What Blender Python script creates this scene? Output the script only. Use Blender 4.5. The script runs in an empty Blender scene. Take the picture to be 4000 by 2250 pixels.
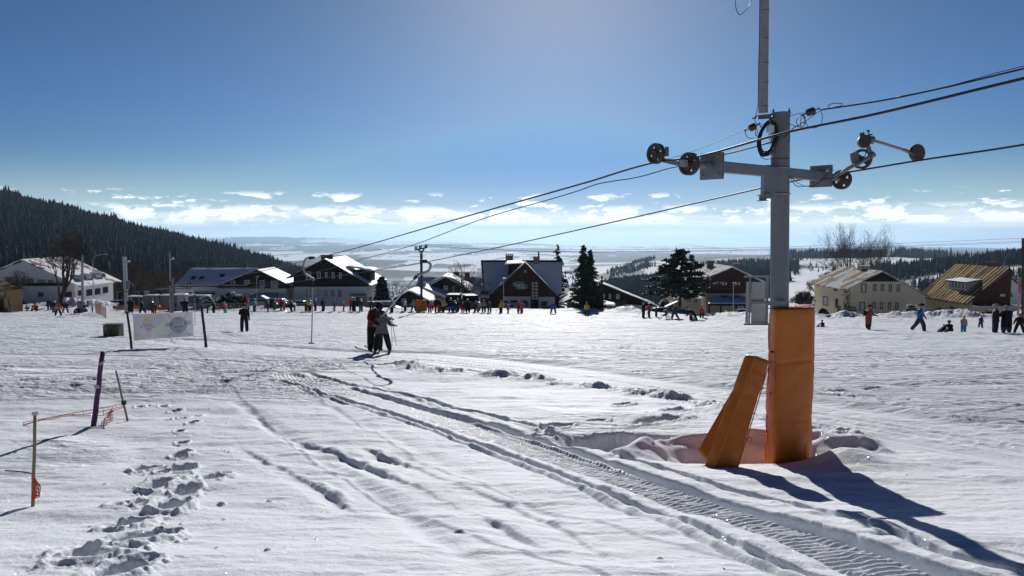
import bpy, bmesh, math, random
import numpy as np
from mathutils import Vector, Matrix

# ------------------------------------------------------------------ camera, world, sun, exposure
SC = bpy.context.scene
COL = SC.collection
F = 2950.0                       # focal length in photo pixels (photo 4000 x 2250)
PITCH = math.atan(220.0 / F)     # horizon on photo row 905
cam = bpy.data.cameras.new('camera')
cam.sensor_width = 36.0
cam.lens = 36.0 * F / 4000.0
cam.clip_start = 0.1
cam.clip_end = 120000.0
camo = bpy.data.objects.new('camera', cam)
COL.objects.link(camo)
camo.location = (0, 0, 0)
camo.rotation_euler = (math.radians(90) - PITCH, 0, 0)
SC.camera = camo

SUN_EL = math.radians(23.0)
SUN_AZ = math.radians(3.3)       # to the right of the view direction
SKY_STRENGTH = 0.05
SUN_STRENGTH = 4.4
EXPOSURE = -0.04
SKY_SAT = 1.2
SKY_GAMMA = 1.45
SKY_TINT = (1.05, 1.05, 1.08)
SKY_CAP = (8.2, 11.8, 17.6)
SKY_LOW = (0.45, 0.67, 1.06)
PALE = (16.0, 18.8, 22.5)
SC.view_settings.view_transform = 'Standard'
SC.view_settings.look = 'None'
SC.view_settings.exposure = EXPOSURE
SC.view_settings.gamma = 1.0
SC.view_settings.use_curve_mapping = False
SC.cycles.use_denoising = True
SC.cycles.max_bounces = 6
SC.cycles.diffuse_bounces = 3
SC.cycles.glossy_bounces = 2
SC.cycles.transmission_bounces = 4
SC.cycles.volume_bounces = 0
SC.cycles.transparent_max_bounces = 8
SC.cycles.sample_clamp_indirect = 4.0
SC.cycles.caustics_reflective = False
SC.cycles.caustics_refractive = False

sun = bpy.data.lights.new('sun', 'SUN')
sun.energy = SUN_STRENGTH
sun.angle = math.radians(0.5)
sun.color = (1.0, 0.975, 0.94)
suno = bpy.data.objects.new('sun', sun)
COL.objects.link(suno)
sd = Vector((math.sin(SUN_AZ) * math.cos(SUN_EL), math.cos(SUN_AZ) * math.cos(SUN_EL), math.sin(SUN_EL)))
suno.rotation_euler = sd.to_track_quat('Z', 'Y').to_euler()
suno.location = (30, 40, 60)


class NT:
    """tiny node-tree helper"""
    def __init__(s, tree):
        s.t = tree
    def n(s, typ, **kw):
        nd = s.t.nodes.new(typ)
        for k, v in kw.items():
            if k.startswith('i_'):
                key = k[2:]
                key = int(key) if key.isdigit() else key.replace('_', ' ')
                nd.inputs[key].default_value = v
            else:
                setattr(nd, k, v)
        return nd
    def l(s, a, b):
        s.t.links.new(a, b)
    def math(s, op, a, b=None, c=None, clamp=False):
        nd = s.t.nodes.new('ShaderNodeMath')
        nd.operation = op
        nd.use_clamp = clamp
        for i, v in enumerate((a, b, c)):
            if v is None:
                continue
            if isinstance(v, (int, float)):
                nd.inputs[i].default_value = v
            else:
                s.l(v, nd.inputs[i])
        return nd.outputs[0]
    def mix(s, fac, a, b):
        nd = s.t.nodes.new('ShaderNodeMix')
        nd.data_type = 'RGBA'
        for i, v in ((0, fac), (6, a), (7, b)):
            if isinstance(v, (int, float)):
                nd.inputs[i].default_value = v
            elif isinstance(v, (tuple, list)):
                nd.inputs[i].default_value = (*v[:3], 1.0)
            else:
                s.l(v, nd.inputs[i])
        return nd.outputs[2]
    def ss(s, x, lo, hi):
        nd = s.t.nodes.new('ShaderNodeMapRange')
        nd.interpolation_type = 'SMOOTHSTEP'
        s.l(x, nd.inputs[0])
        nd.inputs[1].default_value = lo
        nd.inputs[2].default_value = hi
        return nd.outputs[0]


world = bpy.data.worlds.new('World')
SC.world = world
world.use_nodes = True
wt = NT(world.node_tree)
world.node_tree.nodes.clear()
sky = wt.n('ShaderNodeTexSky', sky_type='NISHITA', sun_disc=False)
sky.sun_elevation = SUN_EL
sky.sun_rotation = SUN_AZ
sky.altitude = 800
sky.air_density = 1.0
sky.dust_density = 0.38
sky.ozone_density = 1.6
tc = wt.n('ShaderNodeTexCoord')
sep = wt.n('ShaderNodeSeparateXYZ')
wt.l(tc.outputs['Generated'], sep.inputs[0])
el = wt.math('ARCSINE', sep.outputs[2])
az = wt.math('ARCTAN2', sep.outputs[0], sep.outputs[1])
# cumulus streets low over the horizon
def cloud_layer(azs, els, lo, hi, e0, e1, e2, e3, seed, detail=7.0, rough=0.62):
    cv = wt.n('ShaderNodeCombineXYZ')
    wt.l(wt.math('MULTIPLY', az, azs), cv.inputs[0])
    wt.l(wt.math('MULTIPLY', el, els), cv.inputs[1])
    cv.inputs[2].default_value = seed
    nz = wt.n('ShaderNodeTexNoise')
    nz.inputs['Scale'].default_value = 1.0
    nz.inputs['Detail'].default_value = detail
    nz.inputs['Roughness'].default_value = rough
    wt.l(cv.outputs[0], nz.inputs['Vector'])
    m = wt.ss(nz.outputs[0], lo, hi)
    band = wt.math('MULTIPLY', wt.ss(el, e0, e1), wt.math('SUBTRACT', 1.0, wt.ss(el, e2, e3)))
    # tops carved by a slow wave along the horizon
    return wt.math('MULTIPLY', m, band)
R = math.radians
c1 = cloud_layer(24.0, 62.0, 0.44, 0.54, R(0.2), R(0.8), R(1.5), R(2.1), 3.3)
c2 = cloud_layer(20.0, 70.0, 0.545, 0.62, R(1.5), R(1.8), R(2.5), R(3.0), 9.1)
c3 = cloud_layer(6.0, 60.0, 0.30, 0.62, R(-1.5), R(0.0), R(0.9), R(2.1), 5.0, 4.0)
cl = wt.math('MAXIMUM', c1, c2)
cl = wt.math('MAXIMUM', cl, wt.math('MULTIPLY', c3, 0.58))
hs = wt.n('ShaderNodeHueSaturation')
hs.inputs['Saturation'].default_value = SKY_SAT
wt.l(sky.outputs[0], hs.inputs['Color'])
# deepen the blue away from the sun and the horizon
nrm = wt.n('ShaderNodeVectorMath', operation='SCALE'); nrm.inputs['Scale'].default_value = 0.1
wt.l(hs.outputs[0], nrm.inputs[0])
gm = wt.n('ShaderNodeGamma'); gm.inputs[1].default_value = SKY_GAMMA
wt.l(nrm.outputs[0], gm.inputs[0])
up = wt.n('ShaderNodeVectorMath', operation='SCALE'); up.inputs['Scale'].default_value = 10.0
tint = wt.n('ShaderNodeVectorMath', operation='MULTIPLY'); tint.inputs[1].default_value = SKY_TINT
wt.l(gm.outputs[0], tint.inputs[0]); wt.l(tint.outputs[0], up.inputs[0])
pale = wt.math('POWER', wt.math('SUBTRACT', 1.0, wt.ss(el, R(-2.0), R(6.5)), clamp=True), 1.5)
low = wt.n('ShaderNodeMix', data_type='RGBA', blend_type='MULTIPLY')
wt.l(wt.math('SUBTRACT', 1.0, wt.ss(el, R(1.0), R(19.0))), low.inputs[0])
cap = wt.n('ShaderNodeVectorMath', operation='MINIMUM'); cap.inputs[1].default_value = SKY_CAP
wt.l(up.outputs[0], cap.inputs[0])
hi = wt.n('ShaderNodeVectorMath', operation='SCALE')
wt.l(cap.outputs[0], hi.inputs[0]); wt.l(wt.math('SUBTRACT', 1.0, wt.math('MULTIPLY', wt.ss(el, R(20.0), R(42.0)), 0.58)), hi.inputs['Scale'])  # sky above the view dimmed so snow shadows turn darker
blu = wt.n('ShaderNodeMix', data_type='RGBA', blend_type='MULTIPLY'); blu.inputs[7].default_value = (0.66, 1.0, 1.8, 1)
wt.l(wt.ss(el, R(20.0), R(32.0)), blu.inputs[0]); wt.l(hi.outputs[0], blu.inputs[6])  # high unseen sky tinted blue to colour the snow shadows
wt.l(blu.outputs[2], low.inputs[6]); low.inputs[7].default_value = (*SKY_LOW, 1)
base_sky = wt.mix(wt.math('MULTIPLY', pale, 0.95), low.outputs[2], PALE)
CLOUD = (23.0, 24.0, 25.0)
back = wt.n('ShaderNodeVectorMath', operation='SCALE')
wt.l(base_sky, back.inputs[0]); wt.l(wt.math('ADD', 0.52, wt.math('MULTIPLY', wt.ss(sep.outputs[1], -0.35, 0.55), 0.48)), back.inputs['Scale'])  # sky behind the camera dimmed too, for deeper shadows on the snow
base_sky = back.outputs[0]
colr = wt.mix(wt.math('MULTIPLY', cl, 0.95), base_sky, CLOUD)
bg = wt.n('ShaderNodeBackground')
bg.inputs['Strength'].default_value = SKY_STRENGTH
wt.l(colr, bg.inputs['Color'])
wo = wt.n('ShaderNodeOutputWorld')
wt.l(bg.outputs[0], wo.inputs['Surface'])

# ------------------------------------------------------------------ photo geometry helpers
CP, SP = math.cos(PITCH), math.sin(PITCH)


def ray(px, py):
    """direction through a photo pixel, scaled so that its forward (y) part is 1"""
    f = F * CP + (1125.0 - py) * SP
    u = -F * SP + (1125.0 - py) * CP
    return (px - 2000.0) / f, u / f


def P(px, py, d):
    a, b = ray(px, py)
    return Vector((a * d, d, b * d))


# ------------------------------------------------------------------ numpy noise
def _h(ix, iy, seed):
    a = ix.astype(np.int64).astype(np.uint32) * np.uint32(374761393)
    b = iy.astype(np.int64).astype(np.uint32) * np.uint32(668265263)
    h = a + b + np.uint32((seed * 2246822519) & 0xFFFFFFFF)
    h = (h ^ (h >> np.uint32(13))) * np.uint32(1274126177)
    h = h ^ (h >> np.uint32(16))
    return h.astype(np.float64) / 4294967295.0


def vn(x, y, seed=0):
    x = np.asarray(x, float); y = np.asarray(y, float)
    ix = np.floor(x); iy = np.floor(y)
    fx = x - ix; fy = y - iy
    fx = fx * fx * fx * (fx * (fx * 6 - 15) + 10)
    fy = fy * fy * fy * (fy * (fy * 6 - 15) + 10)
    a = _h(ix, iy, seed); b = _h(ix + 1, iy, seed); c = _h(ix, iy + 1, seed); d = _h(ix + 1, iy + 1, seed)
    return (a + (b - a) * fx + (c - a) * fy + (a - b - c + d) * fx * fy) * 2 - 1


def fbm(x, y, oct=4, seed=0, rough=0.5, lac=2.03, rot=True):
    s = 0.0; amp = 1.0; t = 0.0
    for k in range(oct):
        s = s + amp * vn(x, y, seed + k * 17)
        t += amp
        amp *= rough
        if rot: x, y = (x * 0.8 - y * 0.6) * lac, (x * 0.6 + y * 0.8) * lac
        else: x, y = x * lac + 3.7, y * lac + 1.3
    return s / t


def sstep(a, b, x):
    t = np.clip((x - a) / (b - a), 0, 1)
    return t * t * (3 - 2 * t)


# ------------------------------------------------------------------ tagging and linking
def tag(o, label=None, cat=None, group=None, kind=None):
    if label: o['label'] = label
    if cat: o['category'] = cat
    if group: o['group'] = group
    if kind: o['kind'] = kind
    return o


def thing(name, label, cat, loc=(0, 0, 0), group=None, rz=0.0):
    o = bpy.data.objects.new(name, None)
    o.empty_display_size = 0.2
    COL.objects.link(o)
    o.location = loc
    o.rotation_euler = (0, 0, rz)
    return tag(o, label, cat, group)


def root_matrix(o):
    return Matrix.Translation(o.location) @ o.rotation_euler.to_matrix().to_4x4()


class MB:
    """mesh builder in world space (or local when built with local=True)"""
    def __init__(s):
        s.v = []; s.f = []; s.m = []
    def add(s, vs, fs, mi=0):
        o = len(s.v)
        s.v += [tuple(v) for v in vs]
        s.f += [tuple(i + o for i in f) for f in fs]
        s.m += [mi] * len(fs)
        return s
    def box(s, c, size, rot=None, mi=0, taper=1.0):
        hx, hy, hz = size[0] / 2, size[1] / 2, size[2] / 2
        vs = []
        for z in (-1, 1):
            k = taper if z > 0 else 1.0
            for x, y in ((-1, -1), (1, -1), (1, 1), (-1, 1)):
                vs.append(Vector((x * hx * k, y * hy * k, z * hz)))
        if rot is not None:
            vs = [rot @ v for v in vs]
        c = Vector(c)
        vs = [v + c for v in vs]
        return s.add(vs, [(0, 3, 2, 1), (4, 5, 6, 7), (0, 1, 5, 4), (1, 2, 6, 5), (2, 3, 7, 6), (3, 0, 4, 7)], mi)
    def hexa(s, a, b, mi=0):
        """solid between quad a and quad b (each four points, same order)"""
        vs = [Vector(p) for p in a] + [Vector(p) for p in b]
        return s.add(vs, [(0, 1, 2, 3), (7, 6, 5, 4), (0, 4, 5, 1), (1, 5, 6, 2), (2, 6, 7, 3), (3, 7, 4, 0)], mi)
    def slab(s, q, th, mi=0):
        q = [Vector(p) for p in q]
        n = (q[2] - q[0]).cross(q[3] - q[1]).normalized()
        return s.hexa([p + n * th for p in q], q, mi)
    def prism(s, poly, off, mi=0):
        """polygon extruded by a vector"""
        poly = [Vector(p) for p in poly]; off = Vector(off); n = len(poly)
        vs = poly + [p + off for p in poly]
        fs = [tuple(range(n)), tuple(range(2 * n - 1, n - 1, -1))]
        fs += [(i, i + n, (i + 1) % n + n, (i + 1) % n) for i in range(n)]
        return s.add(vs, fs, mi)
    def tube(s, path, r, n=8, mi=0, caps=True):
        path = [Vector(p) for p in path]
        k = len(path)
        rs = [r] * k if isinstance(r, (int, float)) else list(r)
        o = len(s.v)
        up = None
        for i, p in enumerate(path):
            d = (path[min(i + 1, k - 1)] - path[max(i - 1, 0)])
            if d.length < 1e-9: d = Vector((0, 0, 1))
            d.normalize()
            if up is None:
                up = Vector((0, 0, 1)) if abs(d.z) < 0.9 else Vector((1, 0, 0))
            a = d.cross(up)
            if a.length < 1e-5: a = d.cross(Vector((1, 0, 0)))
            a.normalize(); b = a.cross(d).normalized(); up = b
            for j in range(n):
                t = 2 * math.pi * j / n
                s.v.append(tuple(p + (a * math.cos(t) + b * math.sin(t)) * rs[i]))
        for i in range(k - 1):
            for j in range(n):
                q = (o + i * n + j, o + i * n + (j + 1) % n, o + (i + 1) * n + (j + 1) % n, o + (i + 1) * n + j)
                s.f.append(q); s.m.append(mi)
        if caps:
            s.f.append(tuple(o + j for j in range(n - 1, -1, -1))); s.m.append(mi)
            s.f.append(tuple(o + (k - 1) * n + j for j in range(n))); s.m.append(mi)
        return s
    def lathe(s, prof, c, axis=(0, 0, 1), n=24, mi=0):
        """profile [(r, h)...] round an axis through c"""
        ax = Vector(axis).normalized()
        a = ax.cross(Vector((0, 0, 1)) if abs(ax.z) < 0.9 else Vector((1, 0, 0))).normalized()
        b = ax.cross(a); c = Vector(c); o = len(s.v); k = len(prof)
        for r, h in prof:
            for j in range(n):
                t = 2 * math.pi * j / n
                s.v.append(tuple(c + ax * h + (a * math.cos(t) + b * math.sin(t)) * r))
        for i in range(k - 1):
            for j in range(n):
                s.f.append((o + i * n + j, o + i * n + (j + 1) % n, o + (i + 1) * n + (j + 1) % n, o + (i + 1) * n + j)); s.m.append(mi)
        return s
    def ball(s, c, r, n=12, m=8, sc=(1, 1, 1), mi=0, z0=-1.0):
        c = Vector(c); o = len(s.v)
        a0 = math.asin(max(-1, z0))
        for i in range(m + 1):
            ph = a0 + (math.pi / 2 - a0) * i / m
            for j in range(n):
                t = 2 * math.pi * j / n
                s.v.append((c.x + r * sc[0] * math.cos(ph) * math.cos(t), c.y + r * sc[1] * math.cos(ph) * math.sin(t), c.z + r * sc[2] * math.sin(ph)))
        for i in range(m):
            for j in range(n):
                s.f.append((o + i * n + j, o + i * n + (j + 1) % n, o + (i + 1) * n + (j + 1) % n, o + (i + 1) * n + j)); s.m.append(mi)
        return s
    def build(s, name, mats, parent=None, smooth=False, bevel=0.0, local=False, fix=True):
        vs = s.v
        if parent is not None and not local:
            inv = root_matrix(parent).inverted() if parent.parent is None else root_matrix(parent.parent).inverted()
            vs = [tuple(inv @ Vector(v)) for v in vs]
        me = bpy.data.meshes.new(name)
        me.from_pydata(vs, [], s.f)
        if not isinstance(mats, (list, tuple)): mats = [mats]
        for m in mats: me.materials.append(m)
        if len(mats) > 1: me.polygons.foreach_set('material_index', s.m)
        if fix:
            bm = bmesh.new(); bm.from_mesh(me)
            bmesh.ops.recalc_face_normals(bm, faces=bm.faces)
            if bevel > 0:
                bmesh.ops.bevel(bm, geom=list(bm.edges), offset=bevel, segments=2, affect='EDGES', clamp_overlap=True)
            bm.to_mesh(me); bm.free()
        if smooth:
            me.polygons.foreach_set('use_smooth', [True] * len(me.polygons))
        me.update()
        o = bpy.data.objects.new(name, me)
        COL.objects.link(o)
        if parent is not None: o.parent = parent
        return o


def np_mesh(name, V, Q, mats, parent=None, smooth=True, mi=None, loc=None):
    """fast mesh from numpy vertices and equal-sized faces"""
    me = bpy.data.meshes.new(name)
    V = np.asarray(V, np.float32); Q = np.asarray(Q, np.int32)
    if loc is not None: V = V - np.asarray(loc, np.float32)
    k = Q.shape[1]
    me.vertices.add(len(V)); me.vertices.foreach_set('co', V.ravel())
    me.loops.add(Q.size); me.loops.foreach_set('vertex_index', Q.ravel())
    me.polygons.add(len(Q)); me.polygons.foreach_set('loop_start', np.arange(0, Q.size, k, dtype=np.int32))
    if not isinstance(mats, (list, tuple)): mats = [mats]
    for m in mats: me.materials.append(m)
    if mi is not None: me.polygons.foreach_set('material_index', np.asarray(mi, np.int32))
    me.polygons.foreach_set('use_smooth', np.full(len(Q), smooth, dtype=bool))
    me.update(calc_edges=True)
    o = bpy.data.objects.new(name, me)
    COL.objects.link(o)
    if parent is not None: o.parent = parent
    elif loc is not None: o.location = loc
    return o


# ------------------------------------------------------------------ materials
_mats = {}


def mat(name, rgb, rough=0.7, metal=0.0, var=0.12, scale=6.0, bump=0.0, bscale=40.0, spec=0.4, alt=None, altlo=0.55, altscale=3.0, trans=0.0):
    if name in _mats: return _mats[name]
    m = bpy.data.materials.new(name); m.use_nodes = True
    t = NT(m.node_tree); b = m.node_tree.nodes['Principled BSDF']
    tc = t.n('ShaderNodeTexCoord')
    nz = t.n('ShaderNodeTexNoise', i_Scale=scale, i_Detail=5.0)
    t.l(tc.outputs['Object'], nz.inputs['Vector'])
    lo = tuple(max(0, c * (1 - var)) for c in rgb); hi = tuple(min(1, c * (1 + var)) for c in rgb)
    c = t.mix(nz.outputs[0], lo, hi)
    if alt is not None:
        n2 = t.n('ShaderNodeTexNoise', i_Scale=altscale, i_Detail=8.0, i_Roughness=0.65)
        t.l(tc.outputs['Object'], n2.inputs['Vector'])
        c = t.mix(t.ss(n2.outputs[0], altlo, altlo + 0.06), c, alt)
    t.l(c, b.inputs['Base Color'])
    b.inputs['Roughness'].default_value = rough
    b.inputs['Metallic'].default_value = metal
    b.inputs['Specular IOR Level'].default_value = spec
    if trans: b.inputs['Transmission Weight'].default_value = trans
    if bump:
        n3 = t.n('ShaderNodeTexNoise', i_Scale=bscale, i_Detail=4.0)
        t.l(tc.outputs['Object'], n3.inputs['Vector'])
        bp = t.n('ShaderNodeBump', i_Strength=1.0, i_Distance=bump)
        t.l(n3.outputs[0], bp.inputs['Height']); t.l(bp.outputs[0], b.inputs['Normal'])
    _mats[name] = m
    return m


def striped(name, a, b_, axis, period, duty=0.5, rough=0.7, metal=0.0, spec=0.12, snow=None, snowlo=0.5, snowscale=0.5, stretch=(1, 1, 1), warp=0.0, bump=0.0, dark=None, darklo=0.6):
    """boards, seams or tiles along one axis, with optional patches of snow lying on them"""
    if name in _mats: return _mats[name]
    m = bpy.data.materials.new(name); m.use_nodes = True
    t = NT(m.node_tree); bs = m.node_tree.nodes['Principled BSDF']
    tc = t.n('ShaderNodeTexCoord'); sp = t.n('ShaderNodeSeparateXYZ')
    t.l(tc.outputs['Object'], sp.inputs[0])
    x = t.math('DIVIDE', sp.outputs[axis], period)
    fr = t.math('FRACT', x); cell = t.math('FLOOR', x)
    wn = t.n('ShaderNodeTexWhiteNoise', noise_dimensions='1D'); t.l(cell, wn.inputs['W'])
    edge = t.math('LESS_THAN', fr, 1.0 - duty)
    base = t.mix(t.math('MULTIPLY', wn.outputs[0], 0.6), a, tuple(c * 0.6 for c in a))
    c = t.mix(edge, base, b_)
    mp = t.n('ShaderNodeMapping'); mp.inputs['Scale'].default_value = stretch
    t.l(tc.outputs['Object'], mp.inputs[0])
    if dark is not None:
        nd = t.n('ShaderNodeTexNoise', i_Scale=snowscale * 1.7, i_Detail=7.0, i_Roughness=0.7); t.l(mp.outputs[0], nd.inputs['Vector'])
        c = t.mix(t.ss(nd.outputs[0], darklo, darklo + 0.08), c, dark)
    if snow is not None:
        n2 = t.n('ShaderNodeTexNoise', i_Scale=snowscale, i_Detail=6.0, i_Roughness=0.6); t.l(mp.outputs[0], n2.inputs['Vector'])
        c = t.mix(t.ss(n2.outputs[0], snowlo, snowlo + 0.05), c, snow)
    t.l(c, bs.inputs['Base Color'])
    bs.inputs['Roughness'].default_value = rough; bs.inputs['Metallic'].default_value = metal; bs.inputs['Specular IOR Level'].default_value = spec
    if bump:
        bp = t.n('ShaderNodeBump', i_Strength=1.0, i_Distance=bump)
        t.l(t.ss(fr, 0.0, 0.25), bp.inputs['Height']); t.l(bp.outputs[0], bs.inputs['Normal'])
    _mats[name] = m
    return m


def snow_mat(name, near=True):
    m = bpy.data.materials.new(name); m.use_nodes = True
    t = NT(m.node_tree); b = m.node_tree.nodes['Principled BSDF']
    tc = t.n('ShaderNodeTexCoord')
    n1 = t.n('ShaderNodeTexNoise', i_Scale=0.35, i_Detail=6.0, i_Roughness=0.6); t.l(tc.outputs['Object'], n1.inputs['Vector'])
    c = t.mix(n1.outputs[0], (0.80, 0.835, 0.885), (0.89, 0.915, 0.95))
    b.inputs['Roughness'].default_value = 0.62
    b.inputs['Specular IOR Level'].default_value = 0.07
    if near:
        mq = t.n('ShaderNodeMapping'); mq.inputs['Rotation'].default_value = (0, 0, math.radians(-8)); mq.inputs['Scale'].default_value = (0.22, 1.1, 1)
        t.l(tc.outputs['Object'], mq.inputs[0])
        nq = t.n('ShaderNodeTexNoise', i_Scale=0.9, i_Detail=9.0, i_Roughness=0.78); t.l(mq.outputs[0], nq.inputs['Vector'])
        aq = t.n('ShaderNodeAttribute', attribute_name='rough')
        icy = t.math('MULTIPLY', t.math('SUBTRACT', 1.0, t.ss(nq.outputs[0], 0.38, 0.60)), t.ss(aq.outputs['Fac'], 0.1, 0.6))
        c = t.mix(t.math('MULTIPLY', icy, 0.40), c, (0.60, 0.64, 0.70))
        # fine grain, bigger clods, and wind/ski streaks
        n2 = t.n('ShaderNodeTexNoise', i_Scale=45.0, i_Detail=4.0, i_Roughness=0.7); t.l(tc.outputs['Object'], n2.inputs['Vector'])
        n3 = t.n('ShaderNodeTexNoise', i_Scale=5.0, i_Detail=7.0, i_Roughness=0.72); t.l(tc.outputs['Object'], n3.inputs['Vector'])
        mp = t.n('ShaderNodeMapping'); mp.inputs['Rotation'].default_value = (0, 0, math.radians(-12)); mp.inputs['Scale'].default_value = (0.35, 2.2, 1)
        t.l(tc.outputs['Object'], mp.inputs[0])
        n4 = t.n('ShaderNodeTexNoise', i_Scale=1.6, i_Detail=8.0, i_Roughness=0.75, i_Distortion=0.6); t.l(mp.outputs[0], n4.inputs['Vector'])
        at = t.n('ShaderNodeAttribute', attribute_name='rough')
        h = t.math('MULTIPLY', n2.outputs[0], 0.006)
        n5 = t.n('ShaderNodeTexNoise', i_Scale=13.0, i_Detail=6.0, i_Roughness=0.72); t.l(tc.outputs['Object'], n5.inputs['Vector'])
        h = t.math('ADD', h, t.math('MULTIPLY', n5.outputs[0], 0.016))
        h = t.math('ADD', h, t.math('MULTIPLY', t.math('MULTIPLY', n3.outputs[0], 0.07), at.outputs['Fac']))
        h = t.math('ADD', h, t.math('MULTIPLY', t.math('MULTIPLY', n4.outputs[0], 0.16), at.outputs['Fac']))
        # ski lines crossing the piste
        for ang, sx, sy, amp, lo, hi in ((-14, .035, .9, .050, .44, .56), (9, .04, 1.1, .040, .44, .56), (-38, .05, 1.0, .035, .50, .58), (28, .05, .9, .030, .52, .60)):
            mr = t.n('ShaderNodeMapping'); mr.vector_type = 'TEXTURE'; mr.inputs['Rotation'].default_value = (0, 0, math.radians(ang)); mr.inputs['Scale'].default_value = (1 / sx, 1 / sy, 1)
            t.l(tc.outputs['Object'], mr.inputs[0])
            nr = t.n('ShaderNodeTexNoise', i_Scale=1.0, i_Detail=3.0, i_Roughness=0.7, i_Distortion=0.15); t.l(mr.outputs[0], nr.inputs['Vector'])
            h = t.math('ADD', h, t.math('MULTIPLY', t.math('MULTIPLY', t.ss(nr.outputs[0], lo, hi), amp), at.outputs['Fac']))
        bp = t.n('ShaderNodeBump', i_Strength=1.0, i_Distance=1.0)
        t.l(h, bp.inputs['Height']); t.l(bp.outputs[0], b.inputs['Normal'])
        # ice crystals: tiny facets, each tilted its own way, that flash where they meet the sun
        vo = t.n('ShaderNodeTexVoronoi', i_Scale=60.0); t.l(tc.outputs['Object'], vo.inputs['Vector'])
        sb = t.n('ShaderNodeVectorMath', operation='SUBTRACT'); t.l(vo.outputs['Color'], sb.inputs[0]); sb.inputs[1].default_value = (0.5, 0.5, 0.0)
        sc_ = t.n('ShaderNodeVectorMath', operation='MULTIPLY'); t.l(sb.outputs[0], sc_.inputs[0]); sc_.inputs[1].default_value = (2.2, 2.2, 0.0)
        ad_ = t.n('ShaderNodeVectorMath', operation='ADD'); t.l(sc_.outputs[0], ad_.inputs[0]); ad_.inputs[1].default_value = (0, 0, 1)
        nm = t.n('ShaderNodeVectorMath', operation='NORMALIZE'); t.l(ad_.outputs[0], nm.inputs[0])
        gl = t.n('ShaderNodeBsdfGlossy'); gl.inputs['Roughness'].default_value = 0.22; gl.inputs['Color'].default_value = (1, 1, 1, 1); t.l(nm.outputs[0], gl.inputs['Normal'])
        spot = t.math('MULTIPLY', t.math('LESS_THAN', vo.outputs['Distance'], 0.22), 0.07)
        mx = t.n('ShaderNodeMixShader'); t.l(spot, mx.inputs[0]); t.l(b.outputs[0], mx.inputs[1]); t.l(gl.outputs[0], mx.inputs[2])
        t.l(mx.outputs[0], m.node_tree.nodes['Material Output'].inputs['Surface'])
    t.l(c, b.inputs['Base Color'])
    return m


M_SNOW = snow_mat('snow_ground')
M_RSNOW = mat('roof_snow', (0.84, 0.865, 0.9), 0.6, var=0.03, scale=1.0, bump=0.05, bscale=3.0, spec=0.2)
M_WHITE = mat('white_render', (0.66, 0.665, 0.67), 0.85, var=0.05, scale=0.6, bump=0.01, bscale=20)
M_CREAM = mat('cream_render', (0.50, 0.42, 0.30), 0.85, var=0.08, scale=0.5)
M_YELLOW = mat('pale_yellow_render', (0.68, 0.60, 0.41), 0.85, var=0.05, scale=0.5)
M_DARKWOOD = striped('dark_brown_boards', (0.035, 0.027, 0.023), (0.012, 0.010, 0.009), 0, 0.16, 0.88, 0.8, bump=0.01)
M_REDWOOD = striped('reddish_brown_boards', (0.075, 0.032, 0.024), (0.03, 0.013, 0.010), 0, 0.16, 0.9, 0.75, bump=0.01)
M_FRAME = mat('window_frame_white', (0.6, 0.6, 0.58), 0.5, var=0.03)
M_FRAMED = mat('window_frame_dark', (0.03, 0.02, 0.018), 0.5, var=0.1)
M_GLASS = mat('window_glass', (0.05, 0.06, 0.075), 0.06, var=0.5, scale=0.7, spec=0.9)
M_CURTAIN = mat('curtained_glass', (0.33, 0.34, 0.36), 0.15, var=0.2, scale=1.5, spec=0.8)
M_BRICK = striped('chimney_brick', (0.16, 0.09, 0.06), (0.07, 0.05, 0.045), 2, 0.09, 0.8, 0.9)
M_STONE = mat('stone', (0.22, 0.19, 0.16), 0.9, var=0.5, scale=3.0, bump=0.03, bscale=4)
M_STEEL = mat('grey_painted_steel', (0.17, 0.18, 0.20), 0.45, 0.0, var=0.14, scale=3.0, spec=0.4, alt=(0.13, 0.11, 0.10), altlo=0.63, altscale=7.0, bump=0.002, bscale=60)
M_GALV = mat('galvanised_steel', (0.30, 0.285, 0.28), 0.5, 0.25, var=0.3, scale=18.0)
M_DKSTEEL = mat('dark_steel', (0.075, 0.07, 0.07), 0.5, 0.5, var=0.3, scale=12.0)
M_RUST = mat('rusty_iron', (0.085, 0.070, 0.064), 0.7, 0.4, var=0.4, scale=14.0)
M_BLACK = mat('black_rubber', (0.012, 0.012, 0.014), 0.5, var=0.2)
M_ROPE = mat('wire_rope', (0.03, 0.03, 0.035), 0.45, 0.4, var=0.3, scale=60)
M_BARK = mat('bark', (0.055, 0.042, 0.034), 0.9, var=0.4, scale=6.0, bump=0.02, bscale=12)
M_TWIG = mat('twigs', (0.060, 0.045, 0.036), 0.9, var=0.3, scale=2.0)
M_NEEDLE = mat('dark_needles', (0.032, 0.046, 0.028), 0.8, var=0.6, scale=1.2, spec=0.2)
M_NEEDLEY = mat('olive_needles', (0.040, 0.045, 0.018), 0.8, var=0.6, scale=1.2, spec=0.2)
M_GREYPAINT = mat('pale_grey_paint', (0.42, 0.43, 0.45), 0.6, var=0.05)
M_WOODRAW = striped('raw_larch_boards', (0.36, 0.22, 0.10), (0.16, 0.09, 0.04), 0, 0.14, 0.9, 0.7)

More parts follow.
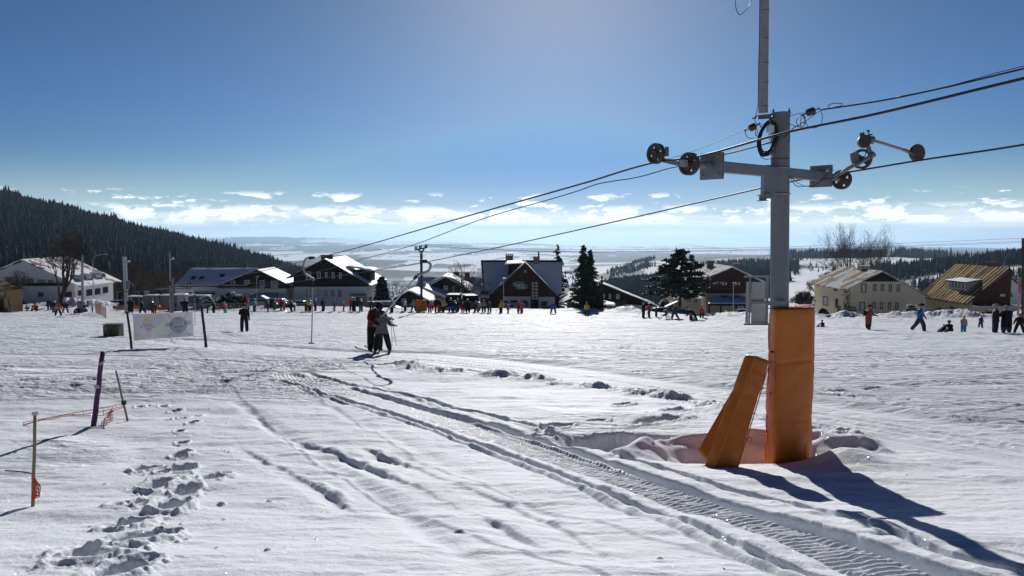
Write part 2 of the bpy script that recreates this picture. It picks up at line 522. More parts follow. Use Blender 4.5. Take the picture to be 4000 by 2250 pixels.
# ------------------------------------------------------------------ the slope: one height function
_ZD = np.array([-20, 0, 1.5, 4.2, 6.3, 9.5, 12, 15.5, 20, 26, 35, 47, 65, 80, 94, 110, 160.0])
_ZZ = np.array([1.2, -1.45, -1.62, -1.97, -2.45, -2.90, -3.13, -3.42, -3.73, -4.17, -5.03, -6.16, -7.9, -9.2, -10.13, -11.0, -13.5])
_fd = np.linspace(-20, 160, 1801)
_fz = np.interp(_fd, _ZD, _ZZ)
_k = np.exp(-0.5 * (np.arange(-16, 17) / 7.0) ** 2); _k /= _k.sum()
_fz = np.concatenate([_fz[:16], np.convolve(_fz, _k, 'valid'), _fz[-16:]])
_CP = np.array([-3000, 600, 1500, 2000, 2400, 2700, 3200, 7000.0])
_CD = np.array([112, 112, 108, 101, 97, 87, 81, 79.0])


def base_z(x, y):
    x = np.asarray(x, float); y = np.asarray(y, float)
    u = x / np.maximum(y, 1.0) * F + 2000
    dc = np.interp(u, _CP, _CD)
    z = np.interp(np.minimum(y, dc), _fd, _fz)
    over = np.maximum(0, y - dc)
    z = z - 0.30 * (np.sqrt(over ** 2 + 9) - 3) * (over > 0)
    return np.maximum(z, -15.9)


def gnd(px, py):
    """where a photo pixel meets the snow slope"""
    a, b = ray(px, py)
    lo, hi = 1.0, 125.0
    ds = np.concatenate([np.arange(1.5, 30, 0.05), np.arange(30, 125, 0.25)])
    zz = base_z(a * ds, ds)
    below = np.nonzero(b * ds <= zz)[0]
    d = ds[below[0]] if len(below) else 100.0
    return Vector((a * d, d, float(base_z(a * d, d))))


def world_path(pts, step=0.25):
    w = [gnd(*p) for p in pts]
    out = []
    for i in range(len(w) - 1):
        p0 = w[max(i - 1, 0)]; p1 = w[i]; p2 = w[i + 1]; p3 = w[min(i + 2, len(w) - 1)]
        n = max(2, int((p2 - p1).length / step))
        for k in range(n):
            t = k / n
            out.append(0.5 * ((2 * p1) + (p2 - p0) * t + (2 * p0 - 5 * p1 + 4 * p2 - p3) * t * t + (3 * p1 - p0 - 3 * p2 + p3) * t ** 3))
    out.append(w[-1])
    return np.array([(p.x, p.y) for p in out])


def path_dist(X, Y, path, reach):
    """signed distance and running length to a polyline, for vertices within reach"""
    sel = np.nonzero((X > path[:, 0].min() - reach) & (X < path[:, 0].max() + reach) & (Y > path[:, 1].min() - reach) & (Y < path[:, 1].max() + reach))[0]
    x = X[sel]; y = Y[sel]
    best = np.full(len(sel), 1e9); sd = np.full(len(sel), 1e9); ln = np.zeros(len(sel))
    run = 0.0
    for i in range(len(path) - 1):
        ax, ay = path[i]; bx, by = path[i + 1]
        dx, dy = bx - ax, by - ay
        L = math.hypot(dx, dy)
        if L < 1e-6: continue
        near = np.nonzero((np.abs(x - (ax + bx) / 2) < reach + L) & (np.abs(y - (ay + by) / 2) < reach + L))[0]
        if len(near):
            t = np.clip(((x[near] - ax) * dx + (y[near] - ay) * dy) / (L * L), 0, 1)
            qx = x[near] - (ax + t * dx); qy = y[near] - (ay + t * dy)
            d = np.hypot(qx, qy)
            b = d < best[near]
            ii = near[b]
            best[ii] = d[b]
            sd[ii] = d[b] * np.sign(dx * qy[b] - dy * qx[b] + 1e-12)
            ln[ii] = run + t[b] * L
        run += L
    ok = best < reach
    return sel[ok], sd[ok], ln[ok], run


# snowmobile track with its outer runner grooves
TR_A = [(1100, 1440), (1198, 1459), (1335, 1490), (1496, 1527), (1670, 1564), (1782, 1598), (1919, 1623), (2105, 1673), (2242, 1717), (2405, 1773), (2600, 1828), (2848, 1907), (3064, 1956), (3263, 2022), (3500, 2098), (3700, 2160), (4000, 2232), (4300, 2300)]
TR_B = [(1060, 1448), (1148, 1465), (1273, 1499), (1397, 1527), (1521, 1558), (1707, 1608), (1894, 1654), (2080, 1708), (2300, 1779), (2600, 1880), (2848, 1969), (3097, 2044), (3345, 2118), (3594, 2193), (3850, 2270), (4100, 2340)]
TR_T = [(1060, 1455), (1167, 1477), (1335, 1518), (1521, 1577), (1707, 1632), (1894, 1690), (2080, 1752), (2297, 1825), (2600, 1930), (2848, 2015), (3097, 2094), (3345, 2176), (3552, 2250), (3800, 2340)]
TR_C = [(1000, 1465), (1049, 1480), (1186, 1508), (1285, 1543), (1397, 1574), (1521, 1614), (1670, 1657), (1832, 1723), (1956, 1764), (2111, 1822), (2297, 1900), (2600, 2013), (2931, 2145), (3221, 2255), (3500, 2350)]
TR_1 = [(919, 1735), (1006, 1779), (1148, 1853), (1248, 1903), (1335, 1952), (1403, 1999)]
TR_2 = [(999, 1617), (1117, 1698), (1248, 1748), (1397, 1803), (1534, 1866), (1614, 1897), (1751, 1956), (1869, 2008), (1987, 2064), (2074, 2102), (2180, 2151)]
TR_3 = [(1409, 1748), (1490, 1779), (1552, 1797), (1633, 1828), (1707, 1866), (1906, 1937), (2049, 1993), (2180, 2052), (2300, 2120), (2500, 2240)]
TR_S = [(900, 1555), (1167, 1723), (1366, 1859), (1521, 1959), (1707, 2095), (1894, 2213), (2000, 2300)]
TR_U = [(1180, 1543), (1459, 1673), (1739, 1810), (2018, 1940), (2235, 2064), (2500, 2200)]
RIM = [(1300, 1428), (1428, 1431), (1583, 1428), (1707, 1456), (1894, 1462), (2049, 1480), (2297, 1508), (2452, 1523), (2615, 1552), (2871, 1600), (3000, 1625), (3300, 1690)]
LANE = [(700, 1330), (1200, 1372), (1600, 1385), (2000, 1425), (2400, 1485), (2800, 1550), (3300, 1625), (4000, 1740), (4600, 1850)]
# boot holes: pixel, radius across, depth
HOLES = [(706, 1773, .15, .20), (717, 1837, .19, .26), (577, 1833, .19, .24), (835, 1868, .17, .14), (622, 1898, .18, .20), (722, 1917, .18, .16),
         (660, 1985, .20, .34), (486, 2050, .19, .24), (554, 2110, .22, .32), (412, 2172, .19, .20), (300, 2165, .16, .08), (471, 2236, .20, .22),
         (547, 1974, .15, .14), (714, 1727, .12, .13), (752, 1655, .11, .12), (706, 1636, .11, .12), (683, 1606, .11, .11), (638, 1590, .12, .10),
         (592, 1587, .12, .10), (547, 1590, .12, .09), (700, 1690, .10, .09), (470, 1978, .12, .07), (770, 1620, .10, .08), (640, 1850, .12, .10)]
PITS = [(2430, 1580, .10, .16, 40), (2330, 1640, .10, .14, 40), (2180, 1668, .12, .16, 25), (2330, 1705, .16, .16, 15), (2560, 1640, .25, .22, 40), (2640, 1600, .15, .14, 40), (2150, 1700, .1, .12, 0)]
LUMPS = []


def micro(X, Y):
    """relief of the trodden, driven and wind-blown snow on top of base_z; returns height and roughness weight"""
    n = len(X)
    H = np.zeros(n)
    U = X / np.maximum(Y, 0.5) * F + 2000
    near = sstep(60, 20, Y)
    # which side of the piste edge: + = groomed piste beyond, 0 = untouched snow this side
    rim = world_path(RIM, 0.5)
    # extend rim both ways as a function d(u)
    ru = np.array([-4000, 300, 900, 1300] + [p[0] / p[1] * F + 2000 for p in rim[::6]] + [3700, 4600, 8000.0])
    rd = np.array([25, 25, 23.5, 22.6] + [p[1] for p in rim[::6]] + [10.6, 8.0, 5.5])
    o = np.argsort(ru); ru = ru[o]; rd = rd[o]
    edge = Y - np.interp(U, ru, rd)
    piste = sstep(-0.15, 0.35, edge)
    # wind drifts on the untouched part: long low ripples lying across the view, steeper on the near side
    w = fbm(X * 0.55, Y * 1.5, 4, 5, 0.5, rot=False)
    H += (1 - piste) * (0.055 * w + 0.03 * fbm(X * 0.2, Y * 0.35, 2, 9))
    r1 = fbm(X * 1.1 + 0.4 * Y, Y * 3.6, 4, 21, 0.52, rot=False)
    H += (1 - piste) * 0.028 * np.maximum(r1 - 0.05, 0) * sstep(1.0, 3.0, Y) * (0.4 + 0.8 * sstep(-0.2, 0.3, fbm(X * 0.3, Y * 0.3, 2, 30)))
    H += (1 - piste) * 0.006 * fbm(X * 7, Y * 9, 3, 33)
    # groomed and skied piste
    g = fbm(X * 0.9, Y * 3.0, 5, 41, 0.62, rot=False)
    g2 = fbm(X * 2.5, Y * 4.0, 4, 47, 0.65)
    cover = sstep(-0.35, 0.25, fbm(X * 0.12, Y * 0.2, 3, 51))
    H += piste * (0.045 * g + 0.026 * g2 * cover)
    H += piste * sstep(22, 45, Y) * 0.16 * fbm(X * 0.09, Y * 0.42 + X * 0.03, 3, 43, 0.6, rot=False)
    # lane of the lift track: smooth, streaked lengthways
    lane = world_path(LANE, 1.0)
    sel, sd, ln, tot = path_dist(X, Y, lane, 2.2)
    wgt = sstep(1.9, 1.1, np.abs(sd))
    H[sel] = H[sel] * (1 - 0.85 * wgt) + wgt * (0.022 * vn(sd * 7.0, ln * 0.10, 61) + 0.012 * vn(sd * 17.0, ln * 0.25, 62) - 0.07)
    laneW = np.zeros(n); laneW[sel] = wgt
    # ski tracks wandering over the piste
    rng = random.Random(7)
    for k in range(46):
        y0 = rng.uniform(14, 75); x0 = rng.uniform(-0.3, 0.65) * y0
        a = rng.gauss(-0.25, 0.5); L = rng.uniform(8, 26)
        c = rng.uniform(-0.05, 0.05)
        pts = []
        for i in range(14):
            s = L * i / 13
            pts.append((x0 + s * math.cos(a), y0 + s * math.sin(a)))
            a += c * L / 13
        pts = np.array(pts)
        for off in (-0.10, 0.12):
            q = pts + np.array([-math.sin(a) * off, math.cos(a) * off])
            sel, sd, ln, tot = path_dist(X, Y, q, 0.25)
            ok = (piste[sel] > 0.5) & (laneW[sel] < 0.3)
            sel = sel[ok]; sd = sd[ok]
            H[sel] += (-0.022 * np.exp(-(sd / 0.06) ** 2) + 0.010 * np.exp(-((np.abs(sd) - 0.12) / 0.05) ** 2)) * sstep(48, 22, Y[sel])
    # broken edge of the piste: ridge of clods
    sel, sd, ln, tot = path_dist(X, Y, rim, 1.6)
    lump = np.clip(fbm(X[sel] * 1.5, Y[sel] * 2.4, 5, 71, 0.6) + 0.12, 0, 1)
    H[sel] += 0.26 * lump * np.exp(-((sd + 0.1) / 0.45) ** 2) + 0.05 * np.exp(-((sd + 0.2) / 0.6) ** 2)
    # trampled zones
    def zone(u0, u1, d0, d1, fu=120, fdd=1.0):
        return sstep(u0 - fu, u0 + fu, U) * sstep(u1 + fu, u1 - fu, U) * sstep(d0 - fdd, d0 + fdd, Y) * sstep(d1 + fdd, d1 - fdd, Y)
    z1 = 1.25 * zone(-2500, 1330, 15.5, 23.5, 150, 1.6) * sstep(-0.6, -0.1, fbm(X * 0.25, Y * 0.5, 3, 81))
    z2 = 0.55 * zone(60, 420, 9.3, 10.8, 110, 0.5)
    z2b = 0.5 * zone(-1500, 260, 8.2, 10.2, 160, 0.7)
    z3 = zone(2100, 2750, 11, 13.6, 120, 0.6) * 0.4
    z4 = zone(-2500, 1300, 26, 60, 200, 3) * 0.75
    T = np.maximum(np.maximum(z1, z2), np.maximum(z2b * 0.9, z3))
    ch = fbm(X * 2.2, Y * 2.6, 5, 91, 0.62)
    rdg = 1 - np.abs(fbm(X * 3.0, Y * 3.4, 4, 95, 0.6)) * 2
    H += T * (0.060 * ch + 0.022 * rdg - 0.02) * (0.6 + 0.4 * sstep(8, 14, Y))
    H += z4 * (0.05 * fbm(X * 1.2, Y * 2.4, 5, 97, 0.62, rot=False))
    # combs of ski tracks at far left
    H += z4 * 0.02 * vn(X * 0.25, Y * 2.6 + 0.4 * X, 99)
    # snowmobile track
    fade = lambda ln, tot: sstep(0, 2.0, ln)
    for path, wdt, dep, rimh, sd_ in ((TR_A, .075, .060, .014, 1), (TR_B, .11, .115, .018, 2), (TR_C, .065, .048, .018, 3)):
        pw = world_path(path)
        sel, sd, ln, tot = path_dist(X, Y, pw, 0.8)
        jag = 0.012 * vn(ln * 1.3, ln * 0 + sd_, 101) + 0.007 * vn(ln * 7.1, ln * 0 + sd_, 103)
        s2 = sd + jag
        f_ = fade(ln, tot)
        H[sel] -= f_ * dep * sstep(wdt, wdt * 0.62, np.abs(s2))
        H[sel] += f_ * rimh * (1 + 0.8 * vn(ln * 5, sd * 6, 107)) * np.exp(-((np.abs(s2) - wdt * 1.6) / (wdt * 0.6)) ** 2)
    pw = world_path(TR_C)
    sel, sd, ln, tot = path_dist(X, Y, pw, 0.5)
    H[sel] -= 0.03 * np.exp(-((sd + 0.19 + 0.03 * vn(ln * 1.1, ln * 0, 109)) / 0.03) ** 2)
    pw = world_path(TR_T)
    sel, sd, ln, tot = path_dist(X, Y, pw, 0.7)
    w_ = sstep(0.30, 0.25, np.abs(sd))
    ph = 2 * math.pi * (ln + 0.25 * sd) / 0.085 + 0.7 * vn(ln * 1.3, sd * 5, 111)
    tread = 0.5 + 0.5 * np.sin(ph)
    broken = 0.75 + 0.25 * vn(ln * 6, sd * 9, 113)
    H[sel] = H[sel] * (1 - w_) + w_ * (-0.055 + 0.034 * tread * broken + 0.008 * fbm(X[sel] * 9, Y[sel] * 9, 3, 117))
    # old drifted-over ski tracks: scarps facing the camera
    for path, dep, sd_ in ((TR_1, .050, 1), (TR_2, .072, 2), (TR_3, .058, 3)):
        pw = world_path(path)
        sel, sd, ln, tot = path_dist(X, Y, pw, 0.7)
        a = np.clip(0.50 + 0.55 * vn(ln * 0.55, ln * 0 + sd_, 121) + 0.25 * vn(ln * 2.1, ln * 0, 123), 0.10, 1.0)
        end = sstep(0, 0.6, ln) * sstep(tot, tot - 0.6, ln)
        jag = 0.018 * vn(ln * 4.3, ln * 0 + sd_, 125)
        s2 = -(sd + jag)          # positive towards the camera
        prof = sstep(-0.03, 0.03, s2) * sstep(0.26, 0.02, s2)
        H[sel] -= end * a * dep * prof
        H[sel] += end * a * 0.018 * np.exp(-((s2 + 0.07) / 0.06) ** 2) * (1 + vn(ln * 9, sd * 9, 127))
    for path in (TR_S, TR_U):
        pw = world_path(path)
        sel, sd, ln, tot = path_dist(X, Y, pw, 0.9)
        H[sel] -= (0.034 if path is TR_S else 0.016) * np.exp(-(sd / 0.13) ** 2) * sstep(0, 1, ln)
    # boot holes
    RI = np.zeros(n); HO = np.zeros(n); CL = np.zeros(n)
    def hole(p, r, dep, ang=0.0, asp=1.5):
        dx = X - p.x; dy = Y - p.y
        sel = np.nonzero(dx * dx + dy * dy < (r * 5) ** 2)[0]
        c, s = math.cos(ang), math.sin(ang)
        a = (dx[sel] * c + dy[sel] * s) / asp; b = -dx[sel] * s + dy[sel] * c
        q = np.hypot(a, b) / r * (1 + 0.20 * vn(dx[sel] * 7 + p.x * 7, dy[sel] * 7, 131) + 0.06 * vn(dx[sel] * 22, dy[sel] * 22, 132))
        HO[sel] = np.maximum(HO[sel], dep * sstep(1.08, 0.60, q))
        RI[sel] = np.maximum(RI[sel], (0.10 * dep + 0.010) * np.exp(-((q - 1.38) / 0.26) ** 2) * (1 + 0.8 * fbm(X[sel] * 7, Y[sel] * 7, 3, 133)))
        CL[sel] = np.maximum(CL[sel], np.exp(-((q - 1.7) / 0.7) ** 2))
    rg = random.Random(3)
    for px, py, r, dep in HOLES:
        hole(gnd(px, py), r * 0.62, dep * 1.15, math.pi / 2 + rg.gauss(0, 0.35), rg.uniform(1.35, 1.9))
    for px, py, r, dep, an in PITS:
        hole(gnd(px, py), r, dep, math.radians(an), 2.2)
    H += RI * sstep(0.05, 0.01, HO) - HO + 0.020 * CL * np.clip(fbm(X * 12, Y * 12, 3, 137, 0.6) + 0.1, 0, 1)
    # loose clods beside the tracks
    for k in range(150):
        if k < 30: px, py = rg.uniform(1000, 3700), rg.uniform(1480, 2250)
        elif k < 100: px, py = rg.gauss(640, 170), rg.uniform(1590, 2240)
        else: px, py = rg.gauss(2350, 220), rg.gauss(1660, 50)
        p = gnd(px, min(2240, max(1480, py))); r = rg.uniform(0.010, 0.026) * (1.7 if rg.random() < 0.08 else 1)
        sel = np.nonzero((np.abs(X - p.x) < r * 2) & (np.abs(Y - p.y) < r * 2))[0]
        H[sel] += 0.8 * r * np.exp(-(((X[sel] - p.x) ** 2 + (Y[sel] - p.y) ** 2) / r ** 2) ** 2)
    # dug-out hollow round the lift pylon with its banks
    pc = PYL
    dx = X - (pc[0] - 0.25); dy = Y - (pc[1] - 0.02)
    q = np.hypot(dx / 1.25, dy / 0.85) * (1 + 0.16 * vn(X * 1.3, Y * 1.3, 141) + 0.05 * vn(X * 5, Y * 5, 142))
    bowl = sstep(1.12, 0.62, q)
    bowl = bowl * (1 - 0.85 * sstep(0.10, -0.30, dy))
    H = H * (1 - 0.7 * bowl) - 0.24 * bowl
    dx2 = X - (pc[0] - 1.95); dy2 = Y - (pc[1] + 1.15)
    q2 = np.hypot(dx2 / 0.95, dy2 / 0.60) * (1 + 0.2 * vn(X * 1.7, Y * 1.7, 143))
    H -= 0.26 * sstep(1.15, 0.5, q2)
    rimw = np.exp(-((q - 1.36) / 0.22) ** 2) * sstep(-0.15, 0.5, dy)
    H += rimw * 0.17 * (1 + 0.35 * vn(X * 3, Y * 3, 147)) * sstep(-2.2, -0.6, dx + 0.5)
    H += 0.19 * np.exp(-(((X - pc[0] - 0.66) / 0.42) ** 2 + ((Y - pc[1] + 0.42) / 0.5) ** 2))
    # ploughed banks along the far edge
    dc = np.interp(U, _CP, _CD)
    bank = np.exp(-((Y - dc + 1.0) / 2.2) ** 2)
    amp = np.interp(U, [-2000, 60, 150, 230, 330, 420, 480, 900, 1500, 2100, 2250, 2330, 2480, 2560, 2700, 2900, 3100, 3200, 3400, 3600, 4000, 7000],
                    [0.3, 0.3, 1.0, 1.6, 1.9, 1.3, 0.3, 0.3, 0.2, 0.2, 0.4, 0.5, 0.9, 0.4, 0.2, 0.7, 0.6, 0.9, 0.7, 0.9, 1.1, 0.8])
    H += bank * amp * np.clip(0.62 + 0.75 * fbm(X * 0.42, Y * 0.42, 4, 151, 0.6), 0.05, 1.5)
    rough = np.clip(0.02 + 0.75 * piste * (1 - laneW) + 0.2 * piste * laneW + 0.9 * T + 0.15 * (1 - piste) * sstep(14, 22, Y), 0, 1)
    # far detail is finer than the mesh there: leave it to the surface
    return H, rough


PYL = (float(P(3045, 1740, 9.6).x), 9.6)


def make_slope():
    rows = np.concatenate([np.arange(1196, 1400, 1.1), np.arange(1400, 2300, 1.75), np.arange(2300, 3000, 14)])
    ds = np.linspace(1.2, 112, 22000)
    zz = base_z(ds * 0, ds)
    rr = zz / ds
    dd = []
    for r in rows[::-1]:
        b = ray(2000, r)[1]
        i = np.nonzero(rr >= b)[0]
        dd.append(ds[i[0]] if len(i) else ds[-1])
    dd = np.unique(np.round(dd, 4))
    dd = np.concatenate([[-6, -3, -1, 0.2, 0.7], dd[dd > 1.0]])
    # cap the spacing far out and go on past the crest
    far = np.arange(max(dd) + 0.6, 128, 0.8)
    dd = np.concatenate([dd, far])
    out = [dd[0]]
    for a in dd[1:]:
        n = int(math.ceil((a - out[-1]) / 0.75)) if a > 12 else 1
        s0 = out[-1]
        for k in range(1, n + 1): out.append(s0 + (a - s0) * k / n)
    dd = np.array(out)
    us = np.concatenate([np.linspace(-1.9, -0.73, 70)[:-1], np.linspace(-0.73, 0.73, 1330), np.linspace(0.73, 1.9, 70)[1:]])
    D, Ug = np.meshgrid(dd, us, indexing='ij')
    W = np.maximum(D, 3.0) if False else np.where(D > 3, D, 3.0)
    X = (Ug * W).ravel(); Y = D.ravel()
    H, rough = micro(X, Y)
    Z = base_z(X, Y) + H
    nr, nc = D.shape
    idx = np.arange(nr * nc).reshape(nr, nc)
    Q = np.stack([idx[:-1, :-1], idx[:-1, 1:], idx[1:, 1:], idx[1:, :-1]], -1).reshape(-1, 4)
    o = np_mesh('snow_slope', np.stack([X, Y, Z], 1), Q, M_SNOW)
    a = o.data.attributes.new('rough', 'FLOAT', 'POINT'); a.data.foreach_set('value', rough.astype(np.float32))
    tag(o, kind='structure')
    print('slope', nr, nc)
    return o


make_slope()


def zat(x, y):
    """snow height including the bank relief (for standing things on)"""
    h, _ = micro(np.array([float(x)]), np.array([float(y)]))
    return float(base_z(x, y)) + float(h[0])


# ------------------------------------------------------------------ the valley, hills and plain
VD = np.array([100, 118, 140, 200, 350, 600, 900, 1300, 1800, 2500, 3500, 5000, 7000, 10000, 14000, 20000])
VU = np.array([-2400, -800, 0, 200, 400, 600, 800, 1000, 1180, 1320, 1500, 1700, 2000, 2200, 2400, 2550, 2700, 2900, 3100, 3300, 3500, 3750, 4000, 4800, 6500])
_far = [1110, 1068, 1036, 1006, 982, 962]
VR = {  # rows: 200, 350, 600, 900, 1300, 1800, 2500, 3500, 5000, 7000, 10000, 14000, 20000
    -2400: [1100, 950, 740, 500, 560, 700, 850, 900, 950, 960, 960, 960, 950],
    -800: [1160, 1060, 870, 640, 700, 800, 900, 950, 960, 960, 955, 950, 940],
    0: [1210, 1130, 965, 776, 830, 900, 950, 980, 980, 975, 968, 955, 940],
    200: [1220, 1145, 985, 818, 870, 930, 980, 1000, 1000, 985, 972, 955, 938],
    400: [1235, 1160, 1010, 872, 910, 960, 1000, 1020, 1010, 992, 975, 955, 936],
    600: [1245, 1180, 1040, 926, 950, 990, 1020, 1030, 1018, 998, 977, 955, 934],
    800: [1260, 1200, 1080, 972, 1000, 1040, 1050, 1040, 1022, 1000, 978, 953, 933],
    1000: [1280, 1240, 1125, 1025, 1050, 1080, 1075, 1050, 1026, 1003, 978, 953, 933],
    1180: [1300, 1270, 1170, 1080, 1120, 1110, 1090, 1055, 1030, 1004, 980, 954, 934],
    1320: [1310, 1300, 1210, 1140, 1170, 1140, 1100, 1055, 1030, 1005, 980, 956, 938],
    1500: [1320, 1340, 1290, 1230, 1210, 1165, 1120, 1062, 1032, 1006, 982, 960, 943],
    1700: [1320, 1360, 1320, 1260, 1225, 1170, 1125, 1068, 1034, 1006, 983, 962, 945],
    2000: [1310, 1350, 1320, 1270, 1230, 1160, 1105, 1062, 1034, 1006, 984, 964, 953],
    2200: [1305, 1320, 1280, 1220, 1180, 1110, 1070, 1050, 1030, 1005, 985, 968, 960],
    2400: [1300, 1300, 1210, 1118, 1100, 1048, 1045, 1040, 1024, 1003, 986, 973, 966],
    2550: [1300, 1290, 1185, 1108, 1075, 1012, 1018, 1025, 1018, 1002, 987, 976, 970],
    2700: [1300, 1280, 1190, 1115, 1070, 1005, 1010, 1018, 1015, 1002, 988, 978, 963],
    2900: [1300, 1240, 1160, 1085, 1040, 1022, 1012, 1010, 1006, 998, 988, 980, 972],
    3100: [1290, 1215, 1125, 1075, 1040, 1008, 1010, 1004, 1000, 992, 986, 981, 975],
    3300: [1280, 1200, 1115, 1070, 1040, 1006, 1008, 1002, 995, 988, 983, 979, 977],
    3500: [1275, 1190, 1110, 1062, 1028, 1004, 1006, 1000, 992, 986, 981, 976, 972],
    3750: [1265, 1180, 1075, 1030, 1020, 1012, 1006, 1000, 992, 986, 981, 977, 973],
    4000: [1250, 1160, 1050, 1006, 1010, 1012, 1006, 1000, 992, 986, 981, 977, 975],
    4800: [1220, 1100, 980, 930, 960, 980, 990, 990, 985, 980, 975, 970, 965],
    6500: [1180, 1020, 880, 840, 880, 920, 950, 960, 960, 960, 960, 955, 950]}


def _cr(xs, ys, x):
    """monotone-ish smooth 1-D interpolation along axis 0 of ys"""
    i = np.clip(np.searchsorted(xs, x) - 1, 0, len(xs) - 2)
    t = (x - xs[i]) / (xs[i + 1] - xs[i])
    t = np.clip(t, 0, 1); t = t * t * (3 - 2 * t)
    return i, t


_VZ = np.zeros((len(VU), len(VD)))
for i_, u_ in enumerate(VU):
    row = VR[int(u_)]
    _VZ[i_, 0] = -18.5; _VZ[i_, 1] = -15.6; _VZ[i_, 2] = -15.6
    for j_, r_ in enumerate(row):
        _VZ[i_, 3 + j_] = -(r_ - 905.0) / F * VD[3 + j_] * 1.0


def valley_z(x, y, noise=True):
    x = np.asarray(x, float); y = np.maximum(np.asarray(y, float), 100.0)
    u = x / y * F + 2000
    i, s = _cr(VU, None, np.clip(u, VU[0], VU[-1]))
    ld = np.log(y); lv = np.log(VD)
    j = np.clip(np.searchsorted(lv, ld) - 1, 0, len(VD) - 2)
    t = np.clip((ld - lv[j]) / (lv[j + 1] - lv[j]), 0, 1)
    s0 = np.clip((np.clip(u, VU[0], VU[-1]) - VU[i]) / (VU[i + 1] - VU[i]), 0, 1)
    s = 0.5 * s + 0.5 * s0
    a = _VZ[i, j] * (1 - t) + _VZ[i, j + 1] * t
    b = _VZ[i + 1, j] * (1 - t) + _VZ[i + 1, j + 1] * t
    z = a * (1 - s) + b * s
    if noise:
        k = np.clip((y - 220) / 600, 0, 1)
        z = z + k * (2.5 * fbm(x / 90, y / 90, 3, 201) + 13 * np.clip((y - 1500) / 3000, 0, 1) * fbm(x / 900, y / 900, 4, 203))
        z = z + 60 * np.clip((y - 9000) / 6000, 0, 1) * np.clip(fbm(x / 2600, y / 5200, 4, 207) + 0.15, -0.25, 1)
        # lone cone-shaped hill on the skyline
        z = z + 95 * np.exp(-np.abs((u - 2668) / 62) ** 1.4) * np.exp(-((y - 18500) / 1800) ** 2)
    return z


def forest_mask(x, y):
    """1 where the land is wooded"""
    u = x / y * F + 2000
    d = y
    left = sstep(1290, 1180, u) * sstep(200, 240, d) * sstep(1700, 1500, d)
    midf = sstep(2290, 2340, u) * sstep(2680, 2610, u) * sstep(520, 600, d) * sstep(1010, 985, d)
    m3 = sstep(1350, 1400, u) * sstep(2000, 1900, u) * sstep(2850, 3000, d) * sstep(3700, 3500, d) * (fbm(x / 300, y / 500, 2, 301) > -0.35)
    town = sstep(1350, 1400, u) * sstep(2100, 2000, u) * sstep(900, 1000, d) * sstep(2850, 2700, d) * (0.55 + 0.45 * (fbm(x / 40, y / 60, 2, 303) > -0.1))
    rr = sstep(2720, 2800, u) * sstep(3120, 3040, u) * sstep(900, 960, d) * sstep(1500, 1400, d)
    hill = sstep(3380, 3480, u) * sstep(640, 700, d) * sstep(1030, 990, d)
    strip = sstep(3080, 3140, u) * sstep(1780, 1820, d) * (fbm(x / 120, y / 200, 2, 305) > -0.3)
    gully = sstep(3450, 3520, u) * sstep(300, 330, d) * sstep(470, 440, d) * 0.9
    far = (d > 3600) * (fbm(x / 1500 + 3, y / 3600, 3, 311, 0.55) + 0.35 * fbm(x / 330, y / 900, 3, 313) + 0.10 * sstep(8000, 15000, d) > 0.13)
    lines = (d > 3600) * (np.abs(vn(x / 420 + 0.3 * vn(y / 900, x / 900, 5), y / 1100, 315)) < 0.035)
    mid = (d > 1100) * (d < 3600) * (u > 2000) * (fbm(x / 160, y / 330, 3, 317) > 0.28)
    m = np.maximum.reduce([left, midf, m3, town, rr, hill, strip, gully, far * 1.0, lines * 0.9, mid * 0.8])
    return np.clip(m, 0, 1)


def make_valley():
    us = np.concatenate([np.linspace(-1.7, -0.72, 60)[:-1], np.linspace(-0.72, 0.72, 900), np.linspace(0.72, 1.7, 60)[1:]])
    dd = np.concatenate([np.geomspace(100, 1000, 110)[:-1], np.geomspace(1000, 3500, 70)[:-1], 1.0 / np.linspace(1 / 3500, 1 / 20500, 150)])
    D, U = np.meshgrid(dd, us, indexing='ij')
    X = (D * U).ravel(); Y = D.ravel()
    Z = valley_z(X, Y)
    fm = forest_mask(X, Y)
    Z = Z + 9 * (fm > 0.5) * (Y > 2600)
    nr, nc = D.shape
    idx = np.arange(nr * nc).reshape(nr, nc)
    Q = np.stack([idx[:-1, :-1], idx[:-1, 1:], idx[1:, 1:], idx[1:, :-1]], -1).reshape(-1, 4)
    m = bpy.data.materials.new('valley_land'); m.use_nodes = True
    t = NT(m.node_tree); b = m.node_tree.nodes['Principled BSDF']
    tc = t.n('ShaderNodeTexCoord')
    at = t.n('ShaderNodeAttribute', attribute_name='forest')
    n1 = t.n('ShaderNodeTexNoise', i_Scale=0.012, i_Detail=8.0, i_Roughness=0.7); t.l(tc.outputs['Object'], n1.inputs['Vector'])
    snow = t.mix(t.ss(n1.outputs[0], 0.62, 0.80), (0.88, 0.90, 0.93), (0.62, 0.64, 0.67))
    n2 = t.n('ShaderNodeTexNoise', i_Scale=0.05, i_Detail=5.0); t.l(tc.outputs['Object'], n2.inputs['Vector'])
    wood = t.mix(n2.outputs[0], (0.018, 0.025, 0.022), (0.05, 0.05, 0.045))
    t.l(t.mix(at.outputs['Fac'], snow, wood), b.inputs['Base Color'])
    b.inputs['Roughness'].default_value = 0.9
    b.inputs['Specular IOR Level'].default_value = 0.1
    o = np_mesh('valley_land', np.stack([X, Y, Z], 1), Q, m)
    a = o.data.attributes.new('forest', 'FLOAT', 'POINT'); a.data.foreach_set('value', fm.astype(np.float32))
    tag(o, kind='structure')


make_valley()


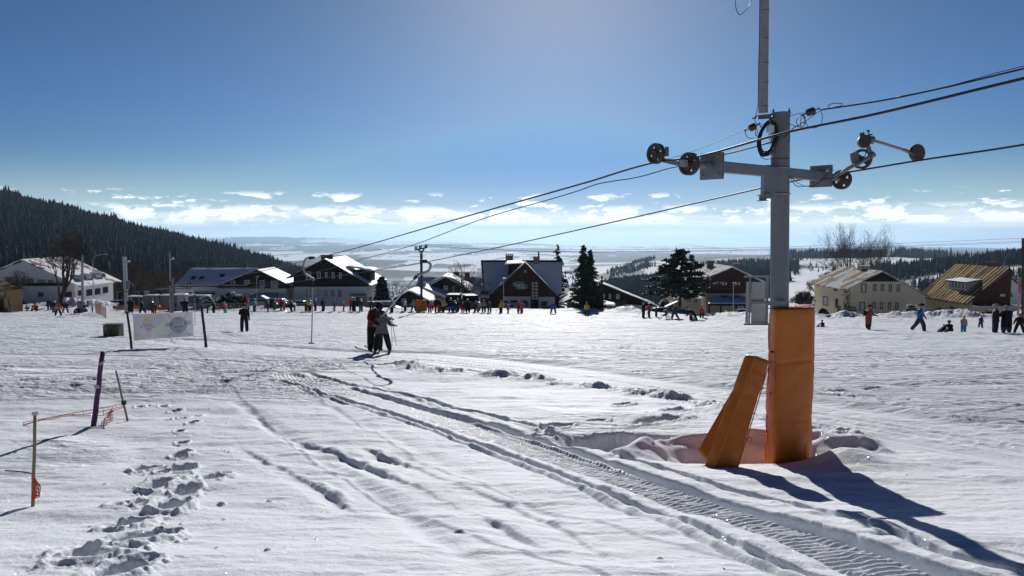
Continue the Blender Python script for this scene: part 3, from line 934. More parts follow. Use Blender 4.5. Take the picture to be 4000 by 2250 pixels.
# ------------------------------------------------------------------ woods (nobody could count them)
def conifers(pos, hs, rng, seg=6, tiers=3, wid=0.19):
    """positions (n,3), heights (n): ragged tiered cones, all as triangles"""
    n = len(pos)
    V = []; T = []
    ang = rng.uniform(0, 6.28, (n, 1))
    per = tiers * (seg + 1)
    for k in range(tiers):
        z0 = 0.10 + 0.27 * k; z1 = min(1.0, z0 + 0.48 if k < tiers - 1 else 1.0)
        r0 = wid * (1 - z0) ** 0.8
        th = ang + np.linspace(0, 2 * math.pi, seg, endpoint=False)[None, :] + k
        rr = r0 * rng.uniform(0.6, 1.25, (n, seg)) * hs[:, None]
        zz = (z0 + rng.uniform(-0.05, 0.05, (n, seg))) * hs[:, None]
        ring = np.stack([pos[:, 0:1] + rr * np.cos(th), pos[:, 1:2] + rr * np.sin(th), pos[:, 2:3] + zz], -1)
        tip = np.stack([pos[:, 0] + rng.normal(0, .01, n) * hs, pos[:, 1], pos[:, 2] + z1 * hs], -1)[:, None, :]
        V.append(np.concatenate([ring, tip], 1))
    V = np.concatenate(V, 1)
    base = (np.arange(n) * per)[:, None, None]
    tri = []
    for k in range(tiers):
        o = k * (seg + 1)
        for j in range(seg):
            tri.append((o + j, o + (j + 1) % seg, o + seg))
    tri = np.array(tri)[None]
    return V.reshape(-1, 3), (base + tri).reshape(-1, 3)


def bare_bushes(pos, hs, rng, blades=26):
    """leafless broadleaf trees seen from afar: thin upright twigs fanning out"""
    n = len(pos)
    th = rng.uniform(0, 6.28, (n, blades)); ph = np.abs(rng.normal(0, 0.55, (n, blades)))
    st = rng.uniform(0.05, 0.6, (n, blades)); ln = rng.uniform(0.25, 0.5, (n, blades))
    h = hs[:, None]
    sp = 0.12 * rng.normal(0, 1, (n, blades, 2)) * st[..., None] * 2
    a = np.stack([pos[:, 0:1] + sp[..., 0] * h, pos[:, 1:2] + sp[..., 1] * h, pos[:, 2:3] + st * h], -1)
    d = np.stack([np.sin(ph) * np.cos(th), np.sin(ph) * np.sin(th), np.cos(ph)], -1)
    b = a + d * (ln * h)[..., None]
    w = 0.012 * h[..., None] * np.ones_like(a) * np.array([1, 0, 0])
    V = np.stack([a - w, a + w, b], 2).reshape(-1, 3)
    T = np.arange(len(V)).reshape(-1, 3)
    return V, T


def wood_mat(name, a, b, snow=0.0):
    m = bpy.data.materials.new(name); m.use_nodes = True
    t = NT(m.node_tree); bs = m.node_tree.nodes['Principled BSDF']
    tc = t.n('ShaderNodeTexCoord')
    n1 = t.n('ShaderNodeTexNoise', i_Scale=0.09, i_Detail=4.0); t.l(tc.outputs['Object'], n1.inputs['Vector'])
    c = t.mix(n1.outputs[0], a, b)
    if snow:
        n2 = t.n('ShaderNodeTexNoise', i_Scale=0.55, i_Detail=5.0, i_Roughness=0.75); t.l(tc.outputs['Object'], n2.inputs['Vector'])
        c = t.mix(t.math('MULTIPLY', t.ss(n2.outputs[0], 0.60, 0.66), snow), c, (0.6, 0.65, 0.72))
    t.l(c, bs.inputs['Base Color']); bs.inputs['Roughness'].default_value = 0.9; bs.inputs['Specular IOR Level'].default_value = 0.1
    return m


M_WOODS = wood_mat('spruce_wood', (0.022, 0.030, 0.022), (0.052, 0.052, 0.042), 0.5)
M_WOODB = wood_mat('spruce_wood_far', (0.016, 0.024, 0.020), (0.035, 0.04, 0.032), 0.1)
M_BAREW = wood_mat('bare_wood', (0.05, 0.036, 0.026), (0.10, 0.07, 0.05))


def wood(name, label, pts, h0, h1, m, seed, bare=0.0, seg=6, tiers=3, wid=0.19):
    rng = np.random.default_rng(seed)
    pts = np.asarray(pts)
    z = valley_z(pts[:, 0], pts[:, 1]) - 0.6
    pos = np.column_stack([pts, z])
    hs = rng.uniform(h0, h1, len(pos)) * (1 + 0.25 * (rng.random(len(pos)) < 0.06))
    isb = rng.random(len(pos)) < bare
    V, T = conifers(pos[~isb], hs[~isb], rng, seg, tiers, wid)
    mi = np.zeros(len(T), int)
    if isb.any():
        V2, T2 = bare_bushes(pos[isb], hs[isb] * 0.9, rng)
        T = np.concatenate([T, T2 + len(V)]); V = np.concatenate([V, V2]); mi = np.concatenate([mi, np.ones(len(T2), int)])
    o = np_mesh(name, V, T, [m, M_BAREW], smooth=False, mi=mi)
    return tag(o, label, 'woods', kind='stuff')


rngw = np.random.default_rng(11)
def sample(n, u0, u1, d0, d1, keep, p=1.0):
    u = rngw.uniform(u0, u1, n); d = (rngw.uniform(d0 ** (p + 1), d1 ** (p + 1), n)) ** (1 / (p + 1))
    x = (u - 2000) / F * d
    k = keep(u, d, x)
    return np.column_stack([x[k], d[k]])

lw = sample(17000, -900, 1250, 235, 1000, lambda u, d, x: (u < np.interp(d, [235, 400, 600, 900, 1000], [700, 900, 1150, 1240, 1250])))
lowbare = sstep(480, 300, lw[:, 1]) > 0.5
wood('hillside_forest', 'dark spruce forest covering the whole hillside on the left', lw[~lowbare], 9.5, 15.5, M_WOODS, 1, bare=0.10)
wood('brown_woodland', 'brown leafless woodland at the foot of the spruce hillside', lw[lowbare], 7, 12, M_WOODS, 2, bare=0.62)
cw = sample(5200, 2320, 2680, 560, 1000, lambda u, d, x: (u < np.interp(d, [560, 1000], [2700, 2640])) & (u > np.interp(d, [560, 1000], [2280, 2350])))
wood('valley_forest', 'dark blue spruce forest filling the valley side below the white hill', cw, 9, 13, M_WOODB, 3, seg=5, tiers=2)
hw = sample(1700, 2350, 2640, 1450, 2150, lambda u, d, x: ((d < 1720) & (u > 2385) & (u < 2535) & (fbm(x / 18, d / 60, 2, 8) > -0.25)) | ((d > 1850) & (u > 2468) & (u < 2555)) | ((fbm(x / 40, d / 120, 2, 9) > 0.33) & (u < 2560)))
wood('hilltop_grove', 'scattered groves of firs standing on the white hill', hw, 7.5, 12.5, M_WOODB, 4, seg=5, tiers=2)
rw = sample(6500, 2700, 4900, 650, 1450, lambda u, d, x: ((u > 3400) & (d < 1010) & (d > 680)) | ((u < 3120) & (d > 900)))
wood('ridge_forest', 'dark forest along the ridge at the right above the yellow house', rw, 10, 15, M_WOODB, 5, seg=5, tiers=2)
r2 = sample(5200, 2700, 3200, 520, 1000, lambda u, d, x: (u < 3060 + 60 * vn(d / 60, d * 0, 4)) & (d < np.interp(u, [2700, 2900, 3000, 3200], [1000, 960, 860, 760])))
wood('side_valley_forest', 'dark blue forest in the side valley behind the brown lodge', r2, 9, 14, M_WOODB, 15, bare=0.08, seg=5, tiers=2)
bb = sample(420, 3070, 3480, 1000, 1700, lambda u, d, x: (fbm(x / 60, d / 90, 2, 48) > 0.12))
wood('field_trees', 'scattered small trees and bushes in the white fields behind the yellow house', bb, 6, 12, M_WOODB, 16, bare=0.7)
sw = sample(1500, 3060, 3720, 1760, 1900, lambda u, d, x: (fbm(x / 25, d / 60, 2, 18) > -0.1), 0)
wood('skyline_trees', 'row of dark trees on the snowy skyline behind the pylon', sw, 16, 27, M_WOODB, 6, bare=0.12, seg=5, tiers=2)
gw = sample(1500, 3440, 4400, 330, 560, lambda u, d, x: (fbm(x / 30, d / 40, 2, 28) > -0.05))
wood('bare_copse', 'brown bare copse on the slope between the two right houses', gw, 5, 9, M_WOODB, 7, bare=0.75)
vw = sample(900, 1380, 1640, 380, 700, lambda u, d, x: (d > 430))
wood('spruce_copse', 'small spruce wood beyond the rounded hedge in the valley', vw, 10, 15, M_WOODS, 8)
tw = sample(2600, 1330, 2280, 1300, 2800, lambda u, d, x: (fbm(x / 60, d / 100, 2, 38) > -0.1))
wood('village_trees', 'blue-grey trees among the distant village in the valley', tw, 8, 12, M_WOODB, 9, bare=0.2, seg=4, tiers=1, wid=0.3)

# ------------------------------------------------------------------ houses of the village below the slope
def on_plane_y(px, py, y):
    return P(px, py, y)


def on_plane_x(px, py, x):
    a, b = ray(px, py)
    d = x / a
    return Vector((x, d, b * d))


def window(parent, quad, n, frame=M_FRAME, pane=M_GLASS, bars=1, fw=0.07, name='window'):
    """quad: bottom-left, bottom-right, top-right, top-left on a wall; n: outward normal"""
    q = [Vector(p) for p in quad]; n = Vector(n).normalized()
    e = (q[1] - q[0]).normalized(); u = (q[3] - q[0]).normalized()
    w = (q[1] - q[0]).length; h = (q[3] - q[0]).length
    mb = MB()
    def bar(a, b, c, d, out=0.07):
        p = [q[0] + e * a + u * c, q[0] + e * b + u * c, q[0] + e * b + u * d, q[0] + e * a + u * d]
        mb.hexa([v + n * out for v in p], [v - n * 0.02 for v in p])
    bar(0, w, 0, fw); bar(0, w, h - fw, h); bar(0, fw, fw, h - fw); bar(w - fw, w, fw, h - fw)
    for k in range(bars):
        x = w * (k + 1) / (bars + 1)
        bar(x - 0.03, x + 0.03, fw, h - fw, 0.06)
    f = mb.build(name, frame, parent)
    p = [q[0] + e * fw + u * fw, q[0] + e * (w - fw) + u * fw, q[0] + e * (w - fw) + u * (h - fw), q[0] + e * fw + u * (h - fw)]
    inv = root_matrix(parent).inverted()
    m2 = MB(); m2.hexa([inv @ (v + n * 0.025) for v in p], [inv @ (v - n * 0.01) for v in p])
    o = m2.build('pane', pane, local=True); o.parent = f
    return f


def wrect(px0, py0, px1, py1, y):
    a = P(px0, py1, y); b = P(px1, py1, y); c = P(px1, py0, y); d = P(px0, py0, y)
    b.z = a.z = (a.z + b.z) / 2; c.z = d.z = (c.z + d.z) / 2
    d.x = a.x; c.x = b.x
    return [a, b, c, d]


def srect(px0, py0, px1, py1, x):
    """rectangle on a side wall x = const, px0 is the end nearer the camera"""
    a = on_plane_x(px0, py1, x); b = on_plane_x(px1, py1, x); d = on_plane_x(px0, py0, x)
    return [a, Vector((x, b.y, a.z)), Vector((x, b.y, d.z)), d]


def chimney(parent, px0, py0, px1, py1, y, dy=0.9, m=M_BRICK, cap=True, name='chimney'):
    a = P(px0, py1, y); b = P(px1, py0, y)
    mb = MB()
    z0 = a.z - 1.2; z1 = b.z
    mb.box(((a.x + b.x) / 2, y + dy / 2, (z0 + z1) / 2), (b.x - a.x, dy, z1 - z0))
    if cap: mb.box(((a.x + b.x) / 2, y + dy / 2, z1 + 0.04), (b.x - a.x + 0.2, dy + 0.2, 0.12))
    return mb.build(name, m, parent)


def snow_sheet(name, q, th, parent, m=M_RSNOW, nu=24, nv=14, seed=1, lap=0.12, keep=None):
    """lumpy sheet of snow lying on a roof quad (eave a, eave b, ridge b, ridge a)"""
    q = [Vector(p) for p in q]
    n = (q[2] - q[0]).cross(q[3] - q[1]).normalized()
    if n.z < 0: n = -n
    mb = MB()
    us = [i / nu for i in range(nu + 1)]; vs = [j / nv for j in range(nv + 1)]
    top = []; bot = []
    for v in vs:
        for u in us:
            p = (q[0] * (1 - u) + q[1] * u) * (1 - v) + (q[3] * (1 - u) + q[2] * u) * v
            e = min(min(u, 1 - u) * nu, min(v, 1 - v) * nv, 1.0)
            h = th * (0.35 + 0.65 * e) * (0.85 + 0.3 * float(vn(np.array([p.x * 0.9 + seed]), np.array([p.y * 0.7 + p.z]), seed)[0]))
            top.append(p + n * max(0.03, h)); bot.append(p + n * 0.004)
    w = nu + 1
    fs = []
    k = len(top)
    for j in range(nv):
        for i in range(nu):
            if keep and not keep(i / nu, j / nv): continue
            a = j * w + i
            fs.append((a, a + 1, a + w + 1, a + w))
    mb.add(top, fs)
    edge = [(i) for i in range(w)], [nv * w + i for i in range(w)], [j * w for j in range(nv + 1)], [j * w + nu for j in range(nv + 1)]
    if not keep:
        for ed in edge:
            o = len(mb.v)
            vs_ = [top[i] for i in ed] + [bot[i] for i in ed]
            L = len(ed)
            mb.add(vs_, [(i, i + 1, L + i + 1, L + i) for i in range(L - 1)])
    return mb.build(name, m, parent, smooth=True, fix=False)


def gable_house(name, label, D, apex, eL, eR, wl, wr, base, L, wall, clad=None, cladrow=None, roofm=None, snowL=0.22, snowR=0.22, fascia=M_DARKWOOD, th=0.16, over=0.5, group='houses below the slope', cat='house'):
    """gable front in the plane y = D, ridge running away from the camera. eL/eR: pixels of the eave ends in the verge plane"""
    yf = D - over
    A = P(*apex, yf); EL = P(*eL, yf); ER = P(*eR, yf)
    x0 = P(wl, base, D).x; x1 = P(wr, base, D).x
    zb = P((wl + wr) / 2, base, D).z - 2.5
    root = thing(name, label, cat, ((x0 + x1) / 2, D + L / 2, zb), group)
    def roofz(x):
        if x < A.x: return A.z + (EL.z - A.z) * (x - A.x) / (EL.x - A.x)
        return A.z + (ER.z - A.z) * (x - A.x) / (ER.x - A.x)
    t = th * 1.1
    yb = D + L + over
    poly = [(x0, D, zb), (x1, D, zb), (x1, D, roofz(x1) - t), (A.x, D, A.z - t), (x0, D, roofz(x0) - t)]
    mb = MB(); mb.prism(poly, (0, L, 0)); mb.build('wall', wall, root)
    if clad is not None:
        zc = P(2000, cladrow, D).z
        c = 0.05
        pts = [(x0 - c, zc), (x1 + c, zc), (x1 + c, roofz(x1 + c) - t - .01), (A.x, A.z - t - .01), (x0 - c, roofz(x0 - c) - t - .01)]
        if pts[4][1] <= zc:   # cladding only in the gable triangle
            xl = A.x + (EL.x - A.x) * (zc - A.z + t) / (EL.z - A.z); xr = A.x + (ER.x - A.x) * (zc - A.z + t) / (ER.z - A.z)
            pts = [(xl, zc), (xr, zc), (A.x, A.z - t - .01)]
        mb = MB(); mb.prism([(x, D - c, z) for x, z in pts], (0, L + 2 * c, 0)); mb.build('cladding', clad, root)
    rm = roofm or fascia
    for s, E in ((0, EL), (1, ER)):
        q = [(E.x, yf, E.z), (E.x, yb, E.z), (A.x, yb, A.z), (A.x, yf, A.z)]
        lo = [Vector(p) - Vector((0, 0, t)) for p in q]
        mb = MB(); mb.hexa([Vector(p) for p in q], lo); r = mb.build('roof', rm, root)
        sn = (snowL, snowR)[s]
        if sn:
            o = snow_sheet('snow_cover', q, sn, root, seed=3 + s, nu=22, nv=14)
    return root, roofz, dict(x0=x0, x1=x1, zb=zb, A=A, EL=EL, ER=ER, yf=yf, yb=yb, D=D, L=L)


M_TILE_R = striped('red_tiles_under_melting_snow', (0.16, 0.055, 0.04), (0.07, 0.03, 0.025), 0, 0.30, 0.7, 0.7, snow=(0.8, 0.82, 0.86), snowlo=0.44, snowscale=0.42, stretch=(1, 0.8, 1))
M_TIN_K = striped('pale_metal_roof_with_snow', (0.45, 0.34, 0.17), (0.10, 0.07, 0.05), 1, 0.75, 0.80, 0.9, 0.0, spec=0.04, snow=(0.70, 0.72, 0.76), snowlo=0.42, snowscale=0.5, stretch=(1.0, 1.6, 1), bump=0.02)
M_TIN_L = striped('standing_seam_roof_half_snowed', (0.42, 0.31, 0.15), (0.08, 0.06, 0.04), 1, 0.75, 0.74, 0.9, 0.0, spec=0.04, snow=(0.58, 0.60, 0.65), snowlo=0.48, snowscale=0.45, stretch=(0.5, 1.3, 1), bump=0.02)
M_TIN_M = striped('weathered_metal_roof_sun_glare', (0.60, 0.43, 0.21), (0.05, 0.034, 0.02), 1, 0.95, 0.66, 0.9, 0.0, spec=0.03, dark=(0.075, 0.048, 0.028), darklo=0.48, snow=(0.45, 0.47, 0.52), snowlo=0.70, snowscale=0.75, stretch=(0.14, 1.9, 0.14), bump=0.03)  # tin roofs: golden sun glare on the metal put into their base colours
M_SEAMSNOW = striped('thin_snow_on_seamed_metal', (0.80, 0.82, 0.86), (0.42, 0.43, 0.46), 1, 0.55, 0.9, 0.5)

# --- white chalet far left
r, rz, g = gable_house('white_chalet', 'broad white chalet with a snowy red tiled roof at the far left', 120, (87, 1013), (-170, 1118), (312, 1118), -130, 295, 1185, 11.5, M_WHITE, roofm=M_TILE_R, snowL=0.2, snowR=0, fascia=M_REDWOOD, over=0.7)
# ice and snow at the eave, curved dormers, arched windows with shutters
def eyebrow(root, px, py, x_out, y, w=1.5):
    c = P(px, py, y)
    mb = MB(); n = 10; v = []; f = []
    pts = [(w / 2 * math.cos(math.pi * k / n), 0.95 * w / 2 * math.sin(math.pi * k / n)) for k in range(n + 1)]
    a = [Vector((c.x, y + p[0], c.z + p[1])) for p in pts]; b = [Vector((c.x - 2.2, y + p[0] * .9, c.z + p[1] + 0.15)) for p in pts]
    mb.add(a + b, [(i, i + 1, n + 2 + i, n + 1 + i) for i in range(n)]); mb.add(a, [tuple(range(n + 1))], 1)
    o = mb.build('dormer', [M_RSNOW, M_FRAMED], root, fix=False)
xs = g['x1']
for px, py, y in ((405, 1083, 128.5), (366, 1088, 125.5), (330, 1092, 122.6)):
    eyebrow(r, px, py, 0, y)
for px0, px1, y0, y1 in ((304, 317, 1136, 1156), (337, 359, 1132, 1157), (370, 391, 1128, 1152), (401, 421, 1123, 1146)):
    q = srect(px0, y0, px1, y1, xs + 0.0)
    window(r, q, (1, 0, 0), frame=M_REDWOOD, pane=M_GLASS, bars=2, fw=0.13)
for px0, px1, y0, y1 in ((20, 44, 1081, 1104), (62, 74, 1085, 1106), (105, 130, 1090, 1108), (150, 175, 1092, 1110), (190, 210, 1095, 1112), (30, 62, 1142, 1175), (150, 170, 1140, 1160), (250, 281, 1140, 1160), (-60, -30, 1085, 1106)):
    window(r, wrect(px0, y0, px1, y1, 120), (0, -1, 0), frame=M_REDWOOD if px0 > 60 else M_FRAME, bars=1)
mb = MB(); q = wrect(-120, 1107, 250, 1117, 119.3); mb.hexa(q, [p + Vector((0, 0.7, 0)) for p in q]); mb.build('balcony', M_DARKWOOD, r)

# --- long house with the shaded snow roof, and its dark gable wing
root = thing('roadside_guesthouse', 'long low house with blue-shaded snowy roof joined to a dark gable', 'house', (P(900, 1180, 131).x, 133, -15.5), 'houses below the slope')
D = 131.0
x0 = P(686, 1180, D).x; x1 = P(1122, 1180, D).x
ridge_y = D + 5.5
A = P(1004, 1053, D - 0.5)
zr = P(745, 1047, ridge_y).z; ze = P(685, 1116, D - 0.6).z
zb = -16.2
mb = MB(); mb.prism([(x0, D, zb), (x1, D, zb), (x1, D, ze - .1), (x0, D, ze - .1)], (0, 9.0, 0)); mb.build('wall', M_WHITE, root)
xl = P(680, 1116, D - 0.6).x; xlr = P(748, 1047, ridge_y).x; xrr = P(1010, 1050, ridge_y).x; xre = P(870, 1117, D - 0.6).x
q = [Vector((xl, D - .6, ze)), Vector((xrr, D - .6, ze)), Vector((xrr, ridge_y, zr)), Vector((xlr, ridge_y, zr))]
mb = MB(); mb.hexa(q, [p - Vector((0, 0, .2)) for p in q]); mb.build('roof', M_DARKWOOD, root)
snow_sheet('snow_cover', [p + Vector((0, 0, .01)) for p in q], 0.14, root, nu=30, nv=12, seed=4)
q = [Vector((xl, D + 11.5, ze)), Vector((xlr, ridge_y, zr - .02)), Vector((xl, D - .6, ze))]
mb = MB(); mb.prism([p - Vector((0, 0, 0.05)) for p in q], (0.02, 0, -0.12)); mb.build('hip', M_RSNOW, root)
for px, py in ((755, 1090), (787, 1090), (868, 1080)):
    t = (1116 - py) / 69.0
    y = D - .6 + (ridge_y - D + .6) * t
    c = P(px, py, y); c.z = ze + (zr - ze) * t + 0.16
    sl = math.atan2(zr - ze, ridge_y - D + .6)
    mb = MB(); mb.box(c, (0.75, 1.0, 0.12), Matrix.Rotation(sl, 3, 'X')); f = mb.build('skylight', M_FRAMED, root)
# gable wing in front
x0g = P(852, 1180, D - .4).x
EL = P(842, 1119, D - .9); ER = P(1143, 1120, D - .9); A = P(1004, 1053, D - .9)
Dg = D - .4
def rzf(x): return A.z + (EL.z - A.z) * (x - A.x) / (EL.x - A.x) if x < A.x else A.z + (ER.z - A.z) * (x - A.x) / (ER.x - A.x)
mb = MB(); mb.prism([(x0g, Dg, zb), (x1 + .03, Dg, zb), (x1 + .03, Dg, rzf(x1) - .25), (A.x, Dg, A.z - .25), (x0g, Dg, rzf(x0g) - .25)], (0, 8.2, 0)); mb.build('wall', M_WHITE, root)
zc = P(1000, 1127, Dg).z
mb = MB(); mb.prism([(x0g - .05, Dg - .06, zc), (x1 + .08, Dg - .06, zc), (x1 + .08, Dg - .06, rzf(x1) - .26), (A.x, Dg - .06, A.z - .26), (x0g - .05, Dg - .06, rzf(x0g) - .26)], (0, 8.3, 0)); mb.build('cladding', M_DARKWOOD, root)
yb = D + 8.4
for E, sn in ((EL, M_RSNOW), (ER, M_SEAMSNOW)):
    q = [Vector((E.x, Dg - .5, E.z)), Vector((E.x, yb, E.z)), Vector((A.x, yb, A.z)), Vector((A.x, Dg - .5, A.z))]
    mb = MB(); mb.hexa(q, [p - Vector((0, 0, .2)) for p in q]); mb.build('roof', M_DARKWOOD, root)
    snow_sheet('snow_cover', [p + Vector((0, 0, .01)) for p in q], 0.09, root, m=sn, nu=24, nv=12, seed=6)
for px0, py0, px1, py1, fr in ((902, 1097, 919, 1121, M_FRAME), (954, 1094, 976, 1110, M_FRAME), (1016, 1095, 1034, 1138, M_FRAME), (1059, 1096, 1087, 1125, M_FRAME)):
    window(root, wrect(px0, py0, px1, py1, Dg - .06), (0, -1, 0), frame=fr, bars=0, fw=0.1)
for px0, py0, px1, py1 in ((956, 1147, 975, 1160), (985, 1142, 1086, 1160), (722, 1142, 775, 1160), (757, 1138, 840, 1152)):
    window(root, wrect(px0, py0, px1, py1, (Dg if px0 > 850 else D)), (0, -1, 0), frame=M_FRAMED, bars=1, fw=0.06, name='shop_window')
# snowed lean-to canopies
for px0, px1, py0, py1 in ((968, 1090, 1150, 1170), (735, 838, 1150, 1166)):
    q = [P(px0, py1, 126), P(px1, py1, 126), P(px1 - 14, py0, D - .5), P(px0 + 12, py0, D - .5)]
    mb = MB(); mb.hexa(q, [p - Vector((0, 0, .25)) for p in q]); mb.build('canopy', M_DARKWOOD, root)
    snow_sheet('snow_cover', [p + Vector((0, 0, .01)) for p in q], 0.2, root, nu=16, nv=6, seed=9)
chimney(root, 955, 1029, 963, 1055, D + 6, 0.4, M_FRAMED)
q = srect(1134, 1145, 1139, 1168, x1 + .03)
window(root, q, (1, 0, 0), frame=M_FRAMED, bars=0)

# --- big dark gable house with white ground floor
r, rz, g = gable_house('alpine_house', 'tall dark-timbered gable house with white ground floor and five upper windows', 130, (1267, 1011), (1118, 1085), (1450, 1116), 1150, 1432, 1195, 15.5, M_WHITE, M_DARKWOOD, 1120, roofm=M_DARKWOOD, snowL=0.12, snowR=0.16)
for px0, px1, y0, y1 in ((1196, 1215, 1061, 1093), (1239, 1253, 1062, 1087), (1270, 1279, 1063, 1086), (1297, 1307, 1064, 1088), (1325, 1334, 1065, 1089)):
    window(r, wrect(px0, y0, px1, y1, 129.95), (0, -1, 0), bars=0, fw=0.09)
for px0, px1, y0, y1 in ((1198, 1215, 1128, 1160), (1241, 1252, 1129, 1155), (1268, 1279, 1130, 1157), (1295, 1306, 1131, 1158), (1322, 1334, 1132, 1159)):
    window(r, wrect(px0, y0, px1, y1, 130), (0, -1, 0), frame=M_FRAMED, bars=0, fw=0.06, pane=M_CURTAIN)
chimney(r, 1254, 998, 1296, 1016, 132.5, 1.0)
# snow-laden dormer on the right slope
q = [P(1369, 1041, 136), P(1441, 1053, 131.5), P(1480, 1074, 131.5), P(1395, 1058, 137)]
d0 = Vector((g['A'].x + 3.4, 132.6, rz(g['A'].x + 3.4)))
xa, xb = P(1378, 1060, 134).x, P(1454, 1060, 134).x
zt_ = P(1440, 1052, 133).z
ys, ye = 132.4, 136.8
mb = MB(); mb.prism([(xa - .6, ys, rz(xa) + .05), (xb, ys, rz(xb) - .3), (xb, ys, zt_)], (0, ye - ys, 0)); mb.build('dormer', M_DARKWOOD, r)
q = [Vector((xb + .5, ys - .3, zt_ - .25)), Vector((xb + .5, ye + .3, zt_ - .25)), Vector((xa - .9, ye + .3, rz(xa) + .75)), Vector((xa - .9, ys - .3, rz(xa) + .75))]
snow_sheet('snow_cover', q, 0.35, r, nu=14, nv=12, seed=12)
# porch
q = [P(1366, 1155, 128.2), P(1433, 1156, 128.2), P(1432, 1147, 130), P(1369, 1147, 130)]
mb = MB(); mb.hexa(q, [p - Vector((0, 0, .15)) for p in q]); mb.build('porch_roof', M_GREYPAINT, r)
a = P(1420, 1194, 129.4); b = P(1432, 1158, 129.4)
mb = MB(); mb.box(((a.x + b.x) / 2, 129.6, (a.z + b.z) / 2 - .8), (b.x - a.x, 0.7, b.z - a.z + 1.6)); mb.build('pillar', M_STONE, r)
window(r, wrect(1391, 1160, 1412, 1198, 129.97), (0, -1, 0), frame=M_FRAMED, bars=0, name='door')
for a_ in ((1441, 1162, 1445, 1186), (1447, 1160, 1451, 1184)):
    window(r, srect(*a_, g['x1']), (1, 0, 0), frame=M_FRAMED, bars=0, fw=0.05)

# --- big blue-shaded roof behind, left of the guesthouse
root = thing('barn', 'wide barn behind with a plain blue-shaded snow roof and a brick chimney', 'house', (P(1760, 1150, 147).x, 147, -17), 'houses below the slope')
a, b, c, d = P(1610, 1150, 141), P(1905, 1156, 141), P(1885, 1082, 148), P(1640, 1074, 148)
c.z = d.z = (c.z + d.z) / 2; a.z = b.z = (a.z + b.z) / 2
mb = MB(); mb.hexa([a, b, c, d], [p - Vector((0, 0, .25)) for p in (a, b, c, d)]); mb.build('roof', M_FRAMED, root)
snow_sheet('snow_cover', [p + Vector((0, 0, .01)) for p in (a, b, c, d)], 0.16, root, nu=26, nv=12, seed=14)
mb = MB(); mb.prism([(a.x + .3, 141.5, a.z - .3), (a.x + .3, 154, a.z - .3), (a.x + .3, 148, d.z - .2)], (b.x - a.x - .6, 0, 0)); mb.box(((a.x + b.x) / 2, 147.7, (a.z - 19) / 2 - .1), (b.x - a.x - .8, 12, a.z + 18.5)); mb.build('wall', M_WHITE, root)
chimney(root, 1770, 1065, 1793, 1080, 147, 1.0); chimney(root, 1816, 1066, 1834, 1081, 147, 0.9)

# --- dark gable cottage with sagging snow, and its lean-to
r, rz, g = gable_house('snowed_cottage', 'dark cottage under a thick rounded snow roof beside the power pole', 128, (1741, 1082), (1654, 1128), (1836, 1137), 1668, 1826, 1180, 9, M_WHITE, M_DARKWOOD, 1145, snowL=0.42, snowR=0.42)
for a_ in ((1732, 1116, 1750, 1142, M_FRAME, 1), (1768, 1117, 1776, 1142, M_FRAME, 0), (1799, 1127, 1809, 1143, M_FRAME, 0)):
    window(r, wrect(*a_[:4], 127.95), (0, -1, 0), frame=a_[4], bars=a_[5], fw=0.09)
n_ = 12
top = [];
for k in range(n_ + 1):
    t = k / n_
    px = 1655 + 108 * t; py = 1122 + 52 * t ** 1.5 + 3 * math.sin(t * 6)
    top.append((px, py))
mb = MB()
va = [P(x, y, 124.2) for x, y in top]; vb = [P(x + 10, y - 14, 127.6) for x, y in top]
mb.add(va + vb, [(i, i + 1, n_ + 2 + i, n_ + 1 + i) for i in range(n_)])
vc = [v - Vector((0, 0, .5)) for v in va]; mb.add(va + vc, [(i, i + 1, n_ + 2 + i, n_ + 1 + i) for i in range(n_)])
mb.build('snow_cover', M_RSNOW, r, smooth=True, fix=False)
mb = MB(); a = P(1662, 1182, 124.8); b = P(1752, 1150, 124.8); mb.prism([P(1664, 1186, 125), P(1752, 1186, 125), P(1742, 1176, 125), P(1664, 1146, 125)], (0, 2.8, 0)); mb.build('annex', M_WHITE, r)
chimney(r, 1656, 1106, 1664, 1132, 126, 0.5, M_CREAM)

# --- small snowy shed
r, rz, g = gable_house('timber_shed', 'low timber shed with broken snow on its roof, behind the orange mats', 116, (1598, 1137), (1526, 1172), (1688, 1181), 1540, 1676, 1205, 7, M_DARKWOOD, snowL=0.25, snowR=0.3)
window(r, wrect(1569, 1167, 1579, 1180, 116), (0, -1, 0), bars=0)

# --- the guesthouse with the green sign
D = 126.0
root = thing('guesthouse', 'brown guesthouse with tall blue-shaded snow roof and a green name sign', 'house', (P(2040, 1180, D).x, D + 4, -15.5), 'houses below the slope')
ry = D + 9.0; ey = D + 2.2
zr = P(2000, 1016, ry).z; ze = P(2000, 1148, ey).z
xa, xb = P(1878, 1016, ry).x, P(2197, 1020, ry).x
ea, eb = P(1890, 1148, ey).x, P(2196, 1148, ey).x
q = [Vector((ea, ey, ze)), Vector((eb, ey, ze)), Vector((xb, ry, zr)), Vector((xa, ry, zr))]
mb = MB(); mb.hexa(q, [p - Vector((0, 0, .3)) for p in q]); mb.build('roof', M_FRAMED, root)
qs = [q[0] + Vector((.25, 0, .02)), q[1] + Vector((-.1, 0, .02)), q[2] * .93 + q[1] * .07 + Vector((-.1, 0, .02)), q[3] * .93 + q[0] * .07 + Vector((.25, 0, .02))]
snow_sheet('snow_cover', qs, 0.15, root, nu=36, nv=16, seed=21)
mb = MB(); mb.prism([(ea + .4, ey + .6, ze - .1), (ea + .4, ey + 13, ze - .1), (ea + .4, ry, zr - .4)], (eb - ea - .8, 0, 0)); mb.box(((ea + eb) / 2, ey + 6.8, (ze - 17) / 2), (eb - ea - .8, 12, -17 * -1 + ze)); mb.build('wall', M_REDWOOD, root)
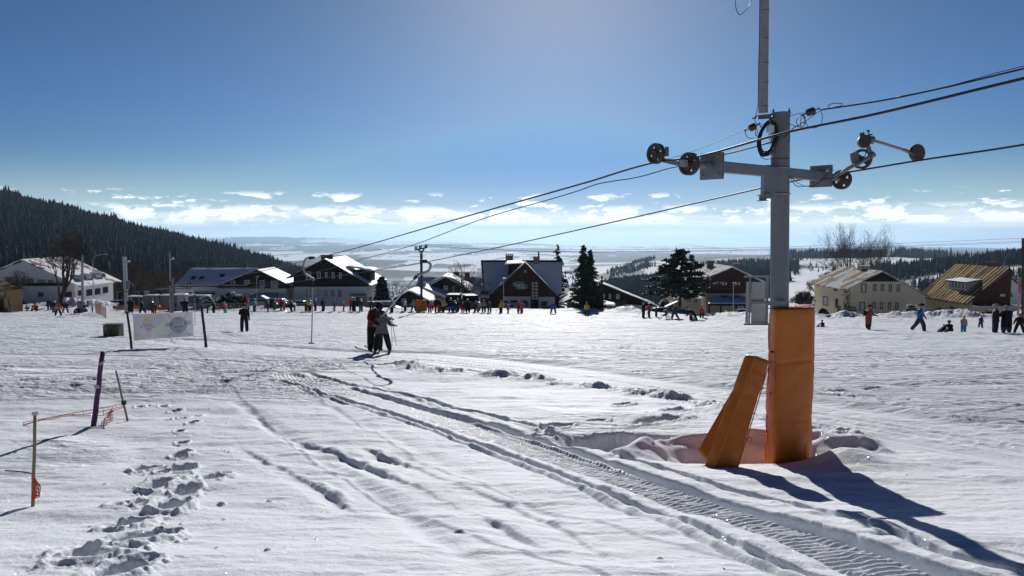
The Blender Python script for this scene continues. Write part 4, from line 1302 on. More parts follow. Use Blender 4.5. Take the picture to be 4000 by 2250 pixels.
A = P(2052, 1026, D - .5); EL = P(1912, 1153, D - .5); ER = P(2187, 1164, D - .5)
def rzp(x): return A.z + (EL.z - A.z) * (x - A.x) / (EL.x - A.x) if x < A.x else A.z + (ER.z - A.z) * (x - A.x) / (ER.x - A.x)
x0 = P(1932, 1190, D).x; x1 = P(2168, 1190, D).x; zb = -15.8
mb = MB(); mb.prism([(x0, D, zb), (x1, D, zb), (x1, D, rzp(x1) - .3), (A.x, D, A.z - .3), (x0, D, rzp(x0) - .3)], (0, 8, 0)); mb.build('cladding', M_REDWOOD, root)
zc = P(2050, 1160, D).z; xw = P(1967, 1190, D).x; xd0 = P(2073, 1190, D).x; xd1 = P(2103, 1190, D).x
for xa_, xb_ in ((xw, xd0), (xd1, x1 - .05)):
    mb = MB(); mb.box(((xa_ + xb_) / 2, D, (zb + zc) / 2), (xb_ - xa_, 0.16, zc - zb)); mb.build('wall', M_WHITE, root)
for E in (EL, ER):
    q = [Vector((E.x, D - .5, E.z)), Vector((E.x, D + 7.5, E.z)), Vector((A.x, D + 7.5, A.z)), Vector((A.x, D - .5, A.z))]
    mb = MB(); mb.hexa(q, [p - Vector((0, 0, .28)) for p in q]); mb.build('roof', M_FRAMED, root)
    snow_sheet('snow_cover', [p + Vector((0, 0.25 if i in (0, 3) else 0, .01)) for i, p in enumerate(q)], 0.14 if E is EL else 0.07, root, nu=14, nv=20, seed=23)
# timber dormer with a cap of snow
a = P(1985, 1075, D + 2.5); b = P(2046, 1028, D + 2.5)
mb = MB(); mb.box(((a.x + b.x) / 2, D + 5, (a.z + b.z) / 2 - .3), (b.x - a.x, 5, b.z - a.z + .2)); mb.build('dormer', M_DARKWOOD, root)
q = [P(1972, 1033, D + 2.2), P(2048, 1028, D + 2.2), P(2040, 1021, D + 6), P(1978, 1022, D + 6)]
snow_sheet('snow_cover', q, 0.3, root, nu=12, nv=6, seed=25)
chimney(root, 1975, 1000, 2004, 1018, D + 8, 1.1, M_STONE)
mb = MB(); a = P(1974, 994, D + 7.9); b = P(2005, 989, D + 7.9); mb.box(((a.x + b.x) / 2, D + 8.6, (a.z + b.z) / 2), (b.x - a.x, 1.3, b.z - a.z))
for k in range(4): mb.tube([P(1978 + 8 * k, 1001, D + 8.4), P(1978 + 8 * k, 992, D + 8.4)], 0.06, 5)
mb.build('chimney_cowl', M_FRAMED, root)
chimney(root, 2084, 1004, 2108, 1020, D + 8, 1.1, M_STONE)
mb = MB(); mb.tube([P(2104, 1006, D + 8.3), P(2104, 980, D + 8.3)], 0.14, 8); mb.build('flue', M_FRAMED, root)
# stair window: two columns of six lights
for k, (ya, yb_) in enumerate(((1101, 1111), (1113, 1123), (1125, 1135), (1138, 1148), (1150, 1160), (1161, 1171))):
    for xa_, xb_ in ((2076, 2088), (2090, 2102)):
        window(root, wrect(xa_, ya, xb_, yb_, D), (0, -1, 0), frame=M_FRAMED, pane=M_CURTAIN, bars=0, fw=0.05)
window(root, wrect(2048, 1056, 2056, 1064, D), (0, -1, 0), bars=0, pane=M_CURTAIN, fw=0.05)
window(root, wrect(2074, 1173, 2102, 1212, D - .02), (0, -1, 0), frame=M_REDWOOD, pane=M_REDWOOD, bars=0, name='door')
for a_ in ((1968, 1175, 1982, 1188), (1994, 1173, 2021, 1182), (2033, 1174, 2060, 1200), (2115, 1177, 2137, 1196)):
    window(root, wrect(*a_, D - .09), (0, -1, 0), frame=M_FRAMED, bars=1 if a_[0] < 2100 else 0, fw=0.06)
mb = MB(); q = wrect(1965, 1159, 2074, 1161, D - .25); mb.hexa(q, [p + Vector((0, .18, 0)) for p in q]); mb.build('ledge', M_RSNOW, root)
q = [P(1876, 1162, 123.5), P(1912, 1162, 123.5), P(1908, 1142, 126), P(1878, 1136, 126)]
mb = MB(); mb.hexa(q, [p - Vector((0, 0, .2)) for p in q]); mb.build('porch_roof', M_FRAMED, root)
snow_sheet('snow_cover', q, 0.25, root, nu=8, nv=6, seed=27)
mb = MB(); mb.box((P(1893, 1180, 124.5).x, 125, -12.5), (1.3, 1.4, 5.4)); mb.build('porch', M_REDWOOD, root)
# the sign: two overlapping green ovals with the name in pale letters
M_SIGN = mat('green_sign', (0.0, 0.16, 0.13), 0.5, var=0.05); M_LET = mat('pale_lettering', (0.55, 0.66, 0.66), 0.6, var=0.02)
sp = D - .22
def oval(mb, cx, cy, rx, ry_, y0, y1, mi=0, n=28):
    pts = []
    for k in range(n):
        t = 2 * math.pi * k / n
        c_ = abs(math.cos(t)) ** 0.75 * (1 if math.cos(t) >= 0 else -1); s_ = abs(math.sin(t)) ** 0.75 * (1 if math.sin(t) >= 0 else -1)
        p = P(cx + rx * c_, cy + ry_ * s_, y0); pts.append(p)
    mb.prism(pts, (0, y1 - y0, 0), mi)
sg = MB(); oval(sg, 2026, 1111, 23.5, 10.5, sp, sp + .12, 1); oval(sg, 2037, 1120, 23.5, 9.5, sp + .01, sp + .13, 1)
oval(sg, 2026, 1111, 22.3, 9.3, sp - .03, sp + .1, 0); oval(sg, 2037, 1120, 22.3, 8.3, sp - .025, sp + .1, 0)
sgo = sg.build('sign', [M_SIGN, M_LET], root)


def text_part(body, parent, center, size, m, rot=(math.radians(90), 0, 0), extrude=0.01, mirror=False, width=None, name='lettering'):
    cu = bpy.data.curves.new(name, 'FONT'); cu.body = body; cu.size = size; cu.extrude = extrude; cu.offset = size * 0.02
    cu.align_x = 'CENTER'; cu.align_y = 'CENTER'
    ob = bpy.data.objects.new(name, cu); COL.objects.link(ob)
    dg = bpy.context.evaluated_depsgraph_get(); dg.update()
    me = bpy.data.meshes.new_from_object(ob.evaluated_get(dg))
    bpy.data.objects.remove(ob)
    me.materials.clear(); me.materials.append(m)
    xs_ = [v.co.x for v in me.vertices]
    k = 1.0 if width is None else width / max(1e-6, max(xs_) - min(xs_))
    M4 = Matrix.Translation(center) @ Matrix.Rotation(rot[2], 4, 'Z') @ Matrix.Rotation(rot[0], 4, 'X') @ Matrix.Diagonal((-k if mirror else k, 1, 1, 1))
    top = parent if parent.parent is None else parent.parent
    me.transform(root_matrix(top).inverted() @ M4)
    o = bpy.data.objects.new(name, me); COL.objects.link(o); o.parent = parent
    return o


text_part('Penzion', sgo, P(2026, 1111.5, sp - .05), 0.62, M_LET, width=1.55)
text_part('Pánek', sgo, P(2036, 1121, sp - .05), 0.62, M_LET, width=1.38)

# --- dark half-gable to the right of the spruces
r, rz, g = gable_house('hillside_cabin', 'dark cabin with one long snowy roof slope running down to the right', 128, (2352, 1108), (2180, 1190), (2585, 1203), 2230, 2560, 1215, 9, M_WHITE, M_DARKWOOD, 1186, snowL=0.2, snowR=0.2)
for a_ in ((2357, 1148, 2362, 1165), (2378, 1148, 2386, 1168), (2407, 1149, 2420, 1168)):
    window(r, wrect(*a_, 127.95), (0, -1, 0), bars=0, fw=0.06, pane=M_CURTAIN)
chimney(r, 2346, 1095, 2356, 1112, 127.6, 0.7, M_FRAMED); mb = MB(); mb.tube([P(2351, 1096, 128), P(2351, 1076, 128)], 0.16, 8); mb.build('flue', M_FRAMED, r)
root = thing('woodshed', 'open low woodshed under snow right of the dark spruce', 'shed', (P(2370, 1200, 112).x, 112, -14.5))
q = [P(2330, 1190, 111), P(2412, 1199, 111), P(2402, 1184, 114), P(2342, 1171, 114)]
mb = MB(); mb.hexa(q, [p - Vector((0, 0, .2)) for p in q]); mb.build('roof', M_DARKWOOD, root)
snow_sheet('snow_cover', q, 0.22, root, nu=12, nv=6, seed=31)
mb = MB()
for px in (2342, 2364, 2386): mb.tube([P(px, 1192, 111.5), P(px, 1235, 111.5)], 0.14, 6)
mb.build('posts', M_DARKWOOD, root)
mb = MB(); mb.box((P(2372, 1210, 114).x, 114, -13.2), (3.2, .3, 3.0)); mb.build('back_wall', M_DARKWOOD, root)

# --- brown house behind the pine, with carport
r, rz, g = gable_house('brown_lodge', 'brown house with golden sunlit roof and two stone chimneys behind the pine', 132, (2862, 1041), (2742, 1092), (2992, 1103), 2757, 2975, 1225, 15.0, M_CREAM, M_REDWOOD, 1146, roofm=M_TIN_K, snowL=0, snowR=0.12)
for a_ in ((2817, 1101, 2829, 1116), (2829.5, 1101, 2841, 1116), (2869, 1101, 2881, 1116), (2881.5, 1101, 2893, 1116)):
    window(r, wrect(*a_, 131.95), (0, -1, 0), frame=M_FRAMED, pane=M_CURTAIN, bars=0, fw=0.08)
for a_ in ((2815, 1155, 2840, 1161), (2865, 1155, 2892, 1161)):
    window(r, wrect(*a_, 132), (0, -1, 0), frame=M_FRAMED, bars=0, fw=0.05)
chimney(r, 2765, 1020, 2788, 1046, 141, 1.0, M_STONE); chimney(r, 2866, 1031, 2892, 1052, 134, 1.0, M_STONE)
q = [P(2766, 1186, 124), P(2915, 1186, 124), P(2915, 1163, 131.9), P(2785, 1163, 131.9)]
mb = MB(); mb.hexa(q, [p - Vector((0, 0, .35)) for p in q]); mb.build('carport_roof', M_DARKWOOD, r)
snow_sheet('snow_cover', q, 0.25, r, nu=20, nv=8, seed=33)
mb = MB()
for px in (2770, 2816, 2876, 2911): mb.tube([P(px, 1188, 124.6), P(px, 1232, 124.6)], 0.15, 6)
mb.build('carport_posts', M_DARKWOOD, r)
# cream lower wing at the left, partly behind the pine
mb = MB(); a = P(2640, 1165, 126); b = P(2738, 1215, 126); mb.box(((a.x + b.x) / 2, 130, (a.z + b.z) / 2 - 1), (b.x - a.x, 8, a.z - b.z + 2)); mb.build('wing', M_CREAM, r)
for a_ in ((2681, 1162, 2697, 1178), (2710, 1166, 2722, 1182)):
    window(r, wrect(*a_, 126), (0, -1, 0), frame=M_FRAMED, bars=0)
q = [P(2630, 1167, 125.5), P(2745, 1167, 125.5), P(2745, 1150, 130), P(2640, 1150, 130)]
snow_sheet('snow_cover', q, 0.25, r, nu=14, nv=6, seed=35)
q = [P(2590, 1205, 112), P(2645, 1180, 112), P(2650, 1176, 117), P(2600, 1199, 117)]
root = thing('garden_shed', 'small tilted white-roofed shed left of the pine trunk', 'shed', (P(2620, 1200, 114).x, 114, -14))
mb = MB(); mb.hexa([p - Vector((0, 0, .02)) for p in q], [p - Vector((0, 0, .2)) for p in q]); mb.prism([P(2600, 1225, 112.5), P(2645, 1225, 112.5), P(2645, 1183, 112.5), P(2600, 1204, 112.5)], (0, 4, 0)); mb.build('wall', M_DARKWOOD, root)
snow_sheet('snow_cover', q, 0.22, root, nu=8, nv=6, seed=37)

# --- pale yellow house
r, rz, g = gable_house('yellow_house', 'pale yellow two-storey house with half-snowed metal roof right of the pylon', 130, (3448, 1058), (3300, 1131), (3634, 1157), 3312, 3612, 1245, 14.8, M_YELLOW, M_DARKWOOD, 1100, roofm=M_TIN_L, snowL=0, snowR=0.1, over=0.6)
wp = M_CURTAIN
for px0, px1, ya, yb_ in ((3363, 3383, 1108, 1144), (3411, 3422, 1109, 1137), (3441, 3452, 1110, 1138), (3472, 3483, 1111, 1139), (3502, 3514, 1111, 1140),
                          (3358, 3377, 1179, 1213), (3407, 3418, 1180, 1206), (3437, 3449, 1180, 1208), (3468, 3479, 1181, 1209), (3497, 3509, 1182, 1210)):
    window(r, wrect(px0, ya, px1, yb_, 130), (0, -1, 0), frame=M_FRAMED, pane=M_CURTAIN, bars=0, fw=0.13)
for a_ in ((3271, 1124, 3257, 1138), (3234, 1160, 3214, 1196), (3273, 1168, 3263, 1204)):
    x_ = g['x0']
    q = srect(a_[0], a_[1], a_[2], a_[3], x_)
    window(r, [q[1], q[0], q[3], q[2]], (-1, 0, 0), frame=M_FRAMED, bars=0, fw=0.12)
chimney(r, 3364, 1040, 3398, 1074, 136, 1.5, M_CREAM)
mb = MB(); a = P(3398, 1180, 129.8); rngv = random.Random(5)
for k in range(70):
    x = 3306 + rngv.gauss(0, 5); y = rngv.uniform(1140, 1240)
    mb.tube([P(x, y, 129.7), P(x + rngv.gauss(0, 5), y - rngv.uniform(6, 16), 129.6)], 0.05, 4)
mb.build('creeper', M_TWIG, r)
for k, (xa_, xb_, ya, yb_) in enumerate(((3315, 3341, 1200, 1236), (3271, 3283, 1195, 1240))):
    mb = MB()
    for i in range(4):
        t = i / 3
        mb.tube([P(xa_ + (xb_ - xa_) * t, ya, 129.6 if k == 0 else 131), P(xa_ + (xb_ - xa_) * t, yb_ + 6, 129.6 if k == 0 else 131)], 0.06, 4)
        yy = ya + (yb_ - ya) * t
        mb.tube([P(xa_, yy, 129.6 if k == 0 else 131), P(xb_, yy, 129.6 if k == 0 else 131)], 0.06, 4)
    mb.build('trellis', M_DARKWOOD, r)

# --- steep tan metal roof at the far right
D = 124.0
A = P(3945, 1045, D - .4); EL = P(3776, 1186, D - .4)
root = thing('tin_roofed_house', 'brown house with steep tan streaked metal roof and a long dormer at far right', 'house', (P(3860, 1200, D).x, D + 6, -16), 'houses below the slope')
x1 = P(3943, 1200, D).x; x0 = P(3792, 1200, D).x; Lm = 14.5
def rzm(x): return A.z + (EL.z - A.z) * (x - A.x) / (EL.x - A.x)
mb = MB(); mb.prism([(x0, D, -16.2), (x1, D, -16.2), (x1, D, A.z - .25), (x0, D, rzm(x0) - .25)], (0, Lm, 0)); mb.build('wall', M_CREAM, root)
mb = MB(); zc = P(3900, 1190, D).z; mb.prism([(x0 + .2, D - .06, zc), (x1 + .06, D - .06, zc), (x1 + .06, D - .06, A.z - .28), (x0 + .2, D - .06, max(zc + .05, rzm(x0 + .2) - .3))], (0, Lm + .1, 0)); mb.build('cladding', M_REDWOOD, root)
q = [Vector((EL.x, D - .4, EL.z)), Vector((EL.x, D + Lm + .4, EL.z)), Vector((A.x, D + Lm + .4, A.z)), Vector((A.x, D - .4, A.z))]
mb = MB(); mb.hexa(q, [p - Vector((0, 0, .22)) for p in q]); mb.build('roof', M_TIN_M, root)
mb = MB(); mb.hexa([Vector((A.x, D - .4, A.z)), Vector((A.x, D + Lm + .4, A.z)), Vector((A.x + .25, D + Lm + .4, A.z - .5)), Vector((A.x + .25, D - .4, A.z - .5))], [Vector((A.x, D - .4, A.z - .3)), Vector((A.x, D + Lm + .4, A.z - .3)), Vector((A.x + .1, D + Lm + .4, A.z - .6)), Vector((A.x + .1, D - .4, A.z - .6))]); mb.build('ridge_cap', M_DARKWOOD, root)
chimney(root, 3862, 1026, 3902, 1052, D + 5.2, 1.4)
# dormer: windows face the camera-left side
xd = x0 + 1.15
y_a, y_b = D + 3.0, D + 8.6
zs = rzm(xd); ztop = zs + 1.5
xin = A.x - (A.z - ztop - .35) / (A.z - EL.z) * (A.x - EL.x)
mb = MB(); mb.prism([(xd, y_a, zs - .4), (xin, y_a, ztop + .28), (xd, y_a, ztop)], (0, y_b - y_a, 0)); dm = mb.build('dormer', M_GREYPAINT, root)
q = [Vector((xd - .45, y_a - .3, ztop - .02)), Vector((xd - .45, y_b + .3, ztop - .02)), Vector((xin, y_b + .3, ztop + .42)), Vector((xin, y_a - .3, ztop + .42))]
mb = MB(); mb.hexa(q, [p - Vector((0, 0, .14)) for p in q]); mb.build('dormer_roof', M_DARKWOOD, root)
snow_sheet('snow_cover', q, 0.14, root, nu=14, nv=8, seed=41)
for k in range(5):
    ya_ = y_a + .35 + k * 1.02
    q = [Vector((xd, ya_ + .75, zs + .35)), Vector((xd, ya_, zs + .35)), Vector((xd, ya_, ztop - .15)), Vector((xd, ya_ + .75, ztop - .15))]
    window(root, q, (-1, 0, 0), frame=M_FRAMED, pane=M_CURTAIN, bars=0, fw=0.1)
window(root, wrect(3906, 1149, 3926, 1158, D - .06), (0, -1, 0), frame=M_CURTAIN, pane=M_CURTAIN, bars=0)
q = [P(3800, 1196, D - 2.5), P(4060, 1196, D - 2.5), P(4060, 1190, D - .1), P(3800, 1190, D - .1)]
mb = MB(); mb.hexa(q, [p - Vector((0, 0, .2)) for p in q]); mb.build('porch_roof', M_GREYPAINT, root)
# white neighbour peeking out
r, rz, g = gable_house('white_gable_house', 'small white gable house half hidden at the right edge', 150, (3950, 1080), (3800, 1160), (4080, 1190), 3815, 4070, 1230, 10, M_WHITE, M_WHITE, 1225, snowL=0.15, snowR=0.2)
window(r, wrect(3944, 1146, 3954, 1160, 149.95), (0, -1, 0), frame=M_FRAMED, bars=0)

# --- larch kiosk at the left edge
D = 95.0
root = thing('wooden_kiosk', 'raw larch kiosk at the left edge with a yellow notice', 'kiosk', (P(-20, 1230, D).x, D + 1.5, base_z(P(-20, 1230, D).x, D)))
xl, xr = P(-150, 1200, D).x, P(29, 1200, D).x
zt_l, zt_r = P(-60, 1108, D).z, P(30, 1137, D).z; zb = P(0, 1236, D).z - .3
mb = MB(); mb.prism([(xl, D, zb), (xr, D, zb), (xr, D, zt_r), ((xl + xr) / 2, D, zt_l), (xl, D, zt_r)], (0, 3, 0)); mb.build('wall', M_WOODRAW, root)
for sgn, xe in ((0, xl - .3), (1, xr + .12)):
    q = [Vector((xe, D - .4, zt_r - .05)), Vector((xe, D + 3.3, zt_r - .05)), Vector(((xl + xr) / 2, D + 3.3, zt_l + .1)), Vector(((xl + xr) / 2, D - .4, zt_l + .1))]
    mb = MB(); mb.hexa([p + Vector((0, 0, .12)) for p in q], q); mb.build('roof', M_WOODRAW, root)
q = wrect(-40, 1168, 15, 1215, D - .03); mb = MB(); mb.hexa(q, [p + Vector((0, .1, 0)) for p in q]); mb.build('opening', M_FRAMED, root)
q = wrect(18, 1166, 28, 1204, D - .05); mb = MB(); mb.hexa(q, [p + Vector((0, .04, 0)) for p in q]); mb.build('notice', mat('yellow_paper', (0.55, 0.42, 0.10), 0.7), root)
q = wrect(2, 1140, 15, 1155, D - .05); mb = MB(); mb.hexa(q, [p + Vector((0, .04, 0)) for p in q]); mb.build('plaque', mat('pale_plaque', (0.45, 0.4, 0.33), 0.7), root)

# ------------------------------------------------------------------ the ski-tow pylon
PX, PY = PYL
def V3(*a): return Vector(a)
zfoot = zat(PX, PY) - 0.3


def wheel(parent, c, axis, r=0.125, w=0.05, spokes=4, m=M_RUST, hub=True, name='sheave'):
    """grooved cable wheel with a rim, web openings and a hub"""
    c = Vector(c); ax = Vector(axis).normalized()
    mb = MB()
    prof = [(r * .80, -w / 2), (r, -w / 2), (r * 1.0, -w * .35), (r * .9, -w * .08), (r * .9, w * .08), (r, w * .35), (r, w / 2), (r * .80, w / 2), (r * .76, w * .3), (r * .76, -w * .3), (r * .80, -w / 2)]
    mb.lathe(prof, c, ax, 32)
    mb.lathe([(0.0, -w * .75), (r * .30, -w * .75), (r * .30, w * .75), (0.0, w * .75)], c, ax, 16)
    a = ax.cross(Vector((0, 0, 1))).normalized(); b = ax.cross(a)
    for k in range(spokes):
        t = 2 * math.pi * k / spokes + .4
        d = a * math.cos(t) + b * math.sin(t); p = ax.cross(d)
        w0, w1 = r * .26, r * .42
        q = [c + d * r * .2 - p * w0, c + d * r * .2 + p * w0, c + d * r * .80 + p * w1, c + d * r * .80 - p * w1]
        mb.hexa([v + ax * w * .22 for v in q], [v - ax * w * .22 for v in q])
    return mb.build(name, m, parent, smooth=False)


pyl = thing('tow_pylon', 'grey steel ski-tow pylon with cross-arm, cable wheels and a thin galvanised mast on top', 'pylon', (PX, PY, zfoot))
top = P(3049, 440, PY); bot = Vector((PX, PY, zfoot))
R0 = 0.114
mb = MB(); mb.tube([bot, bot.lerp(top, .5), top], R0, 40, caps=True)
mb.tube([top + V3(0, 0, -1.05) + (bot - top).normalized() * 0, top + V3(0, 0, -1.052)], R0 + .004, 40)
mb.build('column', M_STEEL, pyl, smooth=False)
# hose-clip seams and U-bolts
mb = MB()
for py, rr in ((622, .004), (1186, .006), (1197, .006)):
    c = P(3046, py, PY); ring = [c + V3((R0 + rr) * math.cos(t), (R0 + rr) * math.sin(t), 0) for t in [i * math.pi / 16 for i in range(33)]]
    mb.tube(ring, .004, 5)
mb.build('band', M_BLACK, pyl)
for py in (657, 758):
    c = P(3044, py, PY); ring = [c + V3(-.22, -.16, -.01)] + [c + V3((R0 + .014) * math.cos(t), (R0 + .014) * math.sin(t), 0) for t in [math.pi * (1.18 + .82 * i / 14) for i in range(15)]] + [c + V3(R0 + .02, .12, 0)]
    mb = MB(); mb.tube(ring, .0085, 8); mb.build('u_bolt', M_GALV, pyl, smooth=True)
# clamp housing left of the column
q0 = P(2990, 645, 9.52); q1 = P(3012, 774, 9.52)
mb = MB(); mb.box(((q0.x + PX) / 2 - .01, 9.58, (q0.z + q1.z) / 2), (PX - q0.x, .16, q0.z - q1.z)); mb.build('clamp_housing', M_STEEL, pyl, bevel=.006)
mb = MB(); c = P(2980, 762, 9.5); mb.box(c, (.12, .10, .008)); mb.box(c + V3(0, 0, -.035), (.09, .012, .06)); mb.box(c + V3(0, 0, -.07), (.12, .10, .008)); mb.build('bracket', M_STEEL, pyl)
# cross-arm (square tube)
aL = P(2782, 646, 8.72); aR = P(3205, 692, 10.28)
aL.z = aR.z = (aL.z * .55 + aR.z * .45)
ad = (aR - aL).normalized(); an = V3(-ad.y, ad.x, 0)
def beam(a, b, hw, hh):
    d = (b - a).normalized(); s = V3(-d.y, d.x, 0).normalized() * hw; u = V3(0, 0, hh)
    m_ = MB(); m_.hexa([a - s - u, a + s - u, a + s + u, a - s + u], [b - s - u, b + s - u, b + s + u, b - s + u]); return m_
cut1 = P(2994, 668, 9.4); cut1 = aL + ad * ((cut1 - aL).dot(ad)); cut2 = aL + ad * ((P(3078, 680, 9.7) - aL).dot(ad))
beam(aL, aR, .065, .062).build('cross_arm', M_STEEL, pyl, bevel=.01)
# end plates carrying the wheels
def plate(pc, w, h, dirv, name='end_plate'):
    dirv = Vector(dirv).normalized(); s = V3(-dirv.y, dirv.x, 0)
    m_ = MB()
    for off in (0, .03):
        c = pc + dirv * off
        q = [c - s * w / 2 + V3(0, 0, -h / 2), c + s * w / 2 + V3(0, 0, -h / 2), c + s * w / 2 + V3(0, 0, h / 2), c - s * w / 2 + V3(0, 0, h / 2)]
        m_.hexa([v + dirv * .009 for v in q], [v - dirv * .009 for v in q])
    o = m_.build(name, M_STEEL, pyl, bevel=.003)
    m_ = MB()
    for a in (-1, 1):
        for b in (-1, 1):
            c = pc + s * w * .36 * a + V3(0, 0, h * .34 * b)
            m_.tube([c - dirv * .045, c + dirv * .06], .011, 6)
    m_.build('bolts', M_GALV, pyl)
    return o
TD = V3(-.474, .880, 0).normalized()           # towards the bottom station
plate(aL + V3(0, 0, .0) - ad * .02, .30, .30, ad)
plate(aR + ad * .0, .30, .29, ad)
# left wheel pair on its rocker
wB = P(2692, 640, 8.52); wA = P(2562, 600, 8.98)
axL = V3(-.80, -.62, 0.02)
mb = MB(); mb.tube([aL - ad * .03, wB + (aL - wB).normalized() * .06], .042, 16); mb.tube([aL - ad * .10, aL - ad * .13], .055, 16); mb.build('axle_tube', M_STEEL, pyl, smooth=False)
wheel(pyl, wB, ad, .128, .055)
mb = MB(); mb.tube([wB - ad * .12, wB - ad * .035], .022, 8); mb.box(wB - ad * .10, (.07, .07, .075), Matrix.Rotation(math.atan2(ad.y, ad.x), 3, 'Z')); mb.build('hub_cap', M_GALV, pyl, bevel=.006)
wheel(pyl, wA, ad, .122, .05)
mb = MB()
r1 = wB + ad * .05 + V3(0, 0, -.03); r2 = wA + ad * .05 + V3(0, 0, -.06)
mb = beam(r1, r2, .014, .026); mb.build('rocker', M_STEEL, pyl, bevel=.004)
mb = MB(); c = P(2605, 592, 9.05); mb.box(c, (.05, .02, .11), Matrix.Rotation(math.atan2(ad.y, ad.x), 3, 'Z')); mb.build('guard_plate', M_STEEL, pyl)
# right wheels: one behind the plate, one out on the upper rocker
wC = P(3288, 702, 10.25); wE = P(3367, 621, 9.95)
wheel(pyl, wC, ad, .130, .055)
mb = MB(); mb.tube([aR, wC], .03, 12); mb.build('axle_tube', M_STEEL, pyl)
mb = beam(P(3258, 692, 10.1), P(3345, 640, 9.98), .016, .028); mb.build('rocker', M_GALV, pyl, bevel=.005)
wheel(pyl, wE, ad, .128, .055, 2)
mb = MB(); mb.prism([P(3322, 600, 9.9), P(3330, 596, 9.9), P(3350, 590, 9.9), P(3362, 640, 9.9), P(3352, 650, 9.9), P(3326, 630, 9.9)], V3(0, .02, 0)); mb.build('web_plate', M_STEEL, pyl)
mb = MB(); mb.tube([P(3345, 645, 9.86), P(3398, 612, 9.82)], .026, 10); mb.tube([P(3398, 612, 9.82), P(3414, 600, 9.82)], .040, 14); mb.tube([P(3402, 608, 9.85), P(3391, 570, 9.86), P(3388, 560, 9.86)], .026, 10); mb.build('elbow', M_STEEL, pyl)
# derailment switch housing: drum with a white-lit lid, arm and counterweight
drum = P(3376, 552, 9.84)
mb = MB(); mb.lathe([(0, -.05), (.072, -.05), (.078, -.03), (.078, .05), (0, .05)], drum, V3(-.25, -.95, .05), 28)
mb.build('switch_drum', M_DKSTEEL, pyl)
mb = MB(); mb.lathe([(0, 0.052), (.080, .052), (.080, .075), (0, .08)], drum, V3(-.25, -.95, .05) * -1, 28); mb.build('drum_lid', mat('white_lid', (.7, .7, .7), .4), pyl)
mb = MB(); mb.lathe([(0, -.02), (.03, -.02), (.03, .03), (0, .03)], P(3368, 527, 9.84), V3(-.2, 0, 1), 16); mb.build('drum_knob', M_DKSTEEL, pyl)
mb = MB(); mb.tube([P(3392, 545, 9.84), P(3412, 548, 9.84)], .05, 14); mb.build('pivot', M_STEEL, pyl)
mb = MB(); mb.tube([P(3397, 530, 9.84), P(3388, 508, 9.84)], .008, 6); mb.prism([P(3384, 507, 9.84), P(3397, 508, 9.84), P(3400, 514, 9.84), P(3391, 515, 9.84)], V3(0, .012, 0)); mb.tube([P(3385, 530, 9.82), P(3408, 525, 9.82)], .010, 6); mb.build('latch', M_DKSTEEL, pyl)
mb = MB(); mb.tube([P(3412, 549, 9.84), P(3540, 588, 9.84)], .018, 10); mb.tube([P(3528, 584, 9.83), P(3566, 600, 9.83)], .023, 8); mb.build('lever', M_GALV, pyl)
dc_ = P(3582, 597, 9.80)
mb = MB(); mb.lathe([(0, -.03), (.105, -.03), (.112, -.015), (.112, .015), (.105, .03), (0, .03)], dc_, V3(.30, -.95, .05), 32); mb.build('counterweight', M_RUST, pyl)
mb = MB(); mb.tube([P(3550, 592, 9.75), P(3572, 606, 9.74)], .010, 6); mb.build('lever_tip', mat('yellow_brass', (.25, .17, .07), .5, .4), pyl)
# head plate with studs, and the mast bolted on it off-centre
c = P(3023, 447, 9.58)
tl, tr = P(2962, 449, 9.52), P(3090, 437, 9.62)
mb = MB(); mb.hexa([tl + V3(0, 0, 0), tr, tr + V3(-.03, .26, 0), tl + V3(-.0, .24, 0)], [tl + V3(.0, 0, -.02), tr + V3(0, 0, -.02), tr + V3(-.03, .26, -.02), tl + V3(0, .24, -.02)])
mb.hexa([tl + V3(.0, 0, -.02), tl.lerp(tr, .45) + V3(0, 0, -.02), tl.lerp(tr, .45) + V3(0, .02, -.02), tl + V3(0, .02, -.02)], [tl + V3(-.02, -.02, -.055), tl.lerp(tr, .45) + V3(0, 0, -.06), tl.lerp(tr, .45) + V3(0, .02, -.06), tl + V3(-.02, 0, -.055)])
mb.build('head_plate', M_STEEL, pyl)
for px, py in ((3021, 436), (3083, 434)):
    p = P(px, py, 9.58); mb = MB(); mb.tube([p + V3(0, 0, -.02), p + V3(0, 0, .035)], .008, 6); mb.tube([p + V3(0, 0, -.006), p + V3(0, 0, .012)], .014, 6); mb.build('stud', M_DKSTEEL, pyl)
mbot = P(2981, 441, 9.58); mtop = P(2987, -160, 9.58)
mb = MB(); mb.tube([mbot, mtop], .0575, 28); mb.build('mast', M_GALV, pyl)
for py in (40, 150, 245, 321, 413):
    c = P(2983.5 + (441 - py) * .011 * .9, py, 9.58); mb = MB(); mb.tube([c + V3(.060 * math.cos(t), .060 * math.sin(t), .008 * math.sin(t)) for t in [i * math.pi / 12 for i in range(25)]], .003, 4)
    mb.tube([c + V3(-.06, -.01, 0), c + V3(-.075, -.012, -.004)], .004, 4); mb.build('cable_tie', M_BLACK, pyl)


def wire(name, pts, d, r, m=M_BLACK, parent=None, n=6, step=6):
    """thin cable through photo pixels (px, py[, depth])"""
    w = [P(p[0], p[1], p[2] if len(p) > 2 else d) for p in pts]
    out = []
    for i in range(len(w) - 1):
        p0 = w[max(i - 1, 0)]; p1 = w[i]; p2 = w[i + 1]; p3 = w[min(i + 2, len(w) - 1)]
        for k in range(step):
            t = k / step
            out.append(0.5 * ((2 * p1) + (p2 - p0) * t + (2 * p0 - 5 * p1 + 4 * p2 - p3) * t * t + (3 * p1 - p0 - 3 * p2 + p3) * t ** 3))
    out.append(w[-1])
    mb = MB(); mb.tube(out, r, n)
    if name is None: return mb
    return mb.build(name, m, parent, smooth=True)


